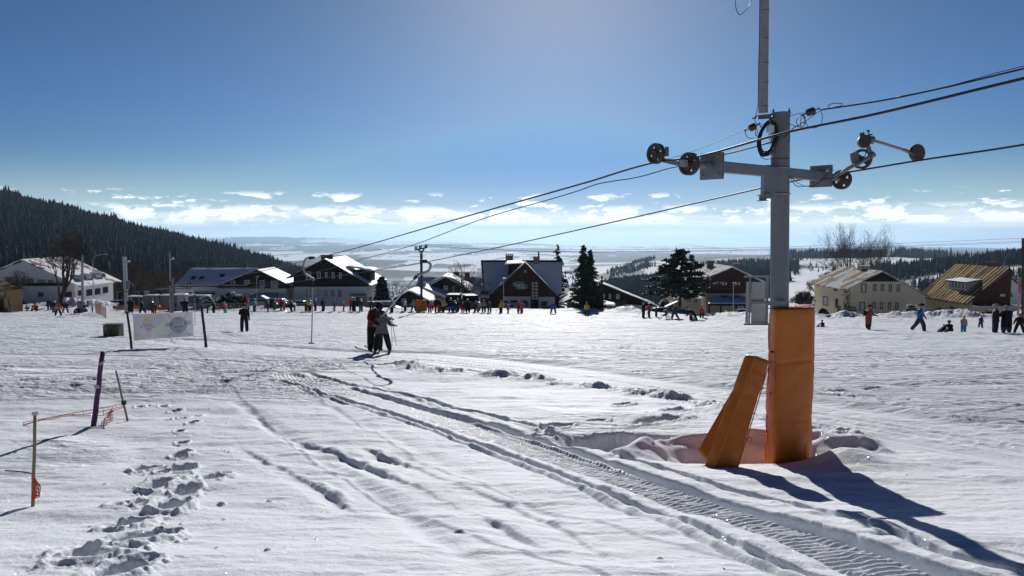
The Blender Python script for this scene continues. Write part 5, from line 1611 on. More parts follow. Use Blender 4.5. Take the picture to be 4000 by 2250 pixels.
wire('mast_cable', [(2968, -60), (2967, 60), (2966, 160), (2963, 260), (2962, 360), (2960, 415), (2950, 460), (2950, 475), (2960, 487), (2975, 494)], 9.5, .0045, parent=pyl)
wire('loose_loop', [(2874, -20), (2872, 12), (2878, 42), (2888, 57), (2900, 52), (2918, 34), (2932, 12), (2940, -10), (2962, -40), (2972, -60)], 9.5, .0045, parent=pyl)
# coil of spare cable hung at the top of the column
coil = MB(); rc = random.Random(4)
for k in range(14):
    pts = []
    ox, oy = rc.uniform(-7, 7), rc.uniform(-6, 6); sx = rc.uniform(.80, 1.12); sy = rc.uniform(.90, 1.08); dd = 9.40 + rc.uniform(0, .05)
    for i in range(17):
        t = 2 * math.pi * i / 16
        x = 2999 + ox + (32 * math.cos(t) * sx) - 13 * math.sin(t) * -1 * 0.55; y = 540 + oy - 62 * math.sin(t) * sy * -1
        pts.append((x - (y - 540) * .30, y, dd))
    w = wire(None, pts, 9.4, .0075)
    coil.add(w.v, w.f)
coil.build('cable_coil', M_BLACK, pyl, smooth=True)
for k, pts in enumerate(([(2963, 590), (2970, 608), (2984, 620), (3000, 622), (3018, 612), (3026, 596), (3027, 580)], [(3012, 570), (3035, 550), (3052, 530), (3068, 517), (3082, 514)], [(3004, 520), (3003, 535), (3008, 548), (3016, 553)], [(3009, 520), (3009, 532), (3014, 545)],
                         [(3081, 517), (3085, 535), (3081, 548), (3079, 556)], [(3076, 482), (3096, 488), (3110, 494), (3128, 492)])):
    wire('loose_cable', pts, 9.40, .0045, parent=pyl)
mb = MB(); a = P(2997, 489, 9.36); b = P(3023, 517, 9.36); mb.box(((a.x + b.x) / 2, 9.37, (a.z + b.z) / 2), (b.x - a.x, .05, a.z - b.z)); mb.build('junction_box', mat('pale_plastic', (.55, .56, .56), .5), pyl, bevel=.006)
mb = MB(); mb.tube([P(3008, 468, 9.4), P(3014, 460, 9.42), P(3020, 455, 9.45)], .014, 8); mb.build('hook', M_DKSTEEL, pyl)
# control cable from the arm to the switch
wire('switch_cable', [(3083, 686, 9.5), (3094, 706, 9.6), (3108, 724, 9.7), (3125, 729, 9.8), (3160, 726, 9.95), (3186, 722, 10), (3207, 704, 10.05), (3220, 698, 10.0), (3250, 697, 9.95), (3270, 688, 9.9), (3300, 660, 9.9), (3340, 645, 9.88), (3372, 620, 9.8), (3384, 590, 9.8), (3386, 572, 9.8)], 9.8, .005, parent=pyl)
wire('switch_cable', [(3083, 686, 9.5), (3100, 702, 9.6), (3118, 716, 9.7), (3146, 727, 9.85), (3180, 725, 9.9), (3214, 695, 9.95), (3230, 670, 9.9), (3248, 662, 9.9), (3262, 668, 9.9)], 9.8, .004, parent=pyl)

# sign frame seen from behind, clamped to the column
sg = thing('sign_frame', 'aluminium sign panels seen from behind in an angle-iron frame clamped to the pylon', 'sign', P(2960, 1263, 9.3))
def pix_box(px0, py0, px1, py1, y, dy, mb=None):
    a = P(px0, py1, y); b = P(px1, py0, y)
    mb = mb or MB(); mb.box(((a.x + b.x) / 2, y + dy / 2, (a.z + b.z) / 2), (b.x - a.x, dy, b.z - a.z)); return mb
M_ALU = mat('mill_aluminium', (.36, .355, .36), .55, .15, var=.12, scale=2.0)
M_ANG = mat('grey_angle_iron', (.19, .20, .20), .5, .1, var=.12)
pix_box(2934, 1102, 2990, 1175, 9.30, .004).build('panel', M_ALU, sg)
pix_box(2934, 1188, 2990, 1262, 9.30, .004).build('panel', M_ALU, sg)
mb = pix_box(2911.5, 1101, 2926, 1262, 9.34, .004); mb.build('side_panel', M_ALU, sg)
mb = pix_box(2909, 1078, 3006, 1085, 9.26, .03); mb.build('rail', M_ANG, sg)
mb = pix_box(2908, 1264, 3006, 1270, 9.26, .035); mb.build('rail', mat('rusted_angle', (.10, .085, .075), .7, .2), sg)
mb = pix_box(2926, 1085, 2934, 1264, 9.262, .03); mb.build('upright', M_ANG, sg)
mb = pix_box(2990.5, 1086, 3004, 1263, 9.31, .03); mb.build('upright', M_ANG, sg)
mb = pix_box(2934, 1175.5, 2992, 1187.5, 9.27, .025); mb.build('rail', M_ANG, sg)
mb = pix_box(2994, 1175, 3074, 1192, 9.42, .02); mb.build('clamp_strap', M_ANG, sg)

# padding round the foot of the pylon
M_PAD = mat('orange_vinyl', (0.52, 0.145, 0.014), 0.45, var=0.12, scale=3.0, spec=0.35, bump=0.022, bscale=5)
M_PADLIT = mat('sunlit_orange_piping', (0.55, 0.22, 0.06), 0.45, var=0.1)  # lighter orange paints sunlight onto the left edge piping of the mats


def pad_mesh(corners_b, corners_t, nz=40, wr=0.012, seed=1, name='pad', m=M_PAD, parent=None, bulge=0.015, round_=0.03):
    """soft vertical pad: four bottom and four top corners, subdivided, with creases and rounded edges"""
    b = [Vector(p) for p in corners_b]; t = [Vector(p) for p in corners_t]
    per = []
    for i in range(4):
        n = 12
        for k in range(n): per.append((i, k / n))
    V = []; L = len(per)
    for j in range(nz + 1):
        v = j / nz
        cb = sum((b[i].lerp(t[i], v) for i in range(4)), Vector()) / 4
        shrink = 1 - .035 * max(0, (v - .96) / .04) ** 2 - .02 * max(0, (.03 - v) / .03)
        for i, u in per:
            p0 = b[i].lerp(t[i], v); p1 = b[(i + 1) % 4].lerp(t[(i + 1) % 4], v)
            p = p0.lerp(p1, u)
            out = (p - cb); out.z *= 0.2; ln = out.length
            e = min(u, 1 - u)
            rnd = -round_ * max(0, 1 - e / .10) ** 2
            bl = bulge * math.sin(math.pi * u)
            nn = float(fbm(np.array([u * 2.3 + i * 5.1 + v * 1.2]), np.array([v * 7.0 + u * 1.6 * (1 if i % 2 else -1)]), 3, seed)[0])
            crease = -0.016 * math.exp(-((v - .70 - .02 * u) / .008) ** 2) - 0.014 * math.exp(-((v - .40 + .03 * u) / .008) ** 2) * (1 - u * .6) - .012 * math.exp(-((v - .12 + .02 * u) / .008) ** 2)
            p = cb + (p - cb) * shrink + out.normalized() * (rnd + bl + wr * nn + crease * (1 if i in (0, 3) else .4))
            V.append(p)
    fs = []
    for j in range(nz):
        for k in range(L):
            fs.append((j * L + k, j * L + (k + 1) % L, (j + 1) * L + (k + 1) % L, (j + 1) * L + k))
    mb = MB(); mb.add(V, fs)
    c0 = len(mb.v); mb.v.append(tuple(sum((Vector(x) for x in V[:L]), Vector()) / L)); mb.f += [(k, c0, (k + 1) % L) for k in range(L)]; mb.m += [0] * L
    c1 = len(mb.v); mb.v.append(tuple(sum((Vector(x) for x in V[-L:]), Vector()) / L)); mb.f += [(nz * L + k, nz * L + (k + 1) % L, c1) for k in range(L)]; mb.m += [0] * L
    return mb.build(name, m, parent, smooth=True)


zb_ = P(3080, 1900, 9.5).z
pad = thing('pylon_padding', 'tall orange vinyl crash pad wrapped round the foot of the steel pylon', 'crash pad', (P(3095, 1800, 9.8).x, 9.8, zb_))
def col(pb, pt, d):
    b_ = P(pb[0], pb[1], d); t_ = P(pt[0], pt[1], d); b_.z = min(b_.z, zb_) - .0; return b_, t_
c1, t1 = col((3018, 1880), (3036, 1208), 9.36)
c2, t2 = col((3168, 1880), (3186, 1203), 9.52)
c3, t3 = col((3148, 1880), (3165, 1200), 10.05)
c4, t4 = col((2982, 1880), (3003, 1214), 9.74)
for t_ in (t1, t2, t3, t4): t_.z = P(3100, 1204, 9.5).z
cb = [c1, c2, c3, c4]; ct = [t1, t2, t3, t4]
pad_mesh(cb, ct, 90, .017, 3, 'cover', M_PAD, pad)
# lashings, buckle strap
for py in (1372, 1535, 1700):
    mb = MB(); mb.tube([P(3004, py, 9.62), P(3014, py + 2, 9.50), P(3024, py + 6, 9.42)], .006, 6); mb.tube([P(3012, py, 9.5), P(3018, py + 2, 9.47)], .016, 8); mb.build('lashing', M_BLACK, pad)
wire('red_cord', [(3003, 1270, 9.66), (3002, 1330, 9.64), (3004, 1380, 9.6), (3001, 1500, 9.62), (2996, 1640, 9.62), (2994, 1690, 9.6), (2998, 1700, 9.5), (2990, 1760, 9.6), (2992, 1790, 9.6)], 9.6, .007, mat('red_cord', (.5, .04, .02), .6), pad)
# snow and frayed top
mb = MB()
for k in range(26):
    x = rc.uniform(3050, 3180); mb.ball(P(x, 1203 + rc.uniform(-2, 1), 9.62 + rc.uniform(-.05, .3)), rc.uniform(.015, .04), 8, 4, (1.5, 1.2, .6))
mb.build('snow_cover', M_RSNOW, pad, smooth=True)
wire('cord_end', [(2994, 1212, 9.4), (3002, 1205, 9.4), (3018, 1206, 9.4), (3034, 1212, 9.4)], 9.4, .005, parent=pad)


def slab_pad(name, label, fr, th, seed, d_):
    """free crash mat: front face given as four world points (bl, br, tr, tl) and its thickness vector"""
    bl, br, tr, tl = [Vector(p) for p in fr]; th = Vector(th)
    root = thing(name, label, 'crash pad', (bl + br) / 2, 'crash mats leaning by the pylon')
    pad_mesh([bl, br, br + th, bl + th], [tl, tr, tr + th, tl + th], 34, .007, seed, 'cover', M_PAD, root, .008, .008)
    for a, b in (((bl, tl)), ((br, tr))):
        mb = MB(); mb.tube([a, a.lerp(b, .5) - th * .02, b], .007, 6); mb.build('piping', M_PADLIT if a is bl else M_PAD, root)
    mb = MB(); mb.tube([tl, tr], .007, 6); mb.build('piping', M_PAD, root)
    return root


fr = [P(2771, 1885, 8.98), P(2862, 1892, 9.0), P(3008, 1412, 9.36), P(2951, 1391, 9.30)]
r_ = slab_pad('crash_mat', 'front one of two orange crash mats leaning against the padded pylon', fr, V3(-.085, .16, .0), 5, 9)
mb = MB(); c = P(2927, 1717, 9.05); mb.tube([c + V3(.025 * math.cos(t), 0, .03 * math.sin(t)) for t in [i * math.pi / 10 for i in range(21)]], .004, 5); mb.build('ring', M_BLACK, r_)
fr = [P(2728, 1760, 9.42), P(2790, 1830, 9.22), P(2960, 1440, 9.42), P(2925, 1418, 9.60)]
slab_pad('crash_mat', 'rear orange crash mat leaning behind the other, spread to the left', fr, V3(.10, .10, .02), 8, 9)

# ------------------------------------------------------------------ tow ropes and overhead cables
def lift_cable(name, label, pts, P0, r, m=M_ROPE, direction=(-.474, .880), group='cables of the ski tow', cat='cable'):
    """points given as photo pixels lie in the vertical plane through P0 along the tow line"""
    dx, dy = direction
    w = []
    for px, py in pts:
        a, b = ray(px, py)
        t = (P0[0] * dy - P0[1] * dx) / (a * dy - dx)
        w.append(Vector((a * t, t, b * t)))
    out = []
    for i in range(len(w) - 1):
        p0 = w[max(i - 1, 0)]; p1 = w[i]; p2 = w[i + 1]; p3 = w[min(i + 2, len(w) - 1)]
        st = 8
        for k in range(st):
            t = k / st
            l1, l2, l3 = (p1 - p0).length or 1, (p2 - p1).length, (p3 - p2).length or 1
            m1 = (p2 - p1) if i == 0 else ((p1 - p0) / l1 * l2 + (p2 - p1)) * .5
            m2 = (p2 - p1) if i == len(w) - 2 else ((p3 - p2) / l3 * l2 + (p2 - p1)) * .5
            t2_, t3_ = t * t, t ** 3
            out.append(p1 * (2 * t3_ - 3 * t2_ + 1) + m1 * (t3_ - 2 * t2_ + t) + p2 * (-2 * t3_ + 3 * t2_) + m2 * (t3_ - t2_))
    out.append(w[-1])
    mb = MB(); mb.tube(out, r, 6)
    o = mb.build(name, m, None, smooth=True)
    tag(o, label, cat, group)
    return w


PB0 = (P(2625, 633, 8.78).x, 8.78); PD0 = (P(3365, 662, 9.95).x, 9.95); PC0 = (P(2990, 560, 9.45).x, 9.45)
lift_cable('haul_rope', 'upper steel tow rope running over the two wheels left of the pylon', [(4300, 236), (4000, 306), (3400, 450), (3081, 515), (2750, 606), (2690, 618), (2560, 634), (2300, 710), (2000, 795), (1700, 880), (1460, 950), (1350, 980), (1230, 1009), (1100, 1042), (900, 1083), (760, 1108), (614, 1125)], PB0, .012)
lift_cable('haul_rope', 'lower tow rope passing under the counterweight wheel, with skiers hanging from it', [(4300, 508), (4000, 565), (3600, 625), (3365, 664), (3080, 711), (2990, 731), (2450, 855), (2000, 955), (1850, 986), (1683, 1020), (1647, 1027), (1350, 1073), (1221, 1092), (1004, 1121), (950, 1123), (735, 1126)], PD0, .012)
lift_cable('signal_cable', 'wavy black signal cable slung below the upper tow rope', [(3012, 556), (2845, 600), (2790, 610), (2700, 640), (2620, 656), (2500, 690), (2330, 720), (2260, 745), (1900, 850), (1640, 948), (1543, 979), (1468, 999), (1383, 1022), (1243, 1061), (1175, 1074), (1110, 1090), (1030, 1109), (997, 1105), (945, 1114), (900, 1115), (700, 1124)], PC0, .009, M_BLACK)
lift_cable('messenger_wire', 'thin messenger wire tied off at the top of the pylon', [(3010, 475), (2975, 487), (2935, 495)], PC0, .003, M_DKSTEEL)
lift_cable('messenger_wire', 'thin wire reaching down from the left insulator to the lower cables', [(2910, 508), (2873, 523), (2750, 575), (2640, 612), (2500, 652)], PC0, .004, M_DKSTEEL)
lift_cable('telephone_cable', 'doubled telephone cable rising to the upper right from the pylon head', [(4300, 200), (4000, 268), (3700, 340), (3450, 392), (3290, 417), (3205, 429)], (P(3205, 429, 9.3).x, 9.3), .0095, M_BLACK)
lift_cable('telephone_cable', 'thin strand beside the telephone cable at the upper right edge', [(4300, 180), (4000, 258), (3900, 283), (3700, 338), (3500, 380)], (P(3205, 429, 9.3).x, 9.3), .004, M_BLACK)
# insulators and their drip loops
def insulator(name, label, px0, py0, px1, py1, d):
    a, b = P(px0, py0, d), P(px1, py1, d)
    root = thing(name, label, 'insulator', (a + b) / 2, 'strain insulators at the pylon head')
    dr = (b - a).normalized()
    mb = MB(); mb.lathe([(0, 0), (.035, .004), (.045, .02), (.046, (b - a).length - .02), (.036, (b - a).length - .004), (0, (b - a).length)], a, dr, 12); mb.build('body', mat('brown_ceramic', (.05, .025, .02), .35), root, smooth=False)
    for s in (a, b):
        e = s + dr * (.05 if s is b else -.05); mb = MB(); mb.tube([s, e], .006, 5); mb.ball(e, .014, 8, 6); mb.build('clamp', M_DKSTEEL, root)
    return root
i1 = insulator('strain_insulator', 'brown strain insulator on the left of the pylon head', 2926, 503, 2952, 490, 9.4)
i2 = insulator('strain_insulator', 'brown strain insulator on the right of the pylon head', 3150, 443, 3183, 430, 9.35)
wire('tie_wire', [(3081, 454, 9.5), (3125, 443, 9.4), (3148, 442, 9.35)], 9.4, .004, parent=i2)
wire('drip_loop', [(3205, 430), (3212, 450), (3210, 475), (3200, 492), (3180, 500), (3160, 496), (3148, 480), (3140, 455), (3132, 445)], 9.33, .004, parent=i2)
wire('drip_loop', [(3130, 446), (3116, 462), (3111, 478), (3118, 494), (3130, 497), (3143, 488), (3145, 470), (3135, 450)], 9.35, .004, parent=i2)
wire('drip_loop', [(3132, 446), (3128, 470), (3128, 492), (3136, 492), (3145, 470), (3142, 447)], 9.36, .004, parent=i2)
wire('lead', [(3204, 430), (3180, 448), (3150, 470), (3120, 488), (3100, 500), (3088, 512), (3060, 540)], 9.34, .006, parent=i2)
wire('loop', [(3238, 419), (3236, 412), (3250, 405), (3275, 403), (3290, 407), (3280, 415), (3262, 418)], 9.3, .005, parent=i2)
wire('drip_loop', [(2910, 508), (2913, 525), (2922, 537), (2936, 541), (2948, 536), (2956, 525), (2958, 510), (2952, 495)], 9.4, .004, parent=i1)
wire('drip_loop', [(2955, 495), (2950, 512), (2953, 528), (2966, 533), (2978, 520), (2975, 500), (2965, 490)], 9.4, .004, parent=i1)


# T-bar hangers
def hanger(label, clamp, bend, spring, bar_top, bar_bot, ds, tilt_grip=0.0, cord=None, rb=.02, group='tow hangers on the ropes', disc=True):
    """clamp/bend: pixel paths; ds: depth(s)"""
    f = lambda p, i=0: P(p[0], p[1], p[2] if len(p) > 2 else ds)
    root = thing('tow_hanger', label, 'tow hanger', f(clamp), group)
    pts = [f(clamp)] + [f(p) for p in bend] + [f(spring)]
    out = []
    for i in range(len(pts) - 1):
        p0 = pts[max(i - 1, 0)]; p1 = pts[i]; p2 = pts[i + 1]; p3 = pts[min(i + 2, len(pts) - 1)]
        for k in range(5):
            t = k / 5
            out.append(0.5 * ((2 * p1) + (p2 - p0) * t + (2 * p0 - 5 * p1 + 4 * p2 - p3) * t * t + (3 * p1 - p0 - 3 * p2 + p3) * t ** 3))
    out.append(pts[-1])
    mb = MB(); mb.tube(out, rb * 1.6, 8); mb.build('curved_tube', M_GALV, root, smooth=True)
    c = f(clamp); mb = MB(); mb.box(c + V3(0, 0, .02), (rb * 9, rb * 4, rb * 4)); mb.build('rope_clamp', M_BLACK, root, bevel=.005)
    s = f(spring); t_ = f(bar_top); b_ = f(bar_bot)
    mb = MB(); mb.tube([s + (s - t_).normalized() * .02, t_], rb * 2.1, 8); mb.build('spring_box', M_BLACK, root)
    if cord: mb = MB(); mb.tube([f(p) for p in cord], .006, 5); mb.build('cord', M_BLACK, root)
    mb = MB(); mb.tube([t_, b_], rb, 8); mb.build('bar', M_GREYPAINT, root)
    dr = (b_ - t_).normalized(); 
    if disc:
        mb = MB(); mb.lathe([(0, -.02), (.10, -.015), (.12, 0), (.10, .015), (0, .03)], b_, dr, 16); mb.build('seat_disc', mat('dark_red_plastic', (.12, .015, .015), .5), root)
    return root


hanger('empty tow hanger with S-shaped tube and long grey bar left of the two skiers', (1218, 1009), [(1196, 1010), (1186, 1030), (1186, 1050), (1192, 1068), (1208, 1080), (1225, 1090)], (1222, 1098), (1222, 1122), (1217, 1340), 24.4)
hanger('tow hanger bent over the power pole, its bar held by the two skiers', (1655, 1023, 23.7), [(1672, 1024, 23.7), (1682, 1036, 23.7), (1675, 1056, 23.8), (1650, 1068, 23.9), (1632, 1074, 24.0)], (1628, 1079, 24.0), (1619, 1088, 24.1), (1497, 1232, 25.45), 24, rb=.026, cord=[(1619, 1088, 24.1), (1560, 1160, 24.8)], disc=False)
hanger('small far tow hanger pulling the lone black-clad skier', (1000, 1122), [(1003, 1130), (1000, 1140), (990, 1144), (982, 1148)], (978, 1151), (974, 1162), (958, 1242), 49.0, rb=.022, disc=False)
hanger('hanging tow bar in front of the banner, just left of its right post', (742, 1108), [(737, 1118), (740, 1132), (750, 1142), (758, 1148)], (761, 1151), (761, 1164), (762, 1281), 56.0, rb=.025)

# ------------------------------------------------------------------ bottom station posts, lamp posts, power line
def post(name, label, cat, px, ptop, pbot, d, r, m, group=None, lean=0, box=False):
    a = P(px, pbot, d); b = P(px + lean, ptop, d)
    z0 = min(a.z, float(base_z(a.x, d))) - .4
    root = thing(name, label, cat, (a.x, d, z0), group)
    mb = MB()
    if box: mb.box(((a.x + b.x) / 2, d, (z0 + b.z) / 2), (2 * r, 2 * r, b.z - z0))
    else: mb.tube([V3(a.x, d, z0), b], r, 10)
    mb.build('pole', m, root)
    return root


p2 = post('tow_pylon', 'far grey tow pylon with a level arm behind the banner', 'pylon', 673, 1087, 1220, 93, .20, M_STEEL)
mb = MB(); a = P(604, 1130, 93); b = P(742, 1125, 93); mb = beam(a, b, .07, .08); mb.build('cross_arm', M_STEEL, p2)
for px in (606, 614, 733, 742):
    wheel(p2, P(px, 1124, 92.8), V3(.3, -1, 0), .16, .08, name='sheave')
mb = MB(); mb.box(P(673, 1088, 93), (.5, .5, .06)); mb.tube([P(665, 1100, 92.9), P(664, 1108, 92.8), P(666, 1117, 92.9)], .12, 8); mb.build('head_plate', M_DKSTEEL, p2)
lp = post('floodlight_pole', 'grey floodlight pole rising just left of the far tow pylon', 'lamp post', 664, 985, 1200, 95, .10, M_GALV)
mb = MB(); mb.box(P(672, 1011, 94.8), (.42, .3, .22), Matrix.Rotation(-.4, 3, 'Y')); mb.build('floodlight', M_DKSTEEL, lp)
mb = MB(); mb.box(P(671, 1012, 94.6), (.34, .06, .16), Matrix.Rotation(-.4, 3, 'Y')); mb.build('lens', mat('lamp_glass', (.6, .6, .6), .2), lp)
mb = MB(); mb.prism([P(660, 981, 95), P(672, 981, 95), P(668, 1000, 95), P(664, 1002, 95)], (0, .3, 0)); mb.build('speaker_horn', M_BLACK, lp)
sp_ = post('station_post', 'square grey post with floodlight and blue drum at the bottom station', 'post', 491, 1003, 1222, 94, .19, M_GREYPAINT, box=True)
mb = MB(); mb.box(P(500, 1022, 93.7), (.42, .3, .2), Matrix.Rotation(-.4, 3, 'Y')); mb.build('floodlight', M_DKSTEEL, sp_)
mb = MB(); mb.box(P(500, 1022, 93.5), (.34, .06, .14), Matrix.Rotation(-.4, 3, 'Y')); mb.build('lens', mat('lamp_glass', (.6, .6, .6), .2), sp_)
mb = MB(); mb.tube([P(499, 1109, 93.5), P(499, 1097, 93.5)], .22, 12); mb.build('blue_drum', mat('blue_paint', (.03, .16, .38), .5), sp_)
mb = MB(); mb.tube([P(499, 1130, 93.5), P(499, 1110, 93.5)], .2, 12); mb.build('motor_drum', M_STEEL, sp_)
mb = beam(P(455, 1141, 93.4), P(548, 1139, 93.4), .05, .06); mb.build('beam', M_DKSTEEL, sp_)
for px in (457, 543):
    mb = MB(); mb.tube([P(px - (12 if px > 500 else -20), 1139, 93.3), P(px, 1139, 93.3), P(px + 1, 1145, 93.3), P(px, 1172, 93.3), P(px, 1215, 93.3)], .035, 6); mb.build('hoop', M_GALV, sp_)
lift_cable('guy_wire', 'sagging wire from the station post to the far pylon', [(500, 1097), (530, 1120), (560, 1138), (614, 1148), (640, 1130), (668, 1100)], (P(500, 1097, 93.5).x, 93.5), .02, M_ROPE, (1, 0), group='wires at the bottom station')
lift_cable('guy_wire', 'wire crossing between the two floodlight posts', [(455, 1150), (520, 1150), (614, 1152), (700, 1138), (740, 1126)], (P(500, 1097, 92.5).x, 92.5), .018, M_ROPE, (1, 0), group='wires at the bottom station')

M_LAMPP = mat('lamp_post_grey', (.34, .35, .36), .5, .2)
def street_lamp(label, px, ptop, pbot, d, arm=9, hook=False, r=.05):
    lp = post('street_lamp', label, 'street lamp', px, ptop + (25 if hook else 0), pbot, d, r, M_LAMPP, 'street lamps in the village')
    mb = MB()
    if hook:
        mb.tube([P(px, ptop + 26, d), P(px + 2, ptop + 12, d), P(px + 10, ptop + 4, d), P(px + 26, ptop, d), P(px + 42, ptop - 2, d)], r * .8, 6); mb.box(P(px + 48, ptop - 2, d), (.6, .25, .12))
    else:
        mb.box(P(px + arm / 3, ptop, d), (.42, .3, .10))
    mb.build('lamp_head', M_LAMPP, lp)
    return lp
street_lamp('tall street lamp with a curved arm beside the white chalet', 363, 995, 1170, 113, hook=True)
street_lamp('slim street lamp in front of the low guesthouse gable', 1003, 1080, 1190, 112)
street_lamp('slim street lamp at the left corner of the green-signed guesthouse', 1967, 1087, 1206, 108)
street_lamp('slim street lamp before the brown lodge carport', 2865, 1105, 1224, 100)
wp1 = post('utility_pole', 'concrete utility pole with a crossbar before the white chalet', 'utility pole', 321, 996, 1162, 110, .17, M_GREYPAINT)
mb = beam(P(288, 998, 110), P(348, 994, 110), .03, .03); mb.build('crossbar', M_DKSTEEL, wp1)
post('utility_pole', 'thin wooden utility pole half hidden behind the big bare tree', 'utility pole', 246, 1028, 1165, 116, .13, M_BARK)
pp = post('power_pole', 'dark power pole with a Y-shaped head and six insulators', 'power pole', 1646, 990, 1205, 96, .17, M_FRAMED)
mb = MB(); d = 96.0
mb.tube([P(1646, 988, d), P(1635, 974, d)], .12, 6); mb.tube([P(1646, 988, d), P(1657, 972, d)], .12, 6)
mb.build('fork', M_FRAMED, pp); mb = beam(P(1621, 976, d), P(1668, 967, d), .08, .09); mb.build('crossbar', M_FRAMED, pp)
for px, py in ((1622, 968), (1628, 968), (1639, 965), (1645, 964), (1661, 962), (1667, 960)):
    p = P(px, py, d); mb = MB(); mb.lathe([(0, -.28), (.06, -.28), (.10, -.2), (.06, -.12), (.11, -.04), (.06, .04), (.10, .12), (.05, .2), (0, .22)], p, (0, 0, 1), 8); mb.build('insulator', M_BLACK, pp)
dirp = (1, 0.25)
for k, pts in enumerate(([(1668, 955), (1900, 966), (2200, 975), (2700, 972), (3100, 963), (3500, 951), (4100, 926)], [(1645, 959), (1900, 973), (2200, 983), (2700, 980), (3100, 971), (3500, 960), (4100, 938)], [(1622, 963), (1900, 974), (2200, 984), (2700, 982), (3100, 975), (3500, 964), (4100, 944)])):
    lift_cable('power_line', ('topmost', 'middle', 'lowest')[k] + ' of three thin power lines crossing to the right edge', pts, (P(1645, 960, 96).x, 96), .022, M_ROPE, dirp, group='power lines', cat='power line')
lift_cable('power_line', 'single thin power line going left from the power pole', [(1622, 961), (1400, 981), (1240, 989), (1088, 996), (900, 1004)], (P(1622, 961, 96).x, 96), .022, M_ROPE, (-1, .6), group='power lines', cat='power line')

# ------------------------------------------------------------------ things standing in the near snow
M_BAMB = mat('bamboo', (.20, .18, .12), .6, var=.3, scale=9)
M_NET = mat('orange_net', (.55, .10, .03), .6, var=.15)
def stake(name, label, pb, pt, r, m, parts=True, cat='stake', group=None):
    b = gnd(*pb); z = zat(b.x, b.y)
    b.z = z - .12
    t = P(pt[0], pt[1], b.y)
    root = thing(name, label, cat, b, group)
    k = 7
    rr = random.Random(int(pb[0]))
    pts = [b.lerp(t, i / k) + V3(rr.gauss(0, r * .10) * (parts is True), rr.gauss(0, r * .10), 0) for i in range(k + 1)]
    mb = MB(); mb.tube(pts, [r * (1.05 - .2 * i / k) for i in range(k + 1)], 10); mb.build('shaft', m, root, smooth=True)
    return root, b, t


s1, b1, t1_ = stake('bamboo_stake', 'pale upright bamboo stake near the left edge, torn net at its foot', (125, 1975), (137, 1615), .0155, M_BAMB, group='stakes of the torn net')
mb = MB(); mb.box(t1_, (.038, .035, .03)); mb.build('cap', M_GREYPAINT, s1)
s2, b2, t2_ = stake('bamboo_stake', 'thin leaning stake right of the purple pole', (504, 1640), (453, 1447), .017, M_BAMB, group='stakes of the torn net')
mb = MB(); mb.box(P(484, 1573, b2.y), (.06, .06, .07)); mb.build('clip', M_BLACK, s2)
s3, b3, t3_ = stake('marker_pole', 'thick purple-striped pole stuck upright in the snow', (361, 1666), (401, 1374), .041, striped('purple_stripes', (.16, .05, .17), (.045, .02, .07), 0, .024, .55, .45), cat='pole')
mb = MB(); mb.tube([P(380, 1502, b3.y), P(382, 1516, b3.y)], .048, 12); mb.build('tape', mat('silver_tape', (.4, .4, .42), .4), s3)
mb = MB(); mb.prism([P(388, 1420, b3.y - .05), P(412, 1408, b3.y - .05), P(410, 1413, b3.y - .05), P(390, 1428, b3.y - .05)], (0, .01, 0)); mb.build('torn_tag', mat('silver_tape', (.4, .4, .42), .4), s3)
# torn orange net
def net(name, label, rows, r=.0045, m=M_NET, group=None):
    """rows: list of strands, each a list of (px, py, d); cross strands join neighbours in zigzag"""
    W = [[P(*p) for p in row] for row in rows]
    mb = MB()
    for row in W: mb.tube(row, r, 4)
    for a, b in zip(W[:-1], W[1:]):
        for i in range(min(len(a), len(b))): mb.tube([a[i], b[i]], r * .8, 4)
    o = mb.build(name, m, None)
    return tag(o, label, 'net', group)


dn = b3.y
top_ = [(90 + 39 * i, 1650 - 7.2 * i, 12.1 + .02 * i) for i in range(11)]
rows = [top_]
rr = random.Random(8)
for j in range(1, 3):
    rows.append([(p[0] + rr.gauss(0, 3), p[1] + (8 + 5 * math.sin(p[0] * .02)) * j * (1 if p[0] > 180 else .25) + rr.gauss(0, 2), p[2] - .03 * j) for p in top_])
net('torn_net', 'sagging torn orange net stretched low between the stakes', rows, .005, group='torn nets')
rows = []
for j in range(8):
    a = (452 - j * 1.5, 1584 + 1 * j, 12.6); b = (372 + 10 * j, 1690 - 7 * j, 11.85)
    rows.append([(a[0] + (b[0] - a[0]) * i / 9 + rr.gauss(0, 1.2), a[1] + (b[1] - a[1]) * (i / 9) ** 1.2 + rr.gauss(0, 1.2), a[2] + (b[2] - a[2]) * i / 9) for i in range(10)])
net('torn_net', 'bunched end of the orange net hanging from the leaning stake', rows, .005, group='torn nets')
rows = []
for j in range(6):
    rows.append([(132 + j * 5.5 * min(1, i / 3) * (1 if i < 7 else .2) - i * 1.0 + rr.gauss(0, 1), 1852 + i * 13 + rr.gauss(0, 1.5) + j * 1.6, b1.y - .03) for i in range(9)])
net('torn_net', 'orange net remnant knotted round the foot of the left bamboo stake', rows, .0055, group='torn nets')
mb = wire(None, [(20, 1838, 7.1), (60, 1841, 7.1), (100, 1845, 7.05), (130, 1852, 7.0)], 7.5, .006); o = mb.build('black_strap', M_BLACK, None); tag(o, 'short black strap trailing left from the left bamboo stake', 'strap')

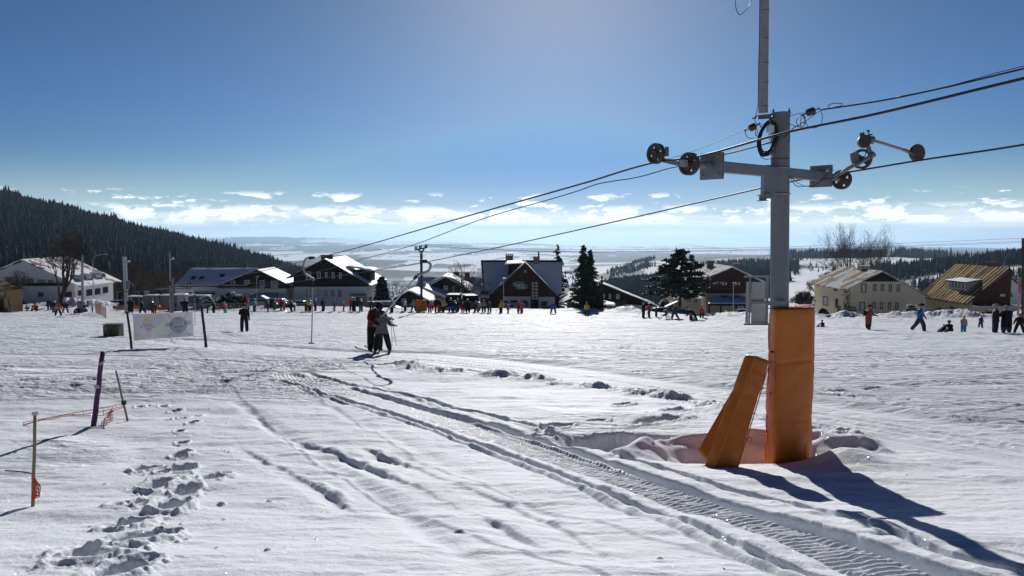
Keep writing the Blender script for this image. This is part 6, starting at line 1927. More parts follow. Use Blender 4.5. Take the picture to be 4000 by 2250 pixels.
# green electrical cabinet
c = gnd(432, 1317)
cab = thing('electric_cabinet', 'green two-door electrical cabinet standing in the snow left of the banner', 'cabinet', (c.x, c.y, c.z))
M_CAB = mat('olive_green_paint', (.085, .10, .062), .55, var=.1)
a = P(403, 1317, c.y); b = P(463, 1268, c.y)
wd = b.x - a.x; ht = b.z - a.z
mb = MB(); mb.box(((a.x + b.x) / 2, c.y + .25, a.z + ht / 2 - .1), (wd, .5, ht + .1)); mb.build('body', M_CAB, cab, bevel=.015)
for k in (0, 1):
    mb = MB(); mb.box((a.x + wd * (.24 + .5 * k) + .01 * k, c.y - .012, a.z + ht * .5), (wd * .44, .03, ht * .84)); dr_ = mb.build('door', M_CAB, cab, bevel=.006)
    mb = MB(); mb.box((a.x + wd * (.42 + .12 * k), c.y - .04, a.z + ht * .5), (.02, .03, .1)); mb.build('handle', M_DKSTEEL, dr_).parent = dr_
mb = MB(); mb.box((a.x + wd * .2, c.y - .035, a.z + ht * .66), (.07, .01, .12)); mb.build('warning_label', mat('yellow_label', (.5, .42, .08), .6), cab)
mb = MB(); mb.box(((a.x + b.x) / 2, c.y + .25, b.z + .0), (wd + .06, .56, .035)); mb.build('lid', M_CAB, cab, bevel=.008)

# banner between two rough posts
pA, bA, tA = stake('banner_post', 'dark rough wooden post holding the left end of the banner', (516, 1363), (497, 1218), .045, M_BARK, group='posts of the banner')
pB, bB, tB = stake('banner_post', 'dark rough wooden post right of the banner', (806, 1352), (787, 1192), .055, M_BARK, group='posts of the banner')
dA, dB = bA.y, bB.y - .15
ban = thing('ski_school_banner', 'grey mesh banner seen from behind with mirrored SKI SCHOOL lettering', 'banner', P(636, 1345, dA))
M_BAN = bpy.data.materials.new('banner_mesh'); M_BAN.use_nodes = True
tb = NT(M_BAN.node_tree); bsdf = M_BAN.node_tree.nodes['Principled BSDF']; bsdf.inputs['Base Color'].default_value = (.50, .50, .52, 1); bsdf.inputs['Roughness'].default_value = .7
tr_ = tb.n('ShaderNodeBsdfTranslucent'); tr_.inputs['Color'].default_value = (.42, .42, .44, 1); mx = tb.n('ShaderNodeMixShader'); mx.inputs[0].default_value = .35
tb.l(bsdf.outputs[0], mx.inputs[1]); tb.l(tr_.outputs[0], mx.inputs[2]); tb.l(mx.outputs[0], M_BAN.node_tree.nodes['Material Output'].inputs['Surface'])
c00, c10, c11, c01 = (524, 1331), (757, 1314), (752, 1217), (519, 1227)
def bpt(u, v, off=0.0):
    x = (c00[0] * (1 - u) + c10[0] * u) * (1 - v) + (c01[0] * (1 - u) + c11[0] * u) * v
    y = (c00[1] * (1 - u) + c10[1] * u) * (1 - v) + (c01[1] * (1 - u) + c11[1] * u) * v
    d = dA + (dB - dA) * u + .03 * math.sin(u * 9 + v * 2) * (1 - .5 * v)
    return P(x, y + 2.0 * math.sin(u * math.pi) * (v - .5), d - off)
mb = MB(); nu, nv = 40, 16
vs = [bpt(i / nu, j / nv) for j in range(nv + 1) for i in range(nu + 1)]
mb.add(vs, [(j * (nu + 1) + i, j * (nu + 1) + i + 1, (j + 1) * (nu + 1) + i + 1, (j + 1) * (nu + 1) + i) for j in range(nv) for i in range(nu)])
mb.build('sheet', M_BAN, ban, smooth=True, fix=False)
def bpoly(name, uv, m, off=.012):
    """flat print on the banner: fan of small triangles so it follows the sheet"""
    mb = MB(); c = (sum(p[0] for p in uv) / len(uv), sum(p[1] for p in uv) / len(uv)); k = len(uv)
    vs = [bpt(*c, off)]; rings = 4
    for r_i in range(1, rings + 1):
        t = r_i / rings
        for p in uv: vs.append(bpt(c[0] + (p[0] - c[0]) * t, c[1] + (p[1] - c[1]) * t, off))
    fs = [(0, 1 + i, 1 + (i + 1) % k) for i in range(k)]
    for r_i in range(rings - 1):
        o = 1 + r_i * k
        fs += [(o + i, o + k + i, o + k + (i + 1) % k, o + (i + 1) % k) for i in range(k)]
    mb.add(vs, fs); return mb.build(name, m, ban, fix=False)
def ban_mat(name, rgb):
    """ink on the mesh: it tints what comes through"""
    m = bpy.data.materials.new(name); m.use_nodes = True; t = NT(m.node_tree)
    a = t.n('ShaderNodeBsdfTransparent'); a.inputs['Color'].default_value = (*rgb, 1)
    t.l(a.outputs[0], m.node_tree.nodes['Material Output'].inputs['Surface']); return m
B1 = ban_mat('faded_blue_print', (.86, .90, .95)); B2 = ban_mat('faded_dark_print', (.70, .74, .80)); B3 = ban_mat('faded_yellow_print', (.98, .92, .66)); B4 = ban_mat('faded_red_print', (.92, .72, .72)); B5 = ban_mat('faded_sky_print', (.88, .92, .98)); B6 = mat('faded_white_print', (.85, .85, .85), .8, var=.02); B7 = ban_mat('faded_violet_print', (.80, .74, .86))
bpoly('print', [(.0, .5), (.38, .46), (.52, .7), (.50, .98), (.02, .97)], B5, .006)
circ = [(.752 + .15 * math.cos(t), .50 + .345 * math.sin(t)) for t in [2 * math.pi * i / 36 for i in range(36)]]
bpoly('print', circ, B2, .010)
bpoly('print', [(.752 + .144 * math.cos(t), .50 + .33 * math.sin(t)) for t in [2 * math.pi * i / 36 for i in range(36)]], B1, .014)
for sx in (-1, 1):   # crossed skis: tips above, tails below
    bpoly('print', [(.752 + sx * .10, .80), (.752 + sx * .115, .76), (.752 + sx * .185, .93), (.752 + sx * .17, .97)], B2, .010)
    bpoly('print', [(.752 + sx * .10, .20), (.752 + sx * .115, .235), (.752 + sx * .20, .06), (.752 + sx * .19, .03)], B2, .010)
board = []
for i in range(9): t = math.pi / 2 + math.pi * i / 8; board.append((.555 + .022 * math.cos(t), .525 + .085 * math.sin(t)))
for i in range(9): t = -math.pi / 2 + math.pi * i / 8; board.append((.950 + .022 * math.cos(t), .565 + .085 * math.sin(t)))
bpoly('print', board, B2, .020)
bpoly('print', [(.70, .71), (.80, .72), (.80, .79), (.70, .78)], B4, .020)
bpoly('print', [(.655, .38), (.84, .40), (.81, .46), (.70, .45)], B2, .020)
bpoly('print', [(.70, .24), (.80, .25), (.755, .32)], B2, .020)
# faded child skier
bpoly('print', [(.15, .55), (.19, .90), (.24, .97), (.29, .90), (.33, .52), (.28, .62), (.2, .62)], B3, .012)
bpoly('print', [(.17, .62), (.31, .60), (.31, .38), (.19, .40)], B7, .016)
bpoly('print', [(.10, .50), (.16, .55), (.16, .44), (.11, .42)], B7, .014); bpoly('print', [(.31, .53), (.37, .50), (.36, .41), (.31, .43)], B7, .014)
bpoly('print', [(.20, .42), (.30, .42), (.29, .30), (.21, .30)], B4, .018)
bpoly('print', [(.205, .30), (.29, .30), (.285, .10), (.26, .10), (.25, .2), (.235, .1), (.21, .1)], B1, .018)
for v_ in (.105, .05):
    bpoly('print', [(.42 if v_ > .06 else .50, v_), (.97, v_ + .03), (.97, v_ + .012), (.42 if v_ > .06 else .50, v_ - .02)], B2, .012)
bpoly('print', [(.62, .15), (.84, .17), (.84, .20), (.62, .175)], B4, .012)
# mirrored words: the banner is seen from the back
ctr = bpt(.752, .545, .05); e1 = bpt(.66, .535, .05); e2 = bpt(.845, .555, .05)
yaw = math.atan2(e2.y - e1.y, e2.x - e1.x)
text_part('SKI SCHOOL', ban, ctr, .20, B6, rot=(math.radians(90), 0, yaw), mirror=True, width=(e2 - e1).length * 1.02)
for a, b in (((503, 1226, dA), (519, 1228, dA)), ((517, 1334, dA), (524, 1331, dA)), ((752, 1218, dB), (788, 1214, dB)), ((757, 1313, dB), (800, 1316, dB))):
    mb = MB(); mb.tube([P(*a), P(*b)], .008, 5); mb.build('cord', M_DKSTEEL, ban)

# feather flags, barriers, mats in the distance
def flag(name, label, pts, d, m, pole):
    base = P(*pole[0], d); root = thing(name, label, 'flag', base)
    mb = MB(); mb.tube([P(*p, d) for p in pole], .03, 6); mb.build('pole', M_GREYPAINT, root)
    mb = MB(); mb.prism([P(*p, d) for p in pts], (0, .02, 0)); f = mb.build('sail', m, root)
    return root, f
flag('feather_flag', 'drooping dark blue feather flag beside the kiosk', [(28, 1158), (34, 1160), (44, 1190), (49, 1219), (45, 1217), (34, 1192)], 92, mat('navy_cloth', (.03, .035, .06), .8), [(49, 1222), (40, 1180), (28, 1158)])
fr_, sail = flag('feather_flag', 'tall narrow red feather flag at the right edge', [(3976, 1100), (3984, 1098), (3988, 1108), (3985, 1160), (3980, 1232), (3972, 1232), (3977, 1160)], 66, mat('red_cloth', (.55, .045, .04), .7), [(3977, 1268), (3977, 1180), (3979, 1100)])
mb = MB()
for k, (y, h) in enumerate(((1150, 6), (1160, 7), (1170, 5), (1178, 8), (1190, 5), (1200, 5))):
    mb.hexa([P(3979.5, y, 65.95), P(3984, y + 1, 65.95), P(3984, y + h, 65.95), P(3979, y + h - 2, 65.95)], [P(3979.5, y, 66.0), P(3984, y + 1, 66.0), P(3984, y + h, 66.0), P(3979, y + h - 2, 66.0)])
mb.build('lettering', M_FRAME, sail).parent = sail
post('utility_pole', 'dark wooden pole cut off by the right edge of the view', 'utility pole', 3996, 930, 1240, 70, .11, M_BARK)
# orange mats round the power pole
for k, (x0_, x1_, lab) in enumerate(((1624, 1648, 'left orange crash mat wrapped before the power pole'), (1650, 1668, 'right orange crash mat wrapped before the power pole'))):
    a = gnd(x0_, 1219); d_ = 95.2
    bl, br = P(x0_ + 1, 1219, d_), P(x1_, 1217 - 3 * k, d_ + .3 * k); tl, tr = P(x0_, 1172, d_), P(x1_ - 2 * k, 1172, d_ + .3 * k)
    root = thing('crash_mat', lab, 'crash pad', (bl + br) / 2, 'mats at the power pole')
    mb = MB(); mb.hexa([bl, br, tr, tl], [p + V3(0, .25, 0) for p in (bl, br, tr, tl)]); mb.build('cover', M_PAD, root, bevel=.04)
# crowd barriers
BL = ['crowd barrier nearest the banner, first of the row', 'crowd barrier behind the blue child, second of the row', 'crowd barrier behind the pink-jacketed leaning skier', 'crowd barrier left of the slim street lamp', 'crowd barrier just right of the slim street lamp', 'lone crowd barrier left of the alpine house door']
def barrier(px, py, w, lab):
    g = gnd(px, py); root = thing('crowd_barrier', lab, 'barrier', g, 'crowd barriers along the queue')
    mb = MB(); h = .95; x0 = g.x; x1 = g.x + w
    fr_ = [(x0, g.y, g.z), (x0, g.y, g.z + h), (x0 + .08, g.y, g.z + h + .08), (x1 - .08, g.y, g.z + h + .08), (x1, g.y, g.z + h), (x1, g.y, g.z)]
    mb.tube(fr_, .028, 5); mb.tube([(x0, g.y, g.z + .15), (x1, g.y, g.z + .15)], .022, 5); mb.build('frame', M_GALV, root)
    mb = MB()
    for k in range(1, 16): x = x0 + w * k / 16; mb.tube([(x, g.y, g.z + .15), (x, g.y, g.z + h + .08)], .012, 4)
    mb.build('bars', M_GALV, root)
    return root
for k in range(6):
    px = 738 + 62 * k - k * 2
    if px > 1000: px += 110
    barrier(px, 1218 - k * .3, 1.85, BL[k])
def fence_net(label, pts, h, d, m, name='safety_net', grp=None, dens=10):
    base = [gnd(*p) for p in pts]
    root = thing(name, label, 'net fence', base[0], grp)
    mb = MB()
    for a, b in zip(base[:-1], base[1:]):
        n = max(2, int((b - a).length * 2.2))
        for k in range(n + 1):
            p = a.lerp(b, k / n); mb.tube([p, p + V3(0, 0, h)], .014, 3)
        for j in range(6): mb.tube([a + V3(0, 0, h * j / 5), a.lerp(b, .5) + V3(0, 0, h * j / 5 - .06), b + V3(0, 0, h * j / 5)], .016, 3)
    mb.build('mesh', m, root)
    for p in base: mb = MB(); mb.tube([p - V3(0, 0, .2), p + V3(0, 0, h + .25)], .03, 5); mb.build('post', M_BAMB, root)
M_NETR = mat('dark_red_net', (.16, .03, .03), .8); M_NETP = mat('pale_orange_net', (.5, .17, .10), .8); M_NETY = mat('orange_yellow_band', (.5, .17, .03), .8)
fence_net('slack orange net fence left of the station post', [(374, 1222), (392, 1232), (414, 1243)], 1.2, 90, M_NETP)
fence_net('pale orange net panel behind the queue left of the lamp', [(1001, 1213), (1040, 1212)], 1.0, 95, M_NETP)
fence_net('dark red netting heap line left of the orange mats', [(1535, 1219), (1570, 1219), (1601, 1217)], .9, 95, M_NETR)
for k, (xa_, xb_, y0_, lab) in enumerate(((440, 486, 1196, 'orange snow fence band sagging before the parked red car'), (508, 560, 1194, 'orange snow fence band right of the station post'), (606, 650, 1199, 'orange snow fence band left of the far pylon'))):
    mb = MB(); n = 12
    t_ = [P(xa_ + (xb_ - xa_) * i / n, y0_ - 4 + 3.5 * math.sin(math.pi * i / n), 99) for i in range(n + 1)]; b_ = [p + V3(0, 0, -.5) for p in t_]
    mb.add(t_ + b_, [(i, i + 1, n + 2 + i, n + 1 + i) for i in range(n)]); o = mb.build('snow_fence', M_NETY, None, fix=False); tag(o, lab, 'snow fence', 'orange snow fences')

# ------------------------------------------------------------------ trees near the houses
def quads_np(C, A, B):
    """quads centred at C spanned by half-vectors A and B (n,3 each)"""
    V = np.stack([C - A - B, C + A - B, C + A + B, C - A + B], 1).reshape(-1, 3)
    return V, np.arange(len(V)).reshape(-1, 4)


def twig_tris(P0, P1, w):
    d = P1 - P0
    n = np.cross(d, np.array([0, 0, 1.0])); n /= np.maximum(1e-6, np.linalg.norm(n, axis=1))[:, None]
    V = np.stack([P0 - n * w[:, None], P0 + n * w[:, None], P1], 1).reshape(-1, 3)
    return V, np.arange(len(V)).reshape(-1, 3)


def spruce(name, label, px, py, d, h, wr, seed, droop=.25, dens=1.0, top_thin=.0, m=M_NEEDLE, snow=.25, group=None, base=.06, cat='tree', power=.85, gap=.0, sz=.13):
    rng = np.random.default_rng(seed)
    b = P(px, py, d)
    root = thing(name, label, cat, b, group)
    mb = MB(); mb.tube([(b.x, b.y, b.z - .5), (b.x, b.y, b.z + h * .5), (b.x, b.y, b.z + h)], [h * .016, h * .010, .015], 8); mb.build('trunk', M_BARK, root)
    C = []; A = []; B = []; S = []; T0 = []; T1 = []
    nb = int(h * 13 * dens)
    for k in range(nb):
        v = base + (1 - base) * (k / nb) ** .9
        R_ = wr * (1 - v) ** power * rng.uniform(.65, 1.12) + .12
        if rng.random() < gap: continue
        th = rng.uniform(0, 2 * math.pi); z = v * h
        n = max(3, int(R_ / sz * 1.3))
        ts = (np.arange(n) + rng.random(n)) / n
        rad = R_ * ts
        ex = np.array([math.cos(th), math.sin(th), 0.0])
        zz = z - droop * R_ * ts ** 1.5 + .18 * R_ * ts ** 3
        pos = ex[None] * rad[:, None] + np.array([0, 0, 1.0])[None] * zz[:, None]
        T0.append([0, 0, z]); T1.append(pos[-1])
        for rep in range(2):
            side = np.array([-math.sin(th), math.cos(th), 0.0])
            wdt = (.10 + .30 * R_ * (1 - ts) * .55)
            c = pos + side[None] * (rng.normal(0, 1, n) * wdt)[:, None] + np.array([0, 0, 1.0]) * rng.normal(0, .05, n)[:, None]
            s_ = sz * rng.uniform(.6, 1.5, n) * (1 + .02 * h)
            dirs = ex[None] * rng.uniform(.5, 1, n)[:, None] + side[None] * rng.normal(0, .7, n)[:, None] + np.array([0, 0, -1.0]) * rng.uniform(.0, .9, n)[:, None]
            dirs /= np.linalg.norm(dirs, axis=1)[:, None]
            o = np.cross(dirs, rng.normal(0, 1, (n, 3))); o /= np.linalg.norm(o, axis=1)[:, None]
            C.append(c); A.append(dirs * s_[:, None]); B.append(o * (s_ * .42)[:, None])
            S.append(rng.random(n) < snow * (.4 + .6 * (ts > .3)))
    C = np.concatenate(C); A = np.concatenate(A); B = np.concatenate(B); S = np.concatenate(S)
    V, Q = quads_np(C, A, B)
    np_mesh('crown', V, Q, m, root, smooth=False)
    if snow > 0:
        Cs = C[S] + np.array([0, 0, .05]); As = A[S] * .7; As[:, 2] *= .3; Bs = np.cross(As, np.array([0, 0, 1.0])) * .55
        V, Q = quads_np(Cs, As, Bs); np_mesh('snow_on_boughs', V, Q, M_RSNOW, root, smooth=False)
    V, T = twig_tris(np.array(T0), np.array(T1), np.full(len(T0), .035)); np_mesh('boughs', V, T, M_BARK, root, smooth=False)
    return root


def bare_tree(name, label, px, py, d, h, seed, spread=.5, forks=(3, 4), depth=6, trunk=.14, first=.28, m=M_BARK, mt=M_TWIG, group=None, leaves=0, lean=0, up=.25, cat='tree', stems=1, rtwig=.012, keep=(.62, .85), tilt=.28):
    rng = random.Random(seed)
    b = P(px, py, d)
    root = thing(name, label, cat, b, group)
    thick = MB(); T0 = []; T1 = []; TW = []; LF = []
    def grow(p, dr, ln, r, lv):
        n = 3; pts = [p]; q = p; dd = dr
        for i in range(n):
            dd = (dd + Vector((rng.gauss(0, .13), rng.gauss(0, .13), rng.gauss(0, .07) + up * .12))).normalized()
            q = q + dd * (ln / n); pts.append(q)
        if lv <= 2:
            thick.tube(pts, [r, r * .9, r * .8, r * .68], 6 if lv < 2 else 5, caps=False)
        else:
            for i in range(n):
                T0.append(pts[i]); T1.append(pts[i + 1]); TW.append(max(rtwig, r * (1 - .2 * i)))
        if lv >= depth:
            if leaves and rng.random() < leaves: LF.append(q)
            return
        k = rng.randint(*forks)
        for j in range(k):
            a = rng.uniform(0, 2 * math.pi); s = spread * rng.uniform(.5, 1.25) * (1.0 if j else .35)
            o = dd.orthogonal().normalized(); o.rotate(Matrix.Rotation(a, 3, dd))
            nd = (dd + o * s + Vector((0, 0, up * .3))).normalized()
            start = q if (j == 0 or rng.random() < .5) else pts[rng.randint(1, 2)]
            grow(start, nd, ln * rng.uniform(*keep), r * (.70 if j == 0 else .52), lv + 1)
    for s in range(stems):
        a = 2 * math.pi * s / max(1, stems)
        dr = Vector((math.cos(a) * tilt * (stems > 1) + lean, math.sin(a) * tilt * (stems > 1), 1)).normalized()
        grow(Vector((b.x + .2 * math.cos(a) * (stems > 1), b.y, b.z - .3)), dr, h * first, trunk * (1 if stems == 1 else .62), 0)
    thick.build('trunk', m, root, fix=False, smooth=True)
    T0 = np.array([tuple(v) for v in T0]); T1 = np.array([tuple(v) for v in T1]); TW = np.array(TW)
    if len(T0):
        dd = T1 - T0; n1 = np.cross(dd, np.array([0, 0, 1.0])) + 1e-5; n1 /= np.linalg.norm(n1, axis=1)[:, None]
        n2 = np.cross(dd, n1); n2 /= np.maximum(1e-6, np.linalg.norm(n2, axis=1))[:, None]
        w = TW[:, None]
        r3 = [n1 * w, (-.5 * n1 + .87 * n2) * w, (-.5 * n1 - .87 * n2) * w]
        V = np.stack([T0 + r3[0], T0 + r3[1], T0 + r3[2], T1 + r3[0] * .8, T1 + r3[1] * .8, T1 + r3[2] * .8], 1).reshape(-1, 3)
        o = (np.arange(len(T0)) * 6)[:, None, None]
        Q = (o + np.array([[0, 1, 4, 3], [1, 2, 5, 4], [2, 0, 3, 5]])[None]).reshape(-1, 4)
        np_mesh('branches', V - np.array(root.location)[None], Q, mt, root, smooth=False)
    if LF:
        g = np.random.default_rng(seed); C = np.array([tuple(v) for v in LF]); n = len(C)
        A = g.normal(0, 1, (n, 3)); A /= np.linalg.norm(A, axis=1)[:, None]; B = np.cross(A, g.normal(0, 1, (n, 3))); B /= np.linalg.norm(B, axis=1)[:, None]
        V, Q = quads_np(C - np.array(root.location)[None], A * .14, B * .1); np_mesh('dry_leaves', V, Q, M_TWIG, root, smooth=False)
    return root


# spruces take world-relative crowns (their meshes are already local to the foot)
spruce('spruce_tree', 'thin sparse-topped spruce right behind the green-signed guesthouse', 2176, 1225, 139, (1225 - 952) / F * 139 + 0, 3.9, 1, droop=.35, dens=.75, gap=.3, snow=.05, power=.95, sz=.15)
spruce('spruce_tree', 'taller spiky-topped spruce of the dark pair left of the cabin', 2276, 1222, 104, (1222 - 957) / F * 104, 2.5, 2, dens=1.5, snow=.03, power=.9)
spruce('spruce_tree', 'denser broad spruce of the dark pair, just right of its taller neighbour', 2304, 1222, 106, (1222 - 976) / F * 106, 2.5, 3, dens=1.8, snow=.04, m=M_NEEDLE, power=.9)
spruce('juniper', 'olive low conifer at the right foot of the dark spruce pair', 2338, 1222, 100, (1222 - 1128) / F * 100, .9, 4, dens=2.2, snow=.05, m=M_NEEDLEY, power=.6)
spruce('clipped_spruce', 'dense cone-shaped snow-dusted spruce beside the alpine house', 1492, 1200, 132, (1200 - 1080) / F * 132, 1.75, 5, dens=4.5, snow=.5, power=.42, droop=.5, sz=.14, m=M_NEEDLE)


def pine():
    rng = np.random.default_rng(9)
    d = 100.0; b = P(2655, 1212, d); h = (1212 - 978) / F * d
    root = thing('pine_tree', 'big wide dark pine with snow on its boughs before the brown lodge', 'tree', b)
    mb = MB(); mb.tube([b - Vector((0, 0, .5)), b + Vector((.02, 0, h * .4)), b + Vector((.15, 0, h * .75)), b + Vector((.1, 0, h))], [.24, .17, .10, .03], 10); mb.build('trunk', M_BARK, root)
    C = []; A = []; B = []; S = []; T0 = []; T1 = []
    prof_h = np.array([.22, .30, .38, .46, .55, .64, .72, .80, .88, .94, 1.0]); prof_r = np.array([2.2, 4.3, 4.9, 4.6, 4.1, 3.1, 2.6, 1.9, 1.4, .8, .2])
    for k in range(120):
        v = .2 + .8 * (k / 119) ** .95
        R_ = np.interp(v, prof_h, prof_r) * rng.uniform(.55, 1.1)
        th = rng.uniform(0, 2 * math.pi); z = v * h
        ex = np.array([math.cos(th), math.sin(th), 0.0])
        zt = z + R_ * rng.uniform(-.10, .16)
        tip = ex * R_ + np.array([0, 0, zt])
        T0.append([.05, 0, z - .1]); T1.append(tip)
        nc = max(2, int(R_ * 3.4))
        for j in range(nc):
            t = rng.uniform(.3, 1.0) if j else 1.0
            c0 = ex * R_ * t + np.array([0, 0, z + (zt - z) * t]) + rng.normal(0, .22, 3) * np.array([1, 1, .35])
            n = 16
            dirs = rng.normal(0, 1, (n, 3)); dirs[:, 2] = np.abs(dirs[:, 2]) * .7 - .15; dirs /= np.linalg.norm(dirs, axis=1)[:, None]
            s_ = rng.uniform(.12, .26, n)
            o = np.cross(dirs, rng.normal(0, 1, (n, 3))); o /= np.linalg.norm(o, axis=1)[:, None]
            C.append(c0 + dirs * .2 * rng.uniform(.3, 1.2, (n, 1))); A.append(dirs * s_[:, None]); B.append(o * (s_ * .33)[:, None]); S.append((rng.random(n) < .42 * (v < .62)) & (dirs[:, 2] > -.05))
    C = np.concatenate(C); A = np.concatenate(A); B = np.concatenate(B); S = np.concatenate(S)
    V, Q = quads_np(C, A, B); np_mesh('crown', V, Q, M_NEEDLE, root, smooth=False)
    As = A[S] * .9; As[:, 2] *= .25; Bs = np.cross(As, np.array([0, 0, 1.0])) * .6
    V, Q = quads_np(C[S] + np.array([0, 0, .08]), As, Bs); np_mesh('snow_on_boughs', V, Q, M_RSNOW, root, smooth=False)
    V, T = twig_tris(np.array(T0), np.array(T1), np.full(len(T0), .06)); np_mesh('boughs', V, T, M_BARK, root, smooth=False)
pine()

bare_tree('bare_tree', 'big bare tree with a dark thick trunk before the white chalet', 234, 1205, 108, 11.5, 3, spread=.72, depth=6, trunk=.34, first=.27, leaves=.25, up=.45, forks=(2, 4), rtwig=.011, keep=(.68, .9))
bare_tree('bare_tree', 'smaller bare tree with spreading crown left of the big one', 99, 1192, 112, 7.4, 5, spread=.9, depth=6, trunk=.22, first=.24, forks=(3, 4), rtwig=.011, keep=(.66, .88))
bare_tree('bare_tree', 'large round-crowned leafless tree against the sky behind the yellow house', 3352, 1150, 165, 17.0, 8, spread=.60, depth=7, trunk=.34, first=.21, forks=(2, 3), stems=6, up=.30, rtwig=.011, keep=(.72, .90), tilt=.55)
bare_tree('bare_tree', 'dark leafless tree left of the yellow house, lower of the two crowns', 3215, 1180, 150, 10.5, 9, spread=.6, depth=6, trunk=.3, first=.2, forks=(3, 4), stems=3, rtwig=.014)
bare_tree('bare_tree', 'dense dark thicket tree right of the pylon, left of the yellow house', 3140, 1215, 140, 7.5, 10, spread=.7, depth=6, trunk=.3, first=.16, forks=(3, 4), stems=4, rtwig=.014)
bare_tree('bare_tree', 'small weeping bare tree between the cottage and the guesthouse', 1824, 1190, 118, 5.0, 12, spread=.85, depth=6, trunk=.16, first=.5, forks=(3, 4), up=-.2, rtwig=.012)
bare_tree('bare_shrub', 'twiggy bare shrub before the dark hillside cabin', 2418, 1215, 110, 2.9, 13, spread=.8, depth=5, trunk=.12, first=.2, stems=4, forks=(3, 4), rtwig=.012)
bare_tree('bare_shrub', 'tangled bare climber shrub before the cream wall of the tin-roofed house', 3665, 1250, 110, 2.9, 14, spread=.9, depth=5, trunk=.12, first=.25, stems=3, forks=(3, 4), rtwig=.015)
bare_tree('bare_shrub', 'second bare shrub near the cream wall, closer to its window', 3722, 1245, 112, 2.6, 16, spread=.8, depth=5, trunk=.10, first=.25, stems=3, forks=(3, 4), rtwig=.015)
k = 0
for px, dd, hh in ((520, 190, 9), (575, 200, 10), (625, 185, 8), (680, 200, 9), (455, 175, 8), (740, 205, 8)):
    bare_tree('bare_tree', ['brown bare tree just right of the square station post', 'brown bare tree between station post and floodlight pole, taller one', 'low brown bare tree close left of the floodlight pole', 'brown bare tree behind the left end of the guesthouse roof', 'brown bare tree right of the white chalet corner', 'brown bare tree rising over the long snowy roof'][k], px, 1165, dd, hh * 1.15, 30 + k, spread=.6, depth=5, trunk=.2, first=.25, forks=(3, 4), m=M_BAREW, mt=M_BAREW, stems=2, group='brown trees at the forest foot', rtwig=.03); k += 1


def snowy_bush(label, px, py, d, w, h, seed, snow=.5, name='snowy_shrub', m=M_NEEDLE):
    rng = np.random.default_rng(seed); b = P(px, py, d)
    root = thing(name, label, 'shrub', b)
    n = int(700 * w * h / 3) + 300
    q = rng.normal(0, 1, (n, 3)); q /= np.linalg.norm(q, axis=1)[:, None]; q *= rng.uniform(.55, 1.05, (n, 1))
    q[:, 2] = np.abs(q[:, 2]); q *= (1 + .25 * vn(q[:, 0] * 3 + seed, q[:, 1] * 3, seed))[:, None]
    C = q * np.array([w / 2, w / 2.4, h])
    A = rng.normal(0, 1, (n, 3)); A /= np.linalg.norm(A, axis=1)[:, None]; B = np.cross(A, rng.normal(0, 1, (n, 3))); B /= np.linalg.norm(B, axis=1)[:, None]
    s = (vn(q[:, 0] * 2.5 + 5, q[:, 1] * 2.5 + q[:, 2] * 2, seed + 1) > 1 - 2 * snow) & (q[:, 2] > .15)
    A2 = A[s] * np.array([1, 1, .2]); B2 = B[s] * np.array([1, 1, .2])
    V1, Q1 = quads_np(C, A * .14, B * .09); V2, Q2 = quads_np(C[s] * 1.04 + np.array([0, 0, .05]), A2 * .2, B2 * .2)
    np_mesh('foliage', np.concatenate([V1, V2]), np.concatenate([Q1, Q2 + len(V1)]), [m, M_RSNOW], root, smooth=False, mi=np.concatenate([np.zeros(len(Q1), int), np.ones(len(Q2), int)]))
snowy_bush('large dark shrubs under snow before the low guesthouse wall', 905, 1195, 108, 4.6, 1.7, 1, .35)
snowy_bush('low dark shrub with snow behind the first barriers', 790, 1200, 108, 2.6, 1.0, 2, .3)
snowy_bush('dark snow-topped bush at the wall of the tin-roofed house', 3805, 1245, 104, 1.5, 1.0, 3, .5)
snowy_bush('dark bush right of the snow-topped one at the far right house', 3855, 1248, 104, 1.6, 1.2, 4, .3)
snowy_bush('snow-laden shrub at the right corner of the yellow house', 3560, 1250, 108, 2.0, 2.1, 5, .6)
snowy_bush('low snow-domed bush before the yellow house wall', 3490, 1250, 106, 2.0, .8, 6, .65)
snowy_bush('small round dark bush at the left foot of the yellow house', 3217, 1232, 112, 1.3, 1.0, 7, .05)
snowy_bush('snowy round shrub left of the pine trunk', 2598, 1205, 116, 1.7, 1.3, 8, .6)
snowy_bush('dark clipped bush beside the portable toilet', 800, 1185, 104, 2.2, .9, 9, .5)

# ------------------------------------------------------------------ people
def cloth(rgb, rough=.8):
    key = 'cloth_%d_%d_%d' % tuple(int(c * 100) for c in rgb)
    return mat(key, rgb, rough, var=.15, scale=9.0, spec=.3)


SKIN = mat('skin', (.42, .24, .17), .6, var=.05); GLOVE = mat('glove_black', (.015, .015, .018), .7); BOOT = mat('boot_black', (.02, .02, .024), .5)
CL = dict(black=(.012, .012, .015), dark=(.03, .03, .035), navy=(.012, .02, .06), blue=(.02, .09, .36), lblue=(.10, .30, .45), teal=(.02, .25, .27), red=(.45, .02, .02), maroon=(.13, .02, .03), orange=(.60, .10, .02), brown=(.22, .07, .04), pink=(.60, .07, .20), lpink=(.5, .25, .3),
          hot=(.75, .06, .10), lime=(.35, .55, .03), yellow=(.62, .40, .02), white=(.62, .64, .67), grey=(.13, .135, .14), lgrey=(.3, .31, .32), olive=(.06, .07, .03), green=(.02, .22, .10), purple=(.07, .03, .09), wine=(.11, .02, .02), redor=(.5, .06, .02), cyan=(.02, .35, .45))


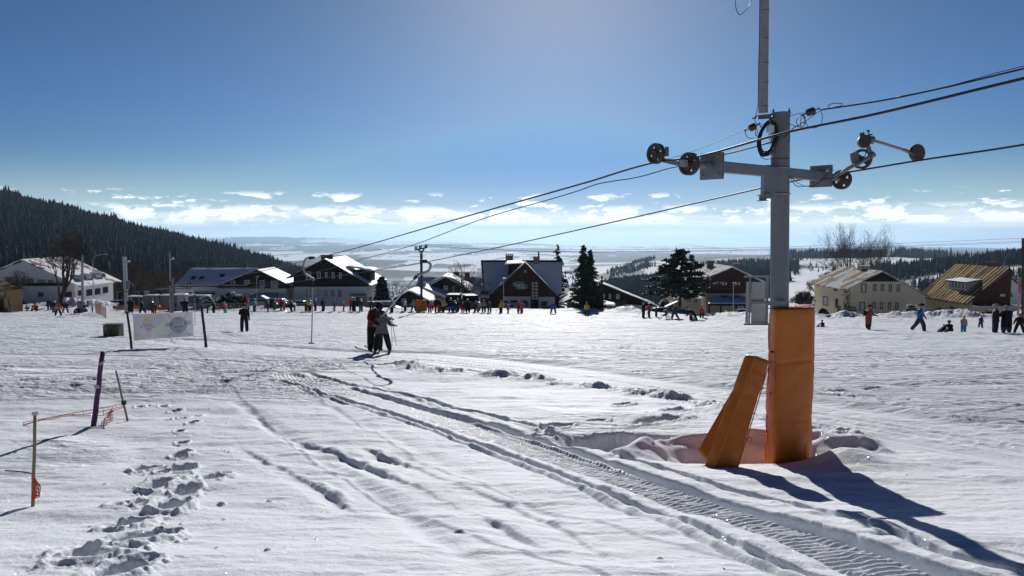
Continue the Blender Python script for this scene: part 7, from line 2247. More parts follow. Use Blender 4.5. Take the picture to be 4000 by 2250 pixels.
def skeleton(pose):
    """joint positions for a 1.75 m person facing -y; tags: 0 jacket 1 trousers 2 skin 3 glove 4 boot"""
    lean = pose.get('lean', 0.0); sit = pose.get('sit', 0); H = pose.get('hip', .93)
    hipp = Vector((0, 0, H))
    def up(h, s=0, f=0):   # point on the torso, h above hip
        return hipp + Vector((s, -h * math.sin(lean) - f * math.cos(lean), h * math.cos(lean)))
    V = []; E = []; Rr = []; Tg = []
    def add(p, r, par=None, tg=0):
        V.append(Vector(p)); Rr.append(r if isinstance(r, tuple) else (r, r)); i = len(V) - 1
        if par is not None: E.append((par, i)); Tg.append(tg)
        return i
    k = pose.get('bulk', 1.0) * 1.22
    pel = add(hipp, (.155 * k, .125 * k)); wai = add(up(.20), (.150 * k, .115 * k), pel); che = add(up(.40), (.175 * k, .125 * k), wai)
    nk = add(up(.52), (.085, .08), che); hl = pose.get('head', lean)
    nb = V[nk]
    hd = lambda h, f=0, s=0: nb + Vector((s, -h * math.sin(hl) - f * math.cos(hl), h * math.cos(hl) - f * math.sin(hl)))
    n1 = add(hd(.06), .058, nk, 2); h1 = add(hd(.135, .02), (.092, .10), n1, 2); h2 = add(hd(.205, .015), (.094, .108), h1, 2); h3 = add(hd(.265, .0), (.062, .075), h2, 2)
    add(hd(.155, .115), .014, h1, 2)      # nose
    tw = pose.get('twist', 0)
    for s, key in ((-1, 'R'), (1, 'L')):
        sh = add(up(.43, s * .185), (.078 * k, .078 * k), che)
        ua, fa = pose.get('arm' + key, ((s * .16, -.02, -.98), (s * .02, -.25, -.95)))
        ua = Vector(ua).normalized(); fa = Vector(fa).normalized()
        el_ = add(V[sh] + ua * .27, .066 * k, sh); wr_ = add(V[el_] + fa * .24, .042, el_)
        pm = add(V[wr_] + fa * .075, (.042, .030), wr_, 3)
        sd = fa.cross(Vector((0, 0, 1)) if abs(fa.z) < .9 else Vector((0, 1, 0))).normalized()
        cu = sd.cross(fa).normalized()
        for j in range(4):
            b = add(V[pm] + fa * .035 + sd * (j - 1.5) * .021, .012, pm, 3); c = add(V[b] + fa * (.034 - .004 * abs(j - 1)) - cu * .012, .011, b, 3); add(V[c] + fa * .016 - cu * .026, .010, c, 3)
        b = add(V[wr_] + fa * .05 + sd * .045 * -s, .014, wr_, 3); add(V[b] + fa * .035 + sd * .012 * -s - cu * .01, .012, b, 3)
        hp = add(hipp + Vector((s * .105, 0, -.05)), (.108 * k, .11 * k), pel, 1)
        th, shn = pose.get('leg' + key, ((s * .05, -.02, -1), (s * .02, .04, -1)))
        th = Vector(th).normalized(); shn = Vector(shn).normalized()
        L1, L2 = .42, .40
        kn = add(V[hp] + th * L1, .088 * k, hp, 1); cf = add(V[kn] + shn * (L2 * .45), .086 * k, kn, 1); an = add(V[kn] + shn * L2, .088, cf, 1)
        ft = Vector(pose.get('toe' + key, (s * .12, -1, 0))).normalized()
        he = add(V[an] + Vector((0, .02, -.035)) , .062, an, 4); add(V[he] + ft * .13, .052, he, 4); 
    lo = min(v.z - r[0] * .75 for v, r in zip(V, Rr))
    V = [v - Vector((0, 0, lo)) for v in V]
    if 'hem' in pose: pass
    top = V[h3] + Vector((0, 0, .06))
    return V, E, Rr, Tg, dict(head=V[h2], h1=V[h1], hdir=(V[h3] - V[h1]).normalized(), fwd=Vector((0, -math.cos(hl), -math.sin(hl))), ankles=[v for v, t in zip(V, range(len(V)))], top=top.z)


_bodies = {}


def body_mesh(key, pose, sub=1):
    if key in _bodies: return _bodies[key]
    V, E, Rr, Tg, info = skeleton(pose)
    me = bpy.data.meshes.new('sk'); me.from_pydata([tuple(v) for v in V], E, [])
    ob = bpy.data.objects.new('sk', me); COL.objects.link(ob)
    ob.modifiers.new('s', 'SKIN'); sk = me.skin_vertices[0].data
    for i, r in enumerate(Rr): sk[i].radius = r; sk[i].use_root = (i == 0)
    m2 = ob.modifiers.new('b', 'SUBSURF'); m2.levels = sub; m2.render_levels = sub
    dg = bpy.context.evaluated_depsgraph_get(); dg.update()
    out = bpy.data.meshes.new_from_object(ob.evaluated_get(dg)); out.name = 'person_body'
    bpy.data.objects.remove(ob)
    n = len(out.polygons); c = np.zeros(n * 3); out.polygons.foreach_get('center', c); c = c.reshape(-1, 3)
    best = np.full(n, 9e9); tg = np.zeros(n, int)
    for (a, b), t in zip(E, Tg):
        A = np.array(V[a]); B = np.array(V[b]); d = B - A; L = max(1e-9, d @ d)
        u = np.clip(((c - A) @ d) / L, 0, 1); q = np.linalg.norm(c - A - u[:, None] * d, axis=1) / (.5 * (Rr[a][0] * (1 - u) + Rr[b][0] * u) + .02)
        k = q < best; best[k] = q[k]; tg[k] = t
    hipz = V[0].z
    coat = pose.get('coat', .12)
    tg[(tg == 1) & (c[:, 2] > hipz - coat) & (np.abs(c[:, 1] - V[0].y) < .25)] = 0
    out.polygons.foreach_set('material_index', tg.astype(np.int32)); out.polygons.foreach_set('use_smooth', [True] * n)
    for m in range(5): out.materials.append(None)
    _bodies[key] = (out, info)
    return _bodies[key]


def ski_mesh(board=False):
    mb = MB(); L, w = (1.62, .075) if not board else (1.3, .26)
    n = 14; a = []; 
    for i in range(n + 1):
        t = i / n; y = .62 * L - L * t; z = .018 + (.14 * max(0, (t - .86) / .14) ** 2) + (.04 * max(0, (.06 - t) / .06) ** 2)
        ww = w / 2 * (1 - .75 * max(0, (t - .93) / .07) ** 2) * (1 - .2 * math.sin(math.pi * t))
        a += [(-ww, y, z), (ww, y, z), (ww, y, z + .018), (-ww, y, z + .018)]
    fs = []
    for i in range(n):
        o = i * 4; fs += [(o, o + 1, o + 5, o + 4), (o + 1, o + 2, o + 6, o + 5), (o + 2, o + 3, o + 7, o + 6), (o + 3, o, o + 4, o + 7)]
    fs += [(0, 3, 2, 1), (n * 4, n * 4 + 1, n * 4 + 2, n * 4 + 3)]
    mb.add(a, fs); me = mb.build('ski', BOOT); d = me.data; bpy.data.objects.remove(me); d.materials.clear(); d.materials.append(None)
    return d


SKI = ski_mesh()
_hm = MB(); _hm.ball((0, 0, 0), 1, 14, 7, (1, 1, 1), z0=-.15); _ob = _hm.build('helmet', BOOT, smooth=True); HELM = _ob.data; bpy.data.objects.remove(_ob); HELM.materials.clear(); HELM.materials.append(None)
_hm = MB()
_pts = [(math.sin(t) * 1.0, -math.cos(t) * 1.0) for t in [-.9 + 1.8 * i / 8 for i in range(9)]]
_hm.add([(x, y, -.28) for x, y in _pts] + [(x * 1.05, y * 1.08, -.05) for x, y in _pts] + [(x, y, .25) for x, y in _pts], [(i + r * 9, i + 1 + r * 9, i + 10 + r * 9, i + 9 + r * 9) for r in range(2) for i in range(8)])
_ob = _hm.build('goggles', BOOT, fix=False, smooth=True); GOGG = _ob.data; bpy.data.objects.remove(_ob); GOGG.materials.clear(); GOGG.materials.append(None)


def setm(o, i, m):
    o.material_slots[i].link = 'OBJECT'; o.material_slots[i].material = m


POSES = {
    'stand': dict(),
    'side': dict(lean=.10, armR=((-.12, -.45, -.85), (0, -.8, -.5)), armL=((.12, -.45, -.85), (0, -.8, -.5)), legR=((-.05, -.18, -1), (-.02, .12, -1)), legL=((.05, -.18, -1), (.02, .12, -1))),
    'ski': dict(lean=.32, armR=((-.25, -.5, -.7), (-.05, -.9, -.2)), armL=((.25, -.5, -.7), (.05, -.9, -.2)), legR=((-.12, -.45, -1), (-.02, .38, -1)), legL=((.12, -.45, -1), (.02, .38, -1))),
    'wide': dict(armR=((-.35, 0, -.9), (-.05, -.4, -.9)), armL=((.35, 0, -.9), (.05, -.4, -.9)), legR=((-.26, 0, -1), (-.18, 0, -1)), legL=((.26, 0, -1), (.18, 0, -1))),
    'bulky': dict(bulk=1.25, armR=((-.35, -.1, -.9), (.25, -.7, -.5)), armL=((.35, -.1, -.9), (-.25, -.7, -.5)), coat=.2),
    'coat': dict(bulk=1.22, coat=.55, lean=.06, armR=((-.2, -.3, -.9), (.1, -.8, -.3)), armL=((.2, -.3, -.9), (-.1, -.8, -.3))),
    'walk': dict(lean=.06, legR=((-.03, -.42, -1), (0, -.10, -1)), legL=((.03, .30, -1), (0, .55, -1)), armR=((-.15, .3, -1), (0, .0, -1)), armL=((.15, -.3, -1), (0, -.5, -1))),
    'bend': dict(lean=1.05, head=.6, hip=.8, armR=((-.1, -.2, -1), (0, -.1, -1)), armL=((.1, -.3, -1), (0, -.4, -1)), legR=((-.15, -.45, -1), (-.05, .35, -1)), legL=((.2, .2, -1), (.1, .3, -1))),
    'sit': dict(lean=.22, head=.05, hip=.25, armR=((-.2, -.5, -.7), (.1, -.9, -.2)), armL=((.2, -.5, -.7), (-.1, -.9, -.2)), legR=((-.22, -1, .28), (-.05, -.8, -.55)), legL=((.22, -1, .28), (.05, -.8, -.55)), coat=.02),
    'point': dict(lean=.25, armR=((-.15, -1, .1), (0, -1, .25)), armL=((.15, -.9, .0), (0, -1, .3)), legR=((-.1, -.45, -1), (0, .3, -1)), legL=((.1, -.35, -1), (0, .35, -1))),
    'crouch': dict(lean=.7, head=.1, hip=.45, armR=((-.1, -.6, -.8), (0, -.6, -.6)), armL=((.1, -.6, -.8), (0, -.6, -.6)), legR=((-.25, -.95, -.3), (0, .45, -1)), legL=((.25, -.95, -.3), (0, .45, -1))),
    'tow': dict(lean=-.05, head=.05, armR=((-.16, -.3, -.95), (.25, -.9, .35)), armL=((.25, -.1, -1), (.1, -.1, -1)), legR=((-.07, -.22, -1), (-.02, .12, -1)), legL=((.07, -.12, -1), (.02, .1, -1)), coat=.16),
    'hug': dict(lean=.38, head=.85, bulk=1.12, armR=((-.45, -.35, -.75), (.35, -.85, -.30)), armL=((.40, -.40, -.85), (.05, -1, .05)), legR=((-.10, -.12, -1), (-.03, .06, -1)), legL=((.16, -.08, -1), (.05, .04, -1)), coat=.10),
    'held': dict(lean=.10, head=.40, bulk=1.15, armR=((-.45, -.2, -.9), (.55, -.8, .15)), armL=((.55, -.2, -.8), (.55, -.75, .0)), legR=((-.22, -.12, -1), (-.16, .10, -1)), legL=((.26, -.1, -1), (.20, .06, -1)), coat=.16),
}


def person(label, px, ytop, ybot, pose='stand', face=0, jacket='black', pants='black', head='black', hat='hat', skis=False, gloves=None, d=None, cat='person', group=None, boots=None, gog=None, back=None, dz=0.0, sub=1):
    """face: degrees, 0 = towards the camera, 90 = facing the right of the photo"""
    mesh, info = body_mesh(pose, POSES[pose], sub)
    g = gnd(px, ybot)
    if d is not None: g = P(px, ybot, d)
    else:
        g.z += dz
    Ht = (ybot - ytop) / math.sqrt(1 + 0) / F * g.y
    sc = Ht / (info['top'] + (.03 if hat else 0))
    o = bpy.data.objects.new('person', mesh); COL.objects.link(o)
    o.location = g; o.rotation_euler = (0, 0, math.radians(face)); o.scale = (sc * WID, sc * WID, sc)
    tag(o, label, cat, group)
    j = cloth(CL[jacket]); p = cloth(CL[pants])
    for i, m in enumerate((j, p, SKIN, cloth(CL[gloves]) if gloves else GLOVE, BOOT)): setm(o, i, m)
    hm = cloth(CL[head], .35 if hat == 'helmet' else .9)
    hp = info['head'] - info['fwd'] * -.0
    rot = Matrix.Rotation(-math.atan2(-info['fwd'].z, -info['fwd'].y) * -1, 4, 'X') if True else None
    def child(me, nm, loc, scl, m):
        c = bpy.data.objects.new(nm, me); COL.objects.link(c); c.parent = o
        ang = math.atan2(info['fwd'].z, -info['fwd'].y)
        c.matrix_local = Matrix.Translation(loc) @ Matrix.Rotation(-ang if False else -math.atan2(-info['fwd'].z, -info['fwd'].y) * -1, 4, 'X') @ Matrix.Diagonal((*scl, 1))
        setm(c, 0, m); return c
    if hat == 'helmet': child(HELM, 'helmet', hp + Vector((0, .012, .02)), (.130, .150, .135), hm)
    elif hat == 'hat': child(HELM, 'woolly_hat', hp + Vector((0, .012, .035)), (.114, .130, .130), hm)
    elif hat == 'hood': child(HELM, 'hood', hp + Vector((0, .03, -.02)), (.145, .15, .18), hm)
    elif hat == 'hair': child(HELM, 'hair', hp + Vector((0, .03, .01)), (.118, .135, .15), hm)
    if gog: child(GOGG, 'goggles', hp + Vector((0, -.012, .0)), (.100, .122, .12), cloth(CL[gog], .1))
    if back:
        mb = MB(); mb.box((0, .20, info['head'].z - .48), (.28, .17, .42), taper=.8); b = mb.build('backpack', cloth(CL[back]), None, bevel=.04, local=True); b.parent = o
    if skis:
        V = skeleton(POSES[pose])[0]
        for s in (-1, 1):
            an = [v for v in V if v.z < .12 and v.x * s > 0]
            if not an: continue
            c_ = sum(an, Vector()) / len(an)
            c = bpy.data.objects.new('ski', SKI); COL.objects.link(c); c.parent = o; c.location = (c_.x, c_.y, -.02); setm(c, 0, cloth(CL[skis] if isinstance(skis, str) else CL['dark'], .3))
    return o


def pole_pair(label, px, d, h, dx=.25, n=2, m=None, p0=None, p1=None):
    root = None
    mb = MB()
    a = P(*p0, d); b = P(*p1, d)
    for k in range(n):
        q = Vector((dx * k, .05 * k, 0)); mb.tube([a + q * .15, b + q], .010, 5)
    o = mb.build('ski_poles', m or M_GALV)
    tag(o, label, 'ski poles')
    return o


WID = 1.24
Q = 'people queueing on the lift track'
WID = 1.08
# the two skiers on the near tow hanger
dm, dc = 26.0, 25.55
g1 = person('adult in a dark red jacket towed uphill, bending over the child in front', 1462, 1176, 1371, 'hug', 40, 'wine', 'black', 'black', 'helmet', skis='dark', gog='blue', gloves='black', sub=2)
g2 = person('child in grey jacket and navy helmet held by the adult on the tow bar', 1493, 1206, 1374, 'held', 8, 'grey', 'black', 'navy', 'helmet', skis='dark', gloves='blue', gog='navy', sub=2)
mb = MB(); c = P(1500, 1246, 25.25); mb.tube([c + Vector((.11 * math.cos(t), 0, .075 * math.sin(t))) for t in [math.pi * i / 8 + math.pi for i in range(9)]], .02, 6); o = mb.build('scarf', cloth(CL['wine'])); o.parent = g2; o.matrix_parent_inverse = (Matrix.Translation(g2.location) @ g2.rotation_euler.to_matrix().to_4x4() @ Matrix.Diagonal((*g2.scale, 1))).inverted()
pole_pair('pair of pale ski poles hanging from the gloved hand of the towed skiers', 1530, 25.5, 1, .13, 2, M_GREYPAINT, (1528, 1236), (1532, 1352))
person('lone skier all in black riding a tow bar on the left half of the piste', 955, 1183, 1297, 'tow', 20, 'black', 'black', 'black', 'helmet', skis='dark', sub=2)
WID = 1.38
# queue, left to right: label, px, top, bottom, pose, face, jacket, trousers, head, hat, skis
rows = [
 ('person in black kneeling-wide trousers and orange vest with grey back seen from behind', 228, 1181, 1234, 'wide', 180, 'orange', 'black', 'black', 'hat', 0),
 ('person in black jacket standing left behind the orange-vested one', 211, 1173, 1222, 'stand', 160, 'black', 'grey', 'black', 'hat', 0),
 ('person in black jacket with legs apart right of the orange-vested one', 256, 1174, 1223, 'wide', 0, 'black', 'grey', 'dark', 'hat', 0),
 ('person in dark blue standing before the snow heap under the big tree', 194, 1163, 1212, 'stand', 30, 'navy', 'navy', 'dark', 'hat', 0),
 ('person in orange sitting on the snow at the left snow heap', 140, 1182, 1214, 'sit', 20, 'orange', 'orange', 'dark', 'hat', 0),
 ('dark child crouching left of the sitting orange figure', 114, 1190, 1214, 'crouch', -40, 'purple', 'dark', 'dark', 'hat', 0),
 ('child in maroon with a shovel left of the slack orange net', 361, 1192, 1222, 'stand', -60, 'maroon', 'maroon', 'maroon', 'hat', 0),
 ('tall person in black with bushy hood just right of the station post', 511, 1163, 1223, 'bulky', 170, 'black', 'black', 'dark', 'hood', 0),
 ('person in black, legs striding, between station post and hoop', 556, 1169, 1224, 'walk', -70, 'black', 'black', 'black', 'helmet', 0),
 ('adult in navy jacket reaching sideways behind the banner', 598, 1166, 1222, 'side', -80, 'navy', 'dark', 'navy', 'hat', 0),
 ('child in bright red trousers by the navy-jacketed adult above the banner', 604, 1184, 1226, 'stand', 0, 'maroon', 'red', 'lgrey', 'helmet', 0),
 ('child in white-pink jacket left of the far tow pylon', 661, 1176, 1216, 'side', 60, 'lpink', 'grey', 'white', 'helmet', 0),
 ('dark figure half behind the far tow pylon on its right', 687, 1174, 1216, 'stand', 90, 'dark', 'grey', 'brown', 'hair', 0),
 ('broad person in black striped jacket facing out above the banner', 724, 1165, 1224, 'bulky', 0, 'black', 'black', 'purple', 'hat', 0),
 ('small child in blue at the first crowd barrier', 812, 1189, 1226, 'side', -90, 'navy', 'blue', 'blue', 'helmet', 1),
 ('skier in black with a white helmet beside the small blue child', 837, 1171, 1224, 'side', -85, 'black', 'black', 'white', 'helmet', 1),
 ('skier leaning forward in hot pink jacket and cyan trousers', 884, 1178, 1223, 'ski', -90, 'hot', 'cyan', 'yellow', 'helmet', 1),
 ('person in orange-red jacket behind the lone black skier', 966, 1167, 1218, 'side', 60, 'redor', 'dark', 'redor', 'hat', 1),
 ('skier in light blue jacket at the slim street lamp', 996, 1166, 1218, 'side', -90, 'lblue', 'black', 'navy', 'helmet', 1),
 ('child in maroon suit with a lime helmet by the orange net', 1045, 1174, 1217, 'side', 100, 'maroon', 'maroon', 'lime', 'helmet', 1),
 ('skier in dark green left of the red-jacketed one', 1071, 1167, 1215, 'side', 90, 'dark', 'olive', 'dark', 'helmet', 1),
 ('person in bright red jacket standing a little behind the queue', 1083, 1160, 1207, 'stand', 150, 'hot', 'dark', 'black', 'hat', 0),
 ('skier in black jacket and teal trousers in the queue', 1096, 1166, 1215, 'side', 110, 'black', 'green', 'lgrey', 'hat', 1),
 ('child in pale pink jacket and hot pink trousers in the queue', 1108, 1167, 1214, 'side', 120, 'lpink', 'pink', 'dark', 'helmet', 1),
 ('bent skier in black pushing both arms out to the left', 1142, 1167, 1218, 'point', -90, 'black', 'black', 'black', 'hat', 1),
 ('small child in blue trousers close behind the bent black skier', 1151, 1188, 1217, 'stand', -90, 'dark', 'blue', 'navy', 'helmet', 1),
 ('child in red beside the lime-jacketed skier', 1196, 1178, 1217, 'stand', 60, 'red', 'maroon', 'maroon', 'helmet', 1),
 ('skier in a lime yellow jacket and black trousers', 1208, 1162, 1217, 'side', 70, 'lime', 'black', 'lgrey', 'hat', 1),
 ('skier in dark jacket and maroon trousers just right of the long hanger bar', 1232, 1166, 1216, 'stand', 90, 'purple', 'maroon', 'dark', 'helmet', 1),
 ('skier all in black standing alone right of the long hanger bar', 1261, 1161, 1217, 'side', 80, 'black', 'black', 'black', 'helmet', 1),
 ('child in grey camouflage jacket and lime trousers', 1308, 1172, 1217, 'side', -60, 'grey', 'lime', 'dark', 'helmet', 1),
 ('child all in red with a white helmet', 1344, 1178, 1217, 'side', -80, 'red', 'red', 'white', 'helmet', 1),
 ('skier in orange-brown jacket before the alpine house porch', 1373, 1161, 1213, 'stand', 40, 'redor', 'maroon', 'dark', 'helmet', 1),
 ('skier in black jacket overlapping the orange-brown one', 1383, 1163, 1218, 'stand', -40, 'black', 'black', 'dark', 'hat', 1),
 ('skier in dark jacket, teal trousers and white helmet at the porch', 1410, 1166, 1218, 'stand', -30, 'dark', 'teal', 'white', 'helmet', 1),
 ('person with an orange hat half behind the towed adult', 1452, 1169, 1220, 'stand', 30, 'dark', 'dark', 'redor', 'hat', 0),
 ('skier in dark green jacket right behind the towed child', 1528, 1167, 1224, 'side', 70, 'green', 'black', 'dark', 'helmet', 1),
 ('skier in a white jacket left of the orange mats', 1583, 1167, 1218, 'stand', -60, 'white', 'black', 'lgrey', 'helmet', 1),
 ('skier in grey jacket just left of the orange mats', 1616, 1170, 1218, 'wide', -30, 'lgrey', 'black', 'lgrey', 'helmet', 1),
 ('skier in a white jacket standing before the orange mats', 1644, 1171, 1219, 'side', 60, 'white', 'black', 'lblue', 'helmet', 1),
 ('child in bright pink jacket right of the orange mats', 1679, 1180, 1222, 'stand', 10, 'pink', 'black', 'purple', 'helmet', 1),
 ('child in pale pink behind the bright pink one', 1687, 1170, 1213, 'stand', 20, 'lpink', 'wine', 'white', 'hat', 0),
 ('tall skier in black jacket and orange-red trousers', 1707, 1158, 1221, 'stand', 30, 'black', 'redor', 'brown', 'hair', 1),
 ('child in red and purple between the tall skier and the yellow jacket', 1721, 1172, 1218, 'side', 60, 'purple', 'dark', 'red', 'helmet', 1),
 ('skier in bright yellow jacket with a green helmet', 1730, 1167, 1222, 'side', 80, 'yellow', 'black', 'green', 'helmet', 1),
 ('small red child sitting behind the yellow jacket', 1738, 1192, 1211, 'sit', 40, 'wine', 'wine', 'wine', 'hat', 0),
 ('skier in dark jacket and blue trousers with fair hair', 1761, 1163, 1221, 'stand', 20, 'black', 'blue', 'yellow', 'hair', 1),
 ('child in blue suit with a white helmet beside the fair-haired skier', 1777, 1173, 1221, 'stand', -20, 'navy', 'blue', 'white', 'helmet', 1),
 ('slim skier in black right of the blue-suited child', 1787, 1166, 1219, 'stand', -50, 'black', 'black', 'dark', 'helmet', 0),
 ('child in maroon jacket and bright red trousers', 1808, 1178, 1222, 'stand', 30, 'maroon', 'hot', 'lgrey', 'helmet', 1),
 ('broad person in black before the frosted van', 1827, 1168, 1222, 'bulky', 10, 'black', 'black', 'dark', 'hat', 0),
 ('skier in black bending right of the broad person', 1852, 1176, 1221, 'ski', 80, 'black', 'black', 'dark', 'helmet', 1),
 ('person in dark clothes crouching left of the grey-white jacket', 1874, 1196, 1221, 'crouch', -60, 'black', 'dark', 'black', 'hat', 0),
 ('skier in pale grey-white jacket at the guesthouse corner', 1890, 1170, 1222, 'stand', -20, 'lgrey', 'black', 'lgrey', 'helmet', 0),
 ('skier in olive with pale helmet at the guesthouse corner', 1912, 1176, 1223, 'stand', 10, 'olive', 'dark', 'lgrey', 'helmet', 0),
 ('skier in black and yellow jacket beside the slim street lamp', 1955, 1172, 1223, 'side', 60, 'yellow', 'black', 'lgrey', 'hat', 0),
 ('small child in hot pink waving before the parked van', 1985, 1190, 1224, 'walk', 40, 'pink', 'purple', 'white', 'helmet', 0),
 ('person in long dark olive coat under the green sign', 2025, 1173, 1223, 'coat', 80, 'olive', 'dark', 'lgrey', 'hair', 0),
 ('person in hot pink jacket beside the olive coat', 2038, 1176, 1224, 'stand', -60, 'hot', 'dark', 'hot', 'hat', 0),
 ('woman in blue coat over pink with pale hair, facing out', 2161, 1178, 1226, 'wide', 0, 'blue', 'navy', 'lgrey', 'hair', 0),
 ('person in bright yellow jacket before the dark spruces', 2292, 1182, 1231, 'walk', 170, 'yellow', 'navy', 'dark', 'hat', 0),
 ('child in red sitting on the snow bank right of the spruces', 2435, 1204, 1222, 'sit', 20, 'hot', 'red', 'dark', 'hat', 0),
 ('tall skier in black facing the red-jacketed person', 2513, 1180, 1240, 'stand', 60, 'black', 'black', 'lgrey', 'hair', 1),
 ('person in red jacket facing the tall black skier', 2537, 1184, 1240, 'side', -90, 'red', 'black', 'dark', 'hair', 1),
 ('person in grey standing left of the pushchair', 2563, 1193, 1238, 'stand', 100, 'dark', 'dark', 'dark', 'hat', 0),
 ('adult in dark grey with a blue backpack walking past the pine trunk', 2636, 1187, 1249, 'walk', -80, 'dark', 'navy', 'lgrey', 'hair', 0),
 ('adult in black bending down over the child with the pink hat', 2708, 1198, 1254, 'bend', -80, 'black', 'black', 'brown', 'hair', 0),
 ('small child in a pink hat sitting at the feet of the bending adult', 2699, 1227, 1254, 'sit', 10, 'black', 'black', 'hot', 'hat', 0),
 ('person in bright orange jacket right of the bending adult', 2741, 1195, 1245, 'stand', 10, 'redor', 'black', 'brown', 'hair', 0),
 ('child sitting alone on the snow in navy blue, right of the orange pad', 3214, 1249, 1281, 'sit', -60, 'navy', 'blue', 'navy', 'hat', 0),
 ('person in long rust-orange coat with dark backpack before the yellow house', 3391, 1188, 1286, 'coat', 80, 'brown', 'black', 'wine', 'hair', 0),
 ('person in bright blue jacket striding left before the right houses', 3591, 1184, 1294, 'walk', 60, 'blue', 'dark', 'black', 'hat', 0),
 ('dark-clad adult sitting on the snow holding a child', 3712, 1250, 1298, 'sit', -70, 'black', 'black', 'black', 'hat', 0),
 ('child in a red hat in the lap of the sitting adult', 3690, 1266, 1297, 'sit', -70, 'maroon', 'maroon', 'red', 'hat', 0),
 ('little girl in pink jacket and turquoise trousers', 3763, 1233, 1299, 'stand', 10, 'lpink', 'cyan', 'yellow', 'hair', 0),
 ('child in blue jacket running in the distance at far right', 3830, 1229, 1280, 'wide', 90, 'navy', 'dark', 'white', 'hat', 0),
 ('tall person in black with pale helmet bending toward the broad dark one', 3886, 1186, 1302, 'stand', 70, 'black', 'black', 'lgrey', 'helmet', 0),
 ('broad person in dark coat seen from behind near the red flag', 3930, 1192, 1302, 'coat', 180, 'black', 'dark', 'lgrey', 'hat', 0),
 ('person in pink-checked jacket with black backpack at the right edge', 3981, 1224, 1302, 'wide', 170, 'wine', 'black', 'pink', 'hat', 0)]
packs = {'person in long rust-orange': 'black', 'adult in dark grey with a blue': 'blue', 'person in pink-checked': 'black', 'person in black kneeling-wide': 'lgrey'}
for r_ in rows:
    grp = Q if 800 < r_[1] < 1950 and r_[10] else None
    o = person(r_[0], r_[1], r_[2], r_[3], r_[4], r_[5], r_[6], r_[7], r_[8], r_[9], skis=bool(r_[10]), group=grp, back=next((v for k_, v in packs.items() if r_[0].startswith(k_)), None))
person('person in white and blue jacket in the dark carport of the brown lodge', 2834, 1207, 1232, 'wide', 0, 'white', 'navy', 'navy', 'hat', d=110)
person('tiny figure in red beyond the top of the orange pad', 3177, 1184, 1204, 'stand', 0, 'hot', 'red', 'red', 'hat', d=112)
for lab, d_, a, b in (('long ski pole held by the tall black skier, stuck out left', 84, (2508, 1212), (2487, 1238)), ('ski poles of the red-jacketed person', 84, (2528, 1214), (2521, 1236)), ('ski poles held by the yellow-black jacketed skier', 93, (1950, 1192), (1934, 1223)), ('ski poles pushed by the leaning pink and cyan skier', 93, (878, 1196), (869, 1222)), ('ski poles of the camouflage-jacketed child', 93, (1303, 1196), (1293, 1217))):
    pole_pair(lab, 0, d_, 1, .12, 2, M_GALV, a, b)

# ------------------------------------------------------------------ sleds, pushchair, snowmobile
def sled(label, px, py, w, rgb, rz=0):
    g = gnd(px, py); root = thing('sled', label, 'sled', g, rz=math.radians(rz))
    mb = MB(); mb.tube([(-w / 2, 0, .05), (-w * .3, 0, .03), (w * .35, 0, .03), (w * .5, 0, .10)], [.02, .05, .05, .02], 8); mb.box((0, 0, .08), (w * .8, .36, .05)); mb.build('shell', cloth(rgb, .4), root, local=True, bevel=.015)
sled('red plastic sled at the feet of the walking adult', 2652, 1250, 1.0, CL['red'], -10)
sled('red sled behind the orange-jacketed person', 2752, 1246, .6, CL['red'], 0)
sled('long black sled behind the child with the pink hat', 2728, 1256, 1.3, CL['black'], 4)
sled('blue bowl sled under the navy child right of the pad', 3214, 1283, .7, CL['blue'])
g = gnd(2595, 1248); sc = 1.0
pc_ = thing('pushchair', 'dark three-wheeled pushchair with green trim left of the walking adult', 'pushchair', g)
for dx, r_w, dy in ((-.42, .15, 0), (.36, .22, -.28), (.36, .22, .28)):
    mb = MB(); c = g + Vector((dx, dy, r_w)); mb.tube([c + Vector((r_w * .88 * math.cos(t), 0, r_w * .88 * math.sin(t))) for t in [i * math.pi / 8 for i in range(17)]], .022, 6)
    for k in range(6): t = k * math.pi / 3; mb.tube([c, c + Vector((r_w * .85 * math.cos(t), 0, r_w * .85 * math.sin(t)))], .006, 3)
    mb.build('wheel', M_BLACK, pc_)
mb = MB(); mb.tube([g + Vector((-.42, 0, .15)), g + Vector((.1, .2, .45)), g + Vector((.55, .2, .95))], .018, 6); mb.tube([g + Vector((-.42, 0, .15)), g + Vector((.1, -.2, .45)), g + Vector((.55, -.2, .95)), g + Vector((.55, .2, .95))], .018, 6); mb.tube([g + Vector((.1, .2, .45)), g + Vector((.36, .28, .22))], .018, 6); mb.tube([g + Vector((.1, -.2, .45)), g + Vector((.36, -.28, .22))], .018, 6); mb.build('frame', M_DKSTEEL, pc_)
mb = MB(); mb.prism([g + Vector((-.35, -.2, .42)), g + Vector((.15, -.2, .35)), g + Vector((.42, -.2, .75)), g + Vector((.30, -.2, .98)), g + Vector((.0, -.2, 1.0)), g + Vector((-.12, -.2, .85)), g + Vector((.1, -.2, .6))], (0, .4, 0)); mb.build('hood_and_seat', cloth(CL['grey']), pc_, bevel=.02)
mb = MB(); mb.box(g + Vector((.62, -.1, .68)), (.26, .25, .18)); mb.build('green_bag', cloth((.18, .45, .05)), pc_, bevel=.03)

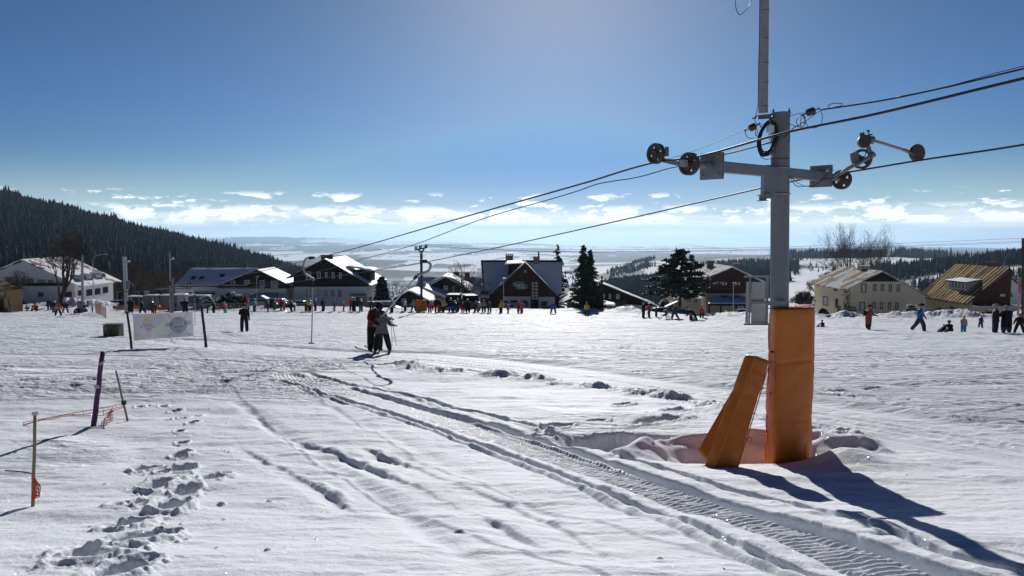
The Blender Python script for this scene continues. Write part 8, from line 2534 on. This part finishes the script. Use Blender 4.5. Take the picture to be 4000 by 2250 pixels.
g = gnd(306, 1229)
sm = thing('snowmobile', 'black snowmobile seen head-on with tall windscreen left of the slack net', 'snowmobile', g)
mb = MB(); mb.box(g + Vector((0, .5, .48)), (.95, 1.9, .55), taper=.7); mb.build('hood', mat('gloss_black', (.012, .012, .014), .25), sm, bevel=.10)
mb = MB(); mb.box(g + Vector((0, 1.5, .85)), (.42, 1.0, .25)); mb.build('seat', M_BLACK, sm, bevel=.06)
mb = MB(); mb.prism([g + Vector((-.36, .3, .78)), g + Vector((.36, .3, .78)), g + Vector((.30, .55, 1.30)), g + Vector((-.30, .55, 1.30))], (0, .03, 0)); mb.build('windscreen', M_CURTAIN, sm)
for s in (-1, 1):
    mb = MB(); mb.tube([g + Vector((s * .48, -.75, .22)), g + Vector((s * .48, -.6, .06)), g + Vector((s * .48, .4, .04))], .05, 6); mb.tube([g + Vector((s * .48, -.1, .06)), g + Vector((s * .3, .1, .4))], .03, 6); mb.build('ski', M_BLACK, sm)
    mb = MB(); mb.tube([g + Vector((s * .1, .7, 1.0)), g + Vector((s * .42, .75, 1.08))], .02, 6); mb.build('handlebar', M_BLACK, sm)
mb = MB(); mb.box(g + Vector((0, -.42, .48)), (.2, .03, .12)); mb.build('headlight', mat('lamp_glass', (.6, .6, .6), .2), sm)
mb = MB(); mb.tube([g + Vector((-.5, 2.0, .9)), g + Vector((-.5, 2.0, 1.65)), g + Vector((.5, 2.0, 1.65)), g + Vector((.5, 2.0, .9))], .025, 6); mb.build('rack', M_GREYPAINT, sm)

# ------------------------------------------------------------------ vehicles parked behind the bank
M_TYRE = mat('tyre', (.015, .015, .015), .8); M_RIM = mat('rim', (.3, .3, .31), .35, .5)
CAR = [(-2.1, .35), (-2.15, .75), (-2.0, .95), (-1.75, 1.42), (-.9, 1.50), (.35, 1.46), (1.05, .98), (1.95, .82), (2.15, .6), (2.12, .32)]
VAN = [(-2.5, .35), (-2.52, 1.2), (-2.4, 1.95), (1.0, 1.98), (1.7, 1.25), (2.35, 1.05), (2.5, .8), (2.48, .32)]
def car(label, px, ytop, d, rz, rgb, van=False, snow=0.0, open_boot=False, name='parked_car', cat='car', z=None):
    prof = VAN if van else CAR; H = max(p[1] for p in prof)
    tp = P(px, ytop, d); zb = tp.z - H
    root = thing(name, label, cat, (tp.x, d, zb), 'vehicles parked behind the snow bank', rz=math.radians(rz))
    W = .88 if not van else 1.0
    mb = MB(); n = len(prof)
    for s0, s1 in ((-1, 1),):
        a = [Vector((x, -W * (1 if zz < 1.0 else .86), zz)) for x, zz in prof]; b = [Vector((x, W * (1 if zz < 1.0 else .86), zz)) for x, zz in prof]
        mb.add(a + b, [tuple(range(n)), tuple(range(2 * n - 1, n - 1, -1))] + [(i, i + n, (i + 1) % n + n, (i + 1) % n) for i in range(n)])
    mb.build('body', mat('paint_%d_%d_%d' % tuple(int(c * 99) for c in rgb), rgb, .3, spec=.6, var=.05), root, local=True, bevel=.04)
    gl = mat('car_glass', (.02, .025, .03), .08, spec=.9)
    if van: sides = [[(-2.2, 1.25), (-.9, 1.25), (-.9, 1.75), (-2.2, 1.75)], [(-.75, 1.25), (.1, 1.25), (.1, 1.75), (-.75, 1.75)], [(.25, 1.25), (1.35, 1.25), (.9, 1.75), (.25, 1.75)]]; ws = ((1.04, 1.90), (1.66, 1.32))
    else: sides = [[(-1.75, 1.0), (-.75, 1.0), (-.75, 1.38), (-1.6, 1.32)], [(-.65, 1.0), (.85, 1.0), (.3, 1.38), (-.65, 1.40)]]; ws = ((.40, 1.42), (1.0, 1.03))
    for s in (-1, 1):
        for q in sides:
            mb = MB(); y = s * (W * .93 + .02); mb.prism([(x, s * (W * (.985 if zz < 1.27 else .90) + .012) if not van else s * (W * (.875) + .02), zz) for x, zz in q], (0, -s * .03, 0)); mb.build('window', gl, root, local=True)
    (xa, za), (xb, zb_) = ws
    mb = MB(); mb.hexa([(xa + .03, -W * .78, za + .03), (xa + .03, W * .78, za + .03), (xb + .03, W * .85, zb_ + .03), (xb + .03, -W * .85, zb_ + .03)], [(xa, -W * .78, za), (xa, W * .78, za), (xb, W * .85, zb_), (xb, -W * .85, zb_)]); mb.build('windscreen', gl, root, local=True)
    xr = prof[0][0] - .01
    mb = MB(); mb.hexa([(xr + .06, -W * .75, 1.02), (xr + .06, W * .75, 1.02), (xr + .34, W * .7, 1.36), (xr + .34, -W * .7, 1.36)], [(xr + .14, -W * .75, 1.0), (xr + .14, W * .75, 1.0), (xr + .42, W * .7, 1.34), (xr + .42, -W * .7, 1.34)]); mb.build('rear_window', gl, root, local=True)
    for x in (-1.3, 1.3) if not van else (-1.6, 1.6):
        for s in (-1, 1):
            mb = MB(); mb.lathe([(.17, -.1), (.30, -.1), (.33, -.06), (.33, .06), (.30, .1), (.17, .1)], (x, s * W * .93, .33), (0, 1, 0), 16); ty = mb.build('wheel', M_TYRE, root, local=True)
            mb = MB(); mb.lathe([(0, -.09), (.2, -.09), (.2, .09), (0, .09)], (x, s * W * .93, .33), (0, 1, 0), 12); r2 = mb.build('rim', M_RIM, None, local=True); r2.parent = ty
    for s in (-1, 1):
        mb = MB(); mb.box((prof[-2][0] - .02, s * W * .72, prof[-2][1] + .04), (.12, .3, .12)); mb.build('headlight', mat('lamp_glass', (.6, .6, .6), .2), root, local=True)
    if snow:
        mb = MB(); mb.box(((-.65 if not van else -.7), 0, H + .04), (1.5 if not van else 3.2, W * 1.5, .12)); mb.build('roof_snow', M_RSNOW, root, local=True, bevel=.05)
    if open_boot:
        mb = MB(); mb.hexa([(-1.7, -.7, 1.5), (-1.7, .7, 1.5), (-2.6, .65, 1.95), (-2.6, -.65, 1.95)], [(-1.7, -.7, 1.44), (-1.7, .7, 1.44), (-2.6, .65, 1.89), (-2.6, -.65, 1.89)]); mb.build('tailgate', M_RSNOW, root, local=True)
    return root


car('dark maroon estate car left of the station post', 450, 1172, 112, -170, (.06, .012, .015), snow=0)
car('black car half hidden right of the station post', 530, 1168, 112, 8, (.015, .015, .02))
car('dark hatchback with its tailgate raised behind the red jacket', 1095, 1166, 108, 0, (.02, .03, .035), open_boot=True)
car('dark car behind the barriers before the alpine house', 1180, 1174, 114, 4, (.025, .025, .03))
car('grey-green van roof behind the skier in dark green', 1500, 1176, 108, 0, (.09, .11, .10), van=True, snow=0, name='parked_van', cat='van')
car('black off-roader seen head-on with a glinting roof left of the silver van', 1770, 1149, 104, -92, (.01, .01, .012), van=True, name='parked_van', cat='van')
car('silver-grey van at the guesthouse porch behind the broad black figure', 1838, 1152, 105, -75, (.12, .125, .135), van=True, name='parked_van', cat='van')
car('pale blue minibus parked at the guesthouse wall', 1996, 1183, 122.3, 178, (.22, .30, .38), van=True, name='parked_van', cat='van')
car('dark blue car right of the guesthouse door', 2128, 1195, 122.3, 176, (.015, .03, .06))
car('pale lorry cab behind the tree right of the guesthouse', 2252, 1180, 114, -90, (.2, .21, .22), van=True, name='parked_van', cat='van')
car('dark car under the dark spruces', 2318, 1205, 100, 170, (.02, .02, .03))
car('black car roof behind the pushchair', 2598, 1199, 96, 4, (.02, .02, .022))
car('dark car in the brown lodge carport', 2905, 1208, 114, -95, (.05, .05, .06))
car('snow-dusted car left of the lodge carport', 2670, 1206, 98, 4, (.05, .07, .09), snow=1)
# portable toilets and cabins behind the queue
def cabin(label, px0, px1, py0, py1, d, rgb, name='site_cabin', cat='cabin', door=False, snow=True):
    a = P(px0, py1, d); b = P(px1, py0, d); root = thing(name, label, cat, ((a.x + b.x) / 2, d + .6, a.z - .6))
    w = b.x - a.x; h = b.z - a.z + .6
    mb = MB(); mb.box(((a.x + b.x) / 2, d + .6, b.z - h / 2), (w, 1.2, h)); mb.build('wall', mat('cabin_%d_%d' % (px0, px1), rgb, .6), root, bevel=.05)
    if door:
        mb = MB(); mb.box(((a.x + b.x) / 2, d - .02, b.z - h * .48), (w * .62, .05, h * .78)); dd = mb.build('door', M_GREYPAINT, root, bevel=.02)
        mb = MB(); mb.box(((a.x + b.x) / 2, d - .055, b.z - h * .38), (w * .22, .02, w * .3)); s_ = mb.build('pictogram', M_BLACK, None); s_.parent = dd; s_.matrix_parent_inverse = root_matrix(root).inverted()
    if snow: snow_sheet('roof_snow', [(a.x - .1, d - .1, b.z), (b.x + .1, d - .1, b.z), (b.x + .1, d + 1.3, b.z + .02), (a.x - .1, d + 1.3, b.z + .02)], .2, root, nu=10, nv=4)
cabin('white portable toilet with a pictogram on its door above the banner', 692, 720, 1154, 1212, 100, (.42, .44, .46), 'portable_toilet', 'toilet', True)
cabin('blue-sided portable toilet left of the white one', 662, 690, 1154, 1212, 100.3, (.06, .14, .24), 'portable_toilet', 'toilet', False)
cabin('long flat grey site cabin under snow behind the station', 557, 606, 1156, 1196, 103, (.16, .17, .19))
cabin('second grey site cabin, right of the long one', 626, 660, 1155, 1196, 103.5, (.20, .21, .23))
cabin('low dark hut under snow right of the station post', 500, 556, 1160, 1190, 105, (.04, .05, .05))
cabin('low snowed-over hut right of the portable toilets', 735, 812, 1157, 1182, 106, (.10, .13, .17))
root = thing('poster_board', 'small pale upright board above the grey cabins', 'board', P(572, 1155, 104)); mb = MB(); mb.prism([P(562, 1155, 104), P(580, 1155, 104), P(582, 1137, 104), (P(565, 1136, 104))], (0, .08, 0)); mb.build('panel', M_GREYPAINT, root)

# ------------------------------------------------------------------ the air
def make_haze():
    mb = MB()
    mb.box((0, 10650, (95 - 640) / 2), (76000, 21700, 95 + 640))
    m = bpy.data.materials.new('haze_air'); m.use_nodes = True
    t = NT(m.node_tree); m.node_tree.nodes.clear()
    v = t.n('ShaderNodeVolumePrincipled')
    v.inputs['Color'].default_value = (0.50, 0.75, 1.0, 1)
    v.inputs['Density'].default_value = HAZE_DENSITY
    v.inputs['Anisotropy'].default_value = 0.45
    o = t.n('ShaderNodeOutputMaterial')
    t.l(v.outputs[0], o.inputs['Volume'])
    ob = mb.build('haze', m)
    tag(ob, kind='stuff')
    ob['label'] = 'pale blue haze over the far plain'


HAZE_DENSITY = 5.2e-5
make_haze()
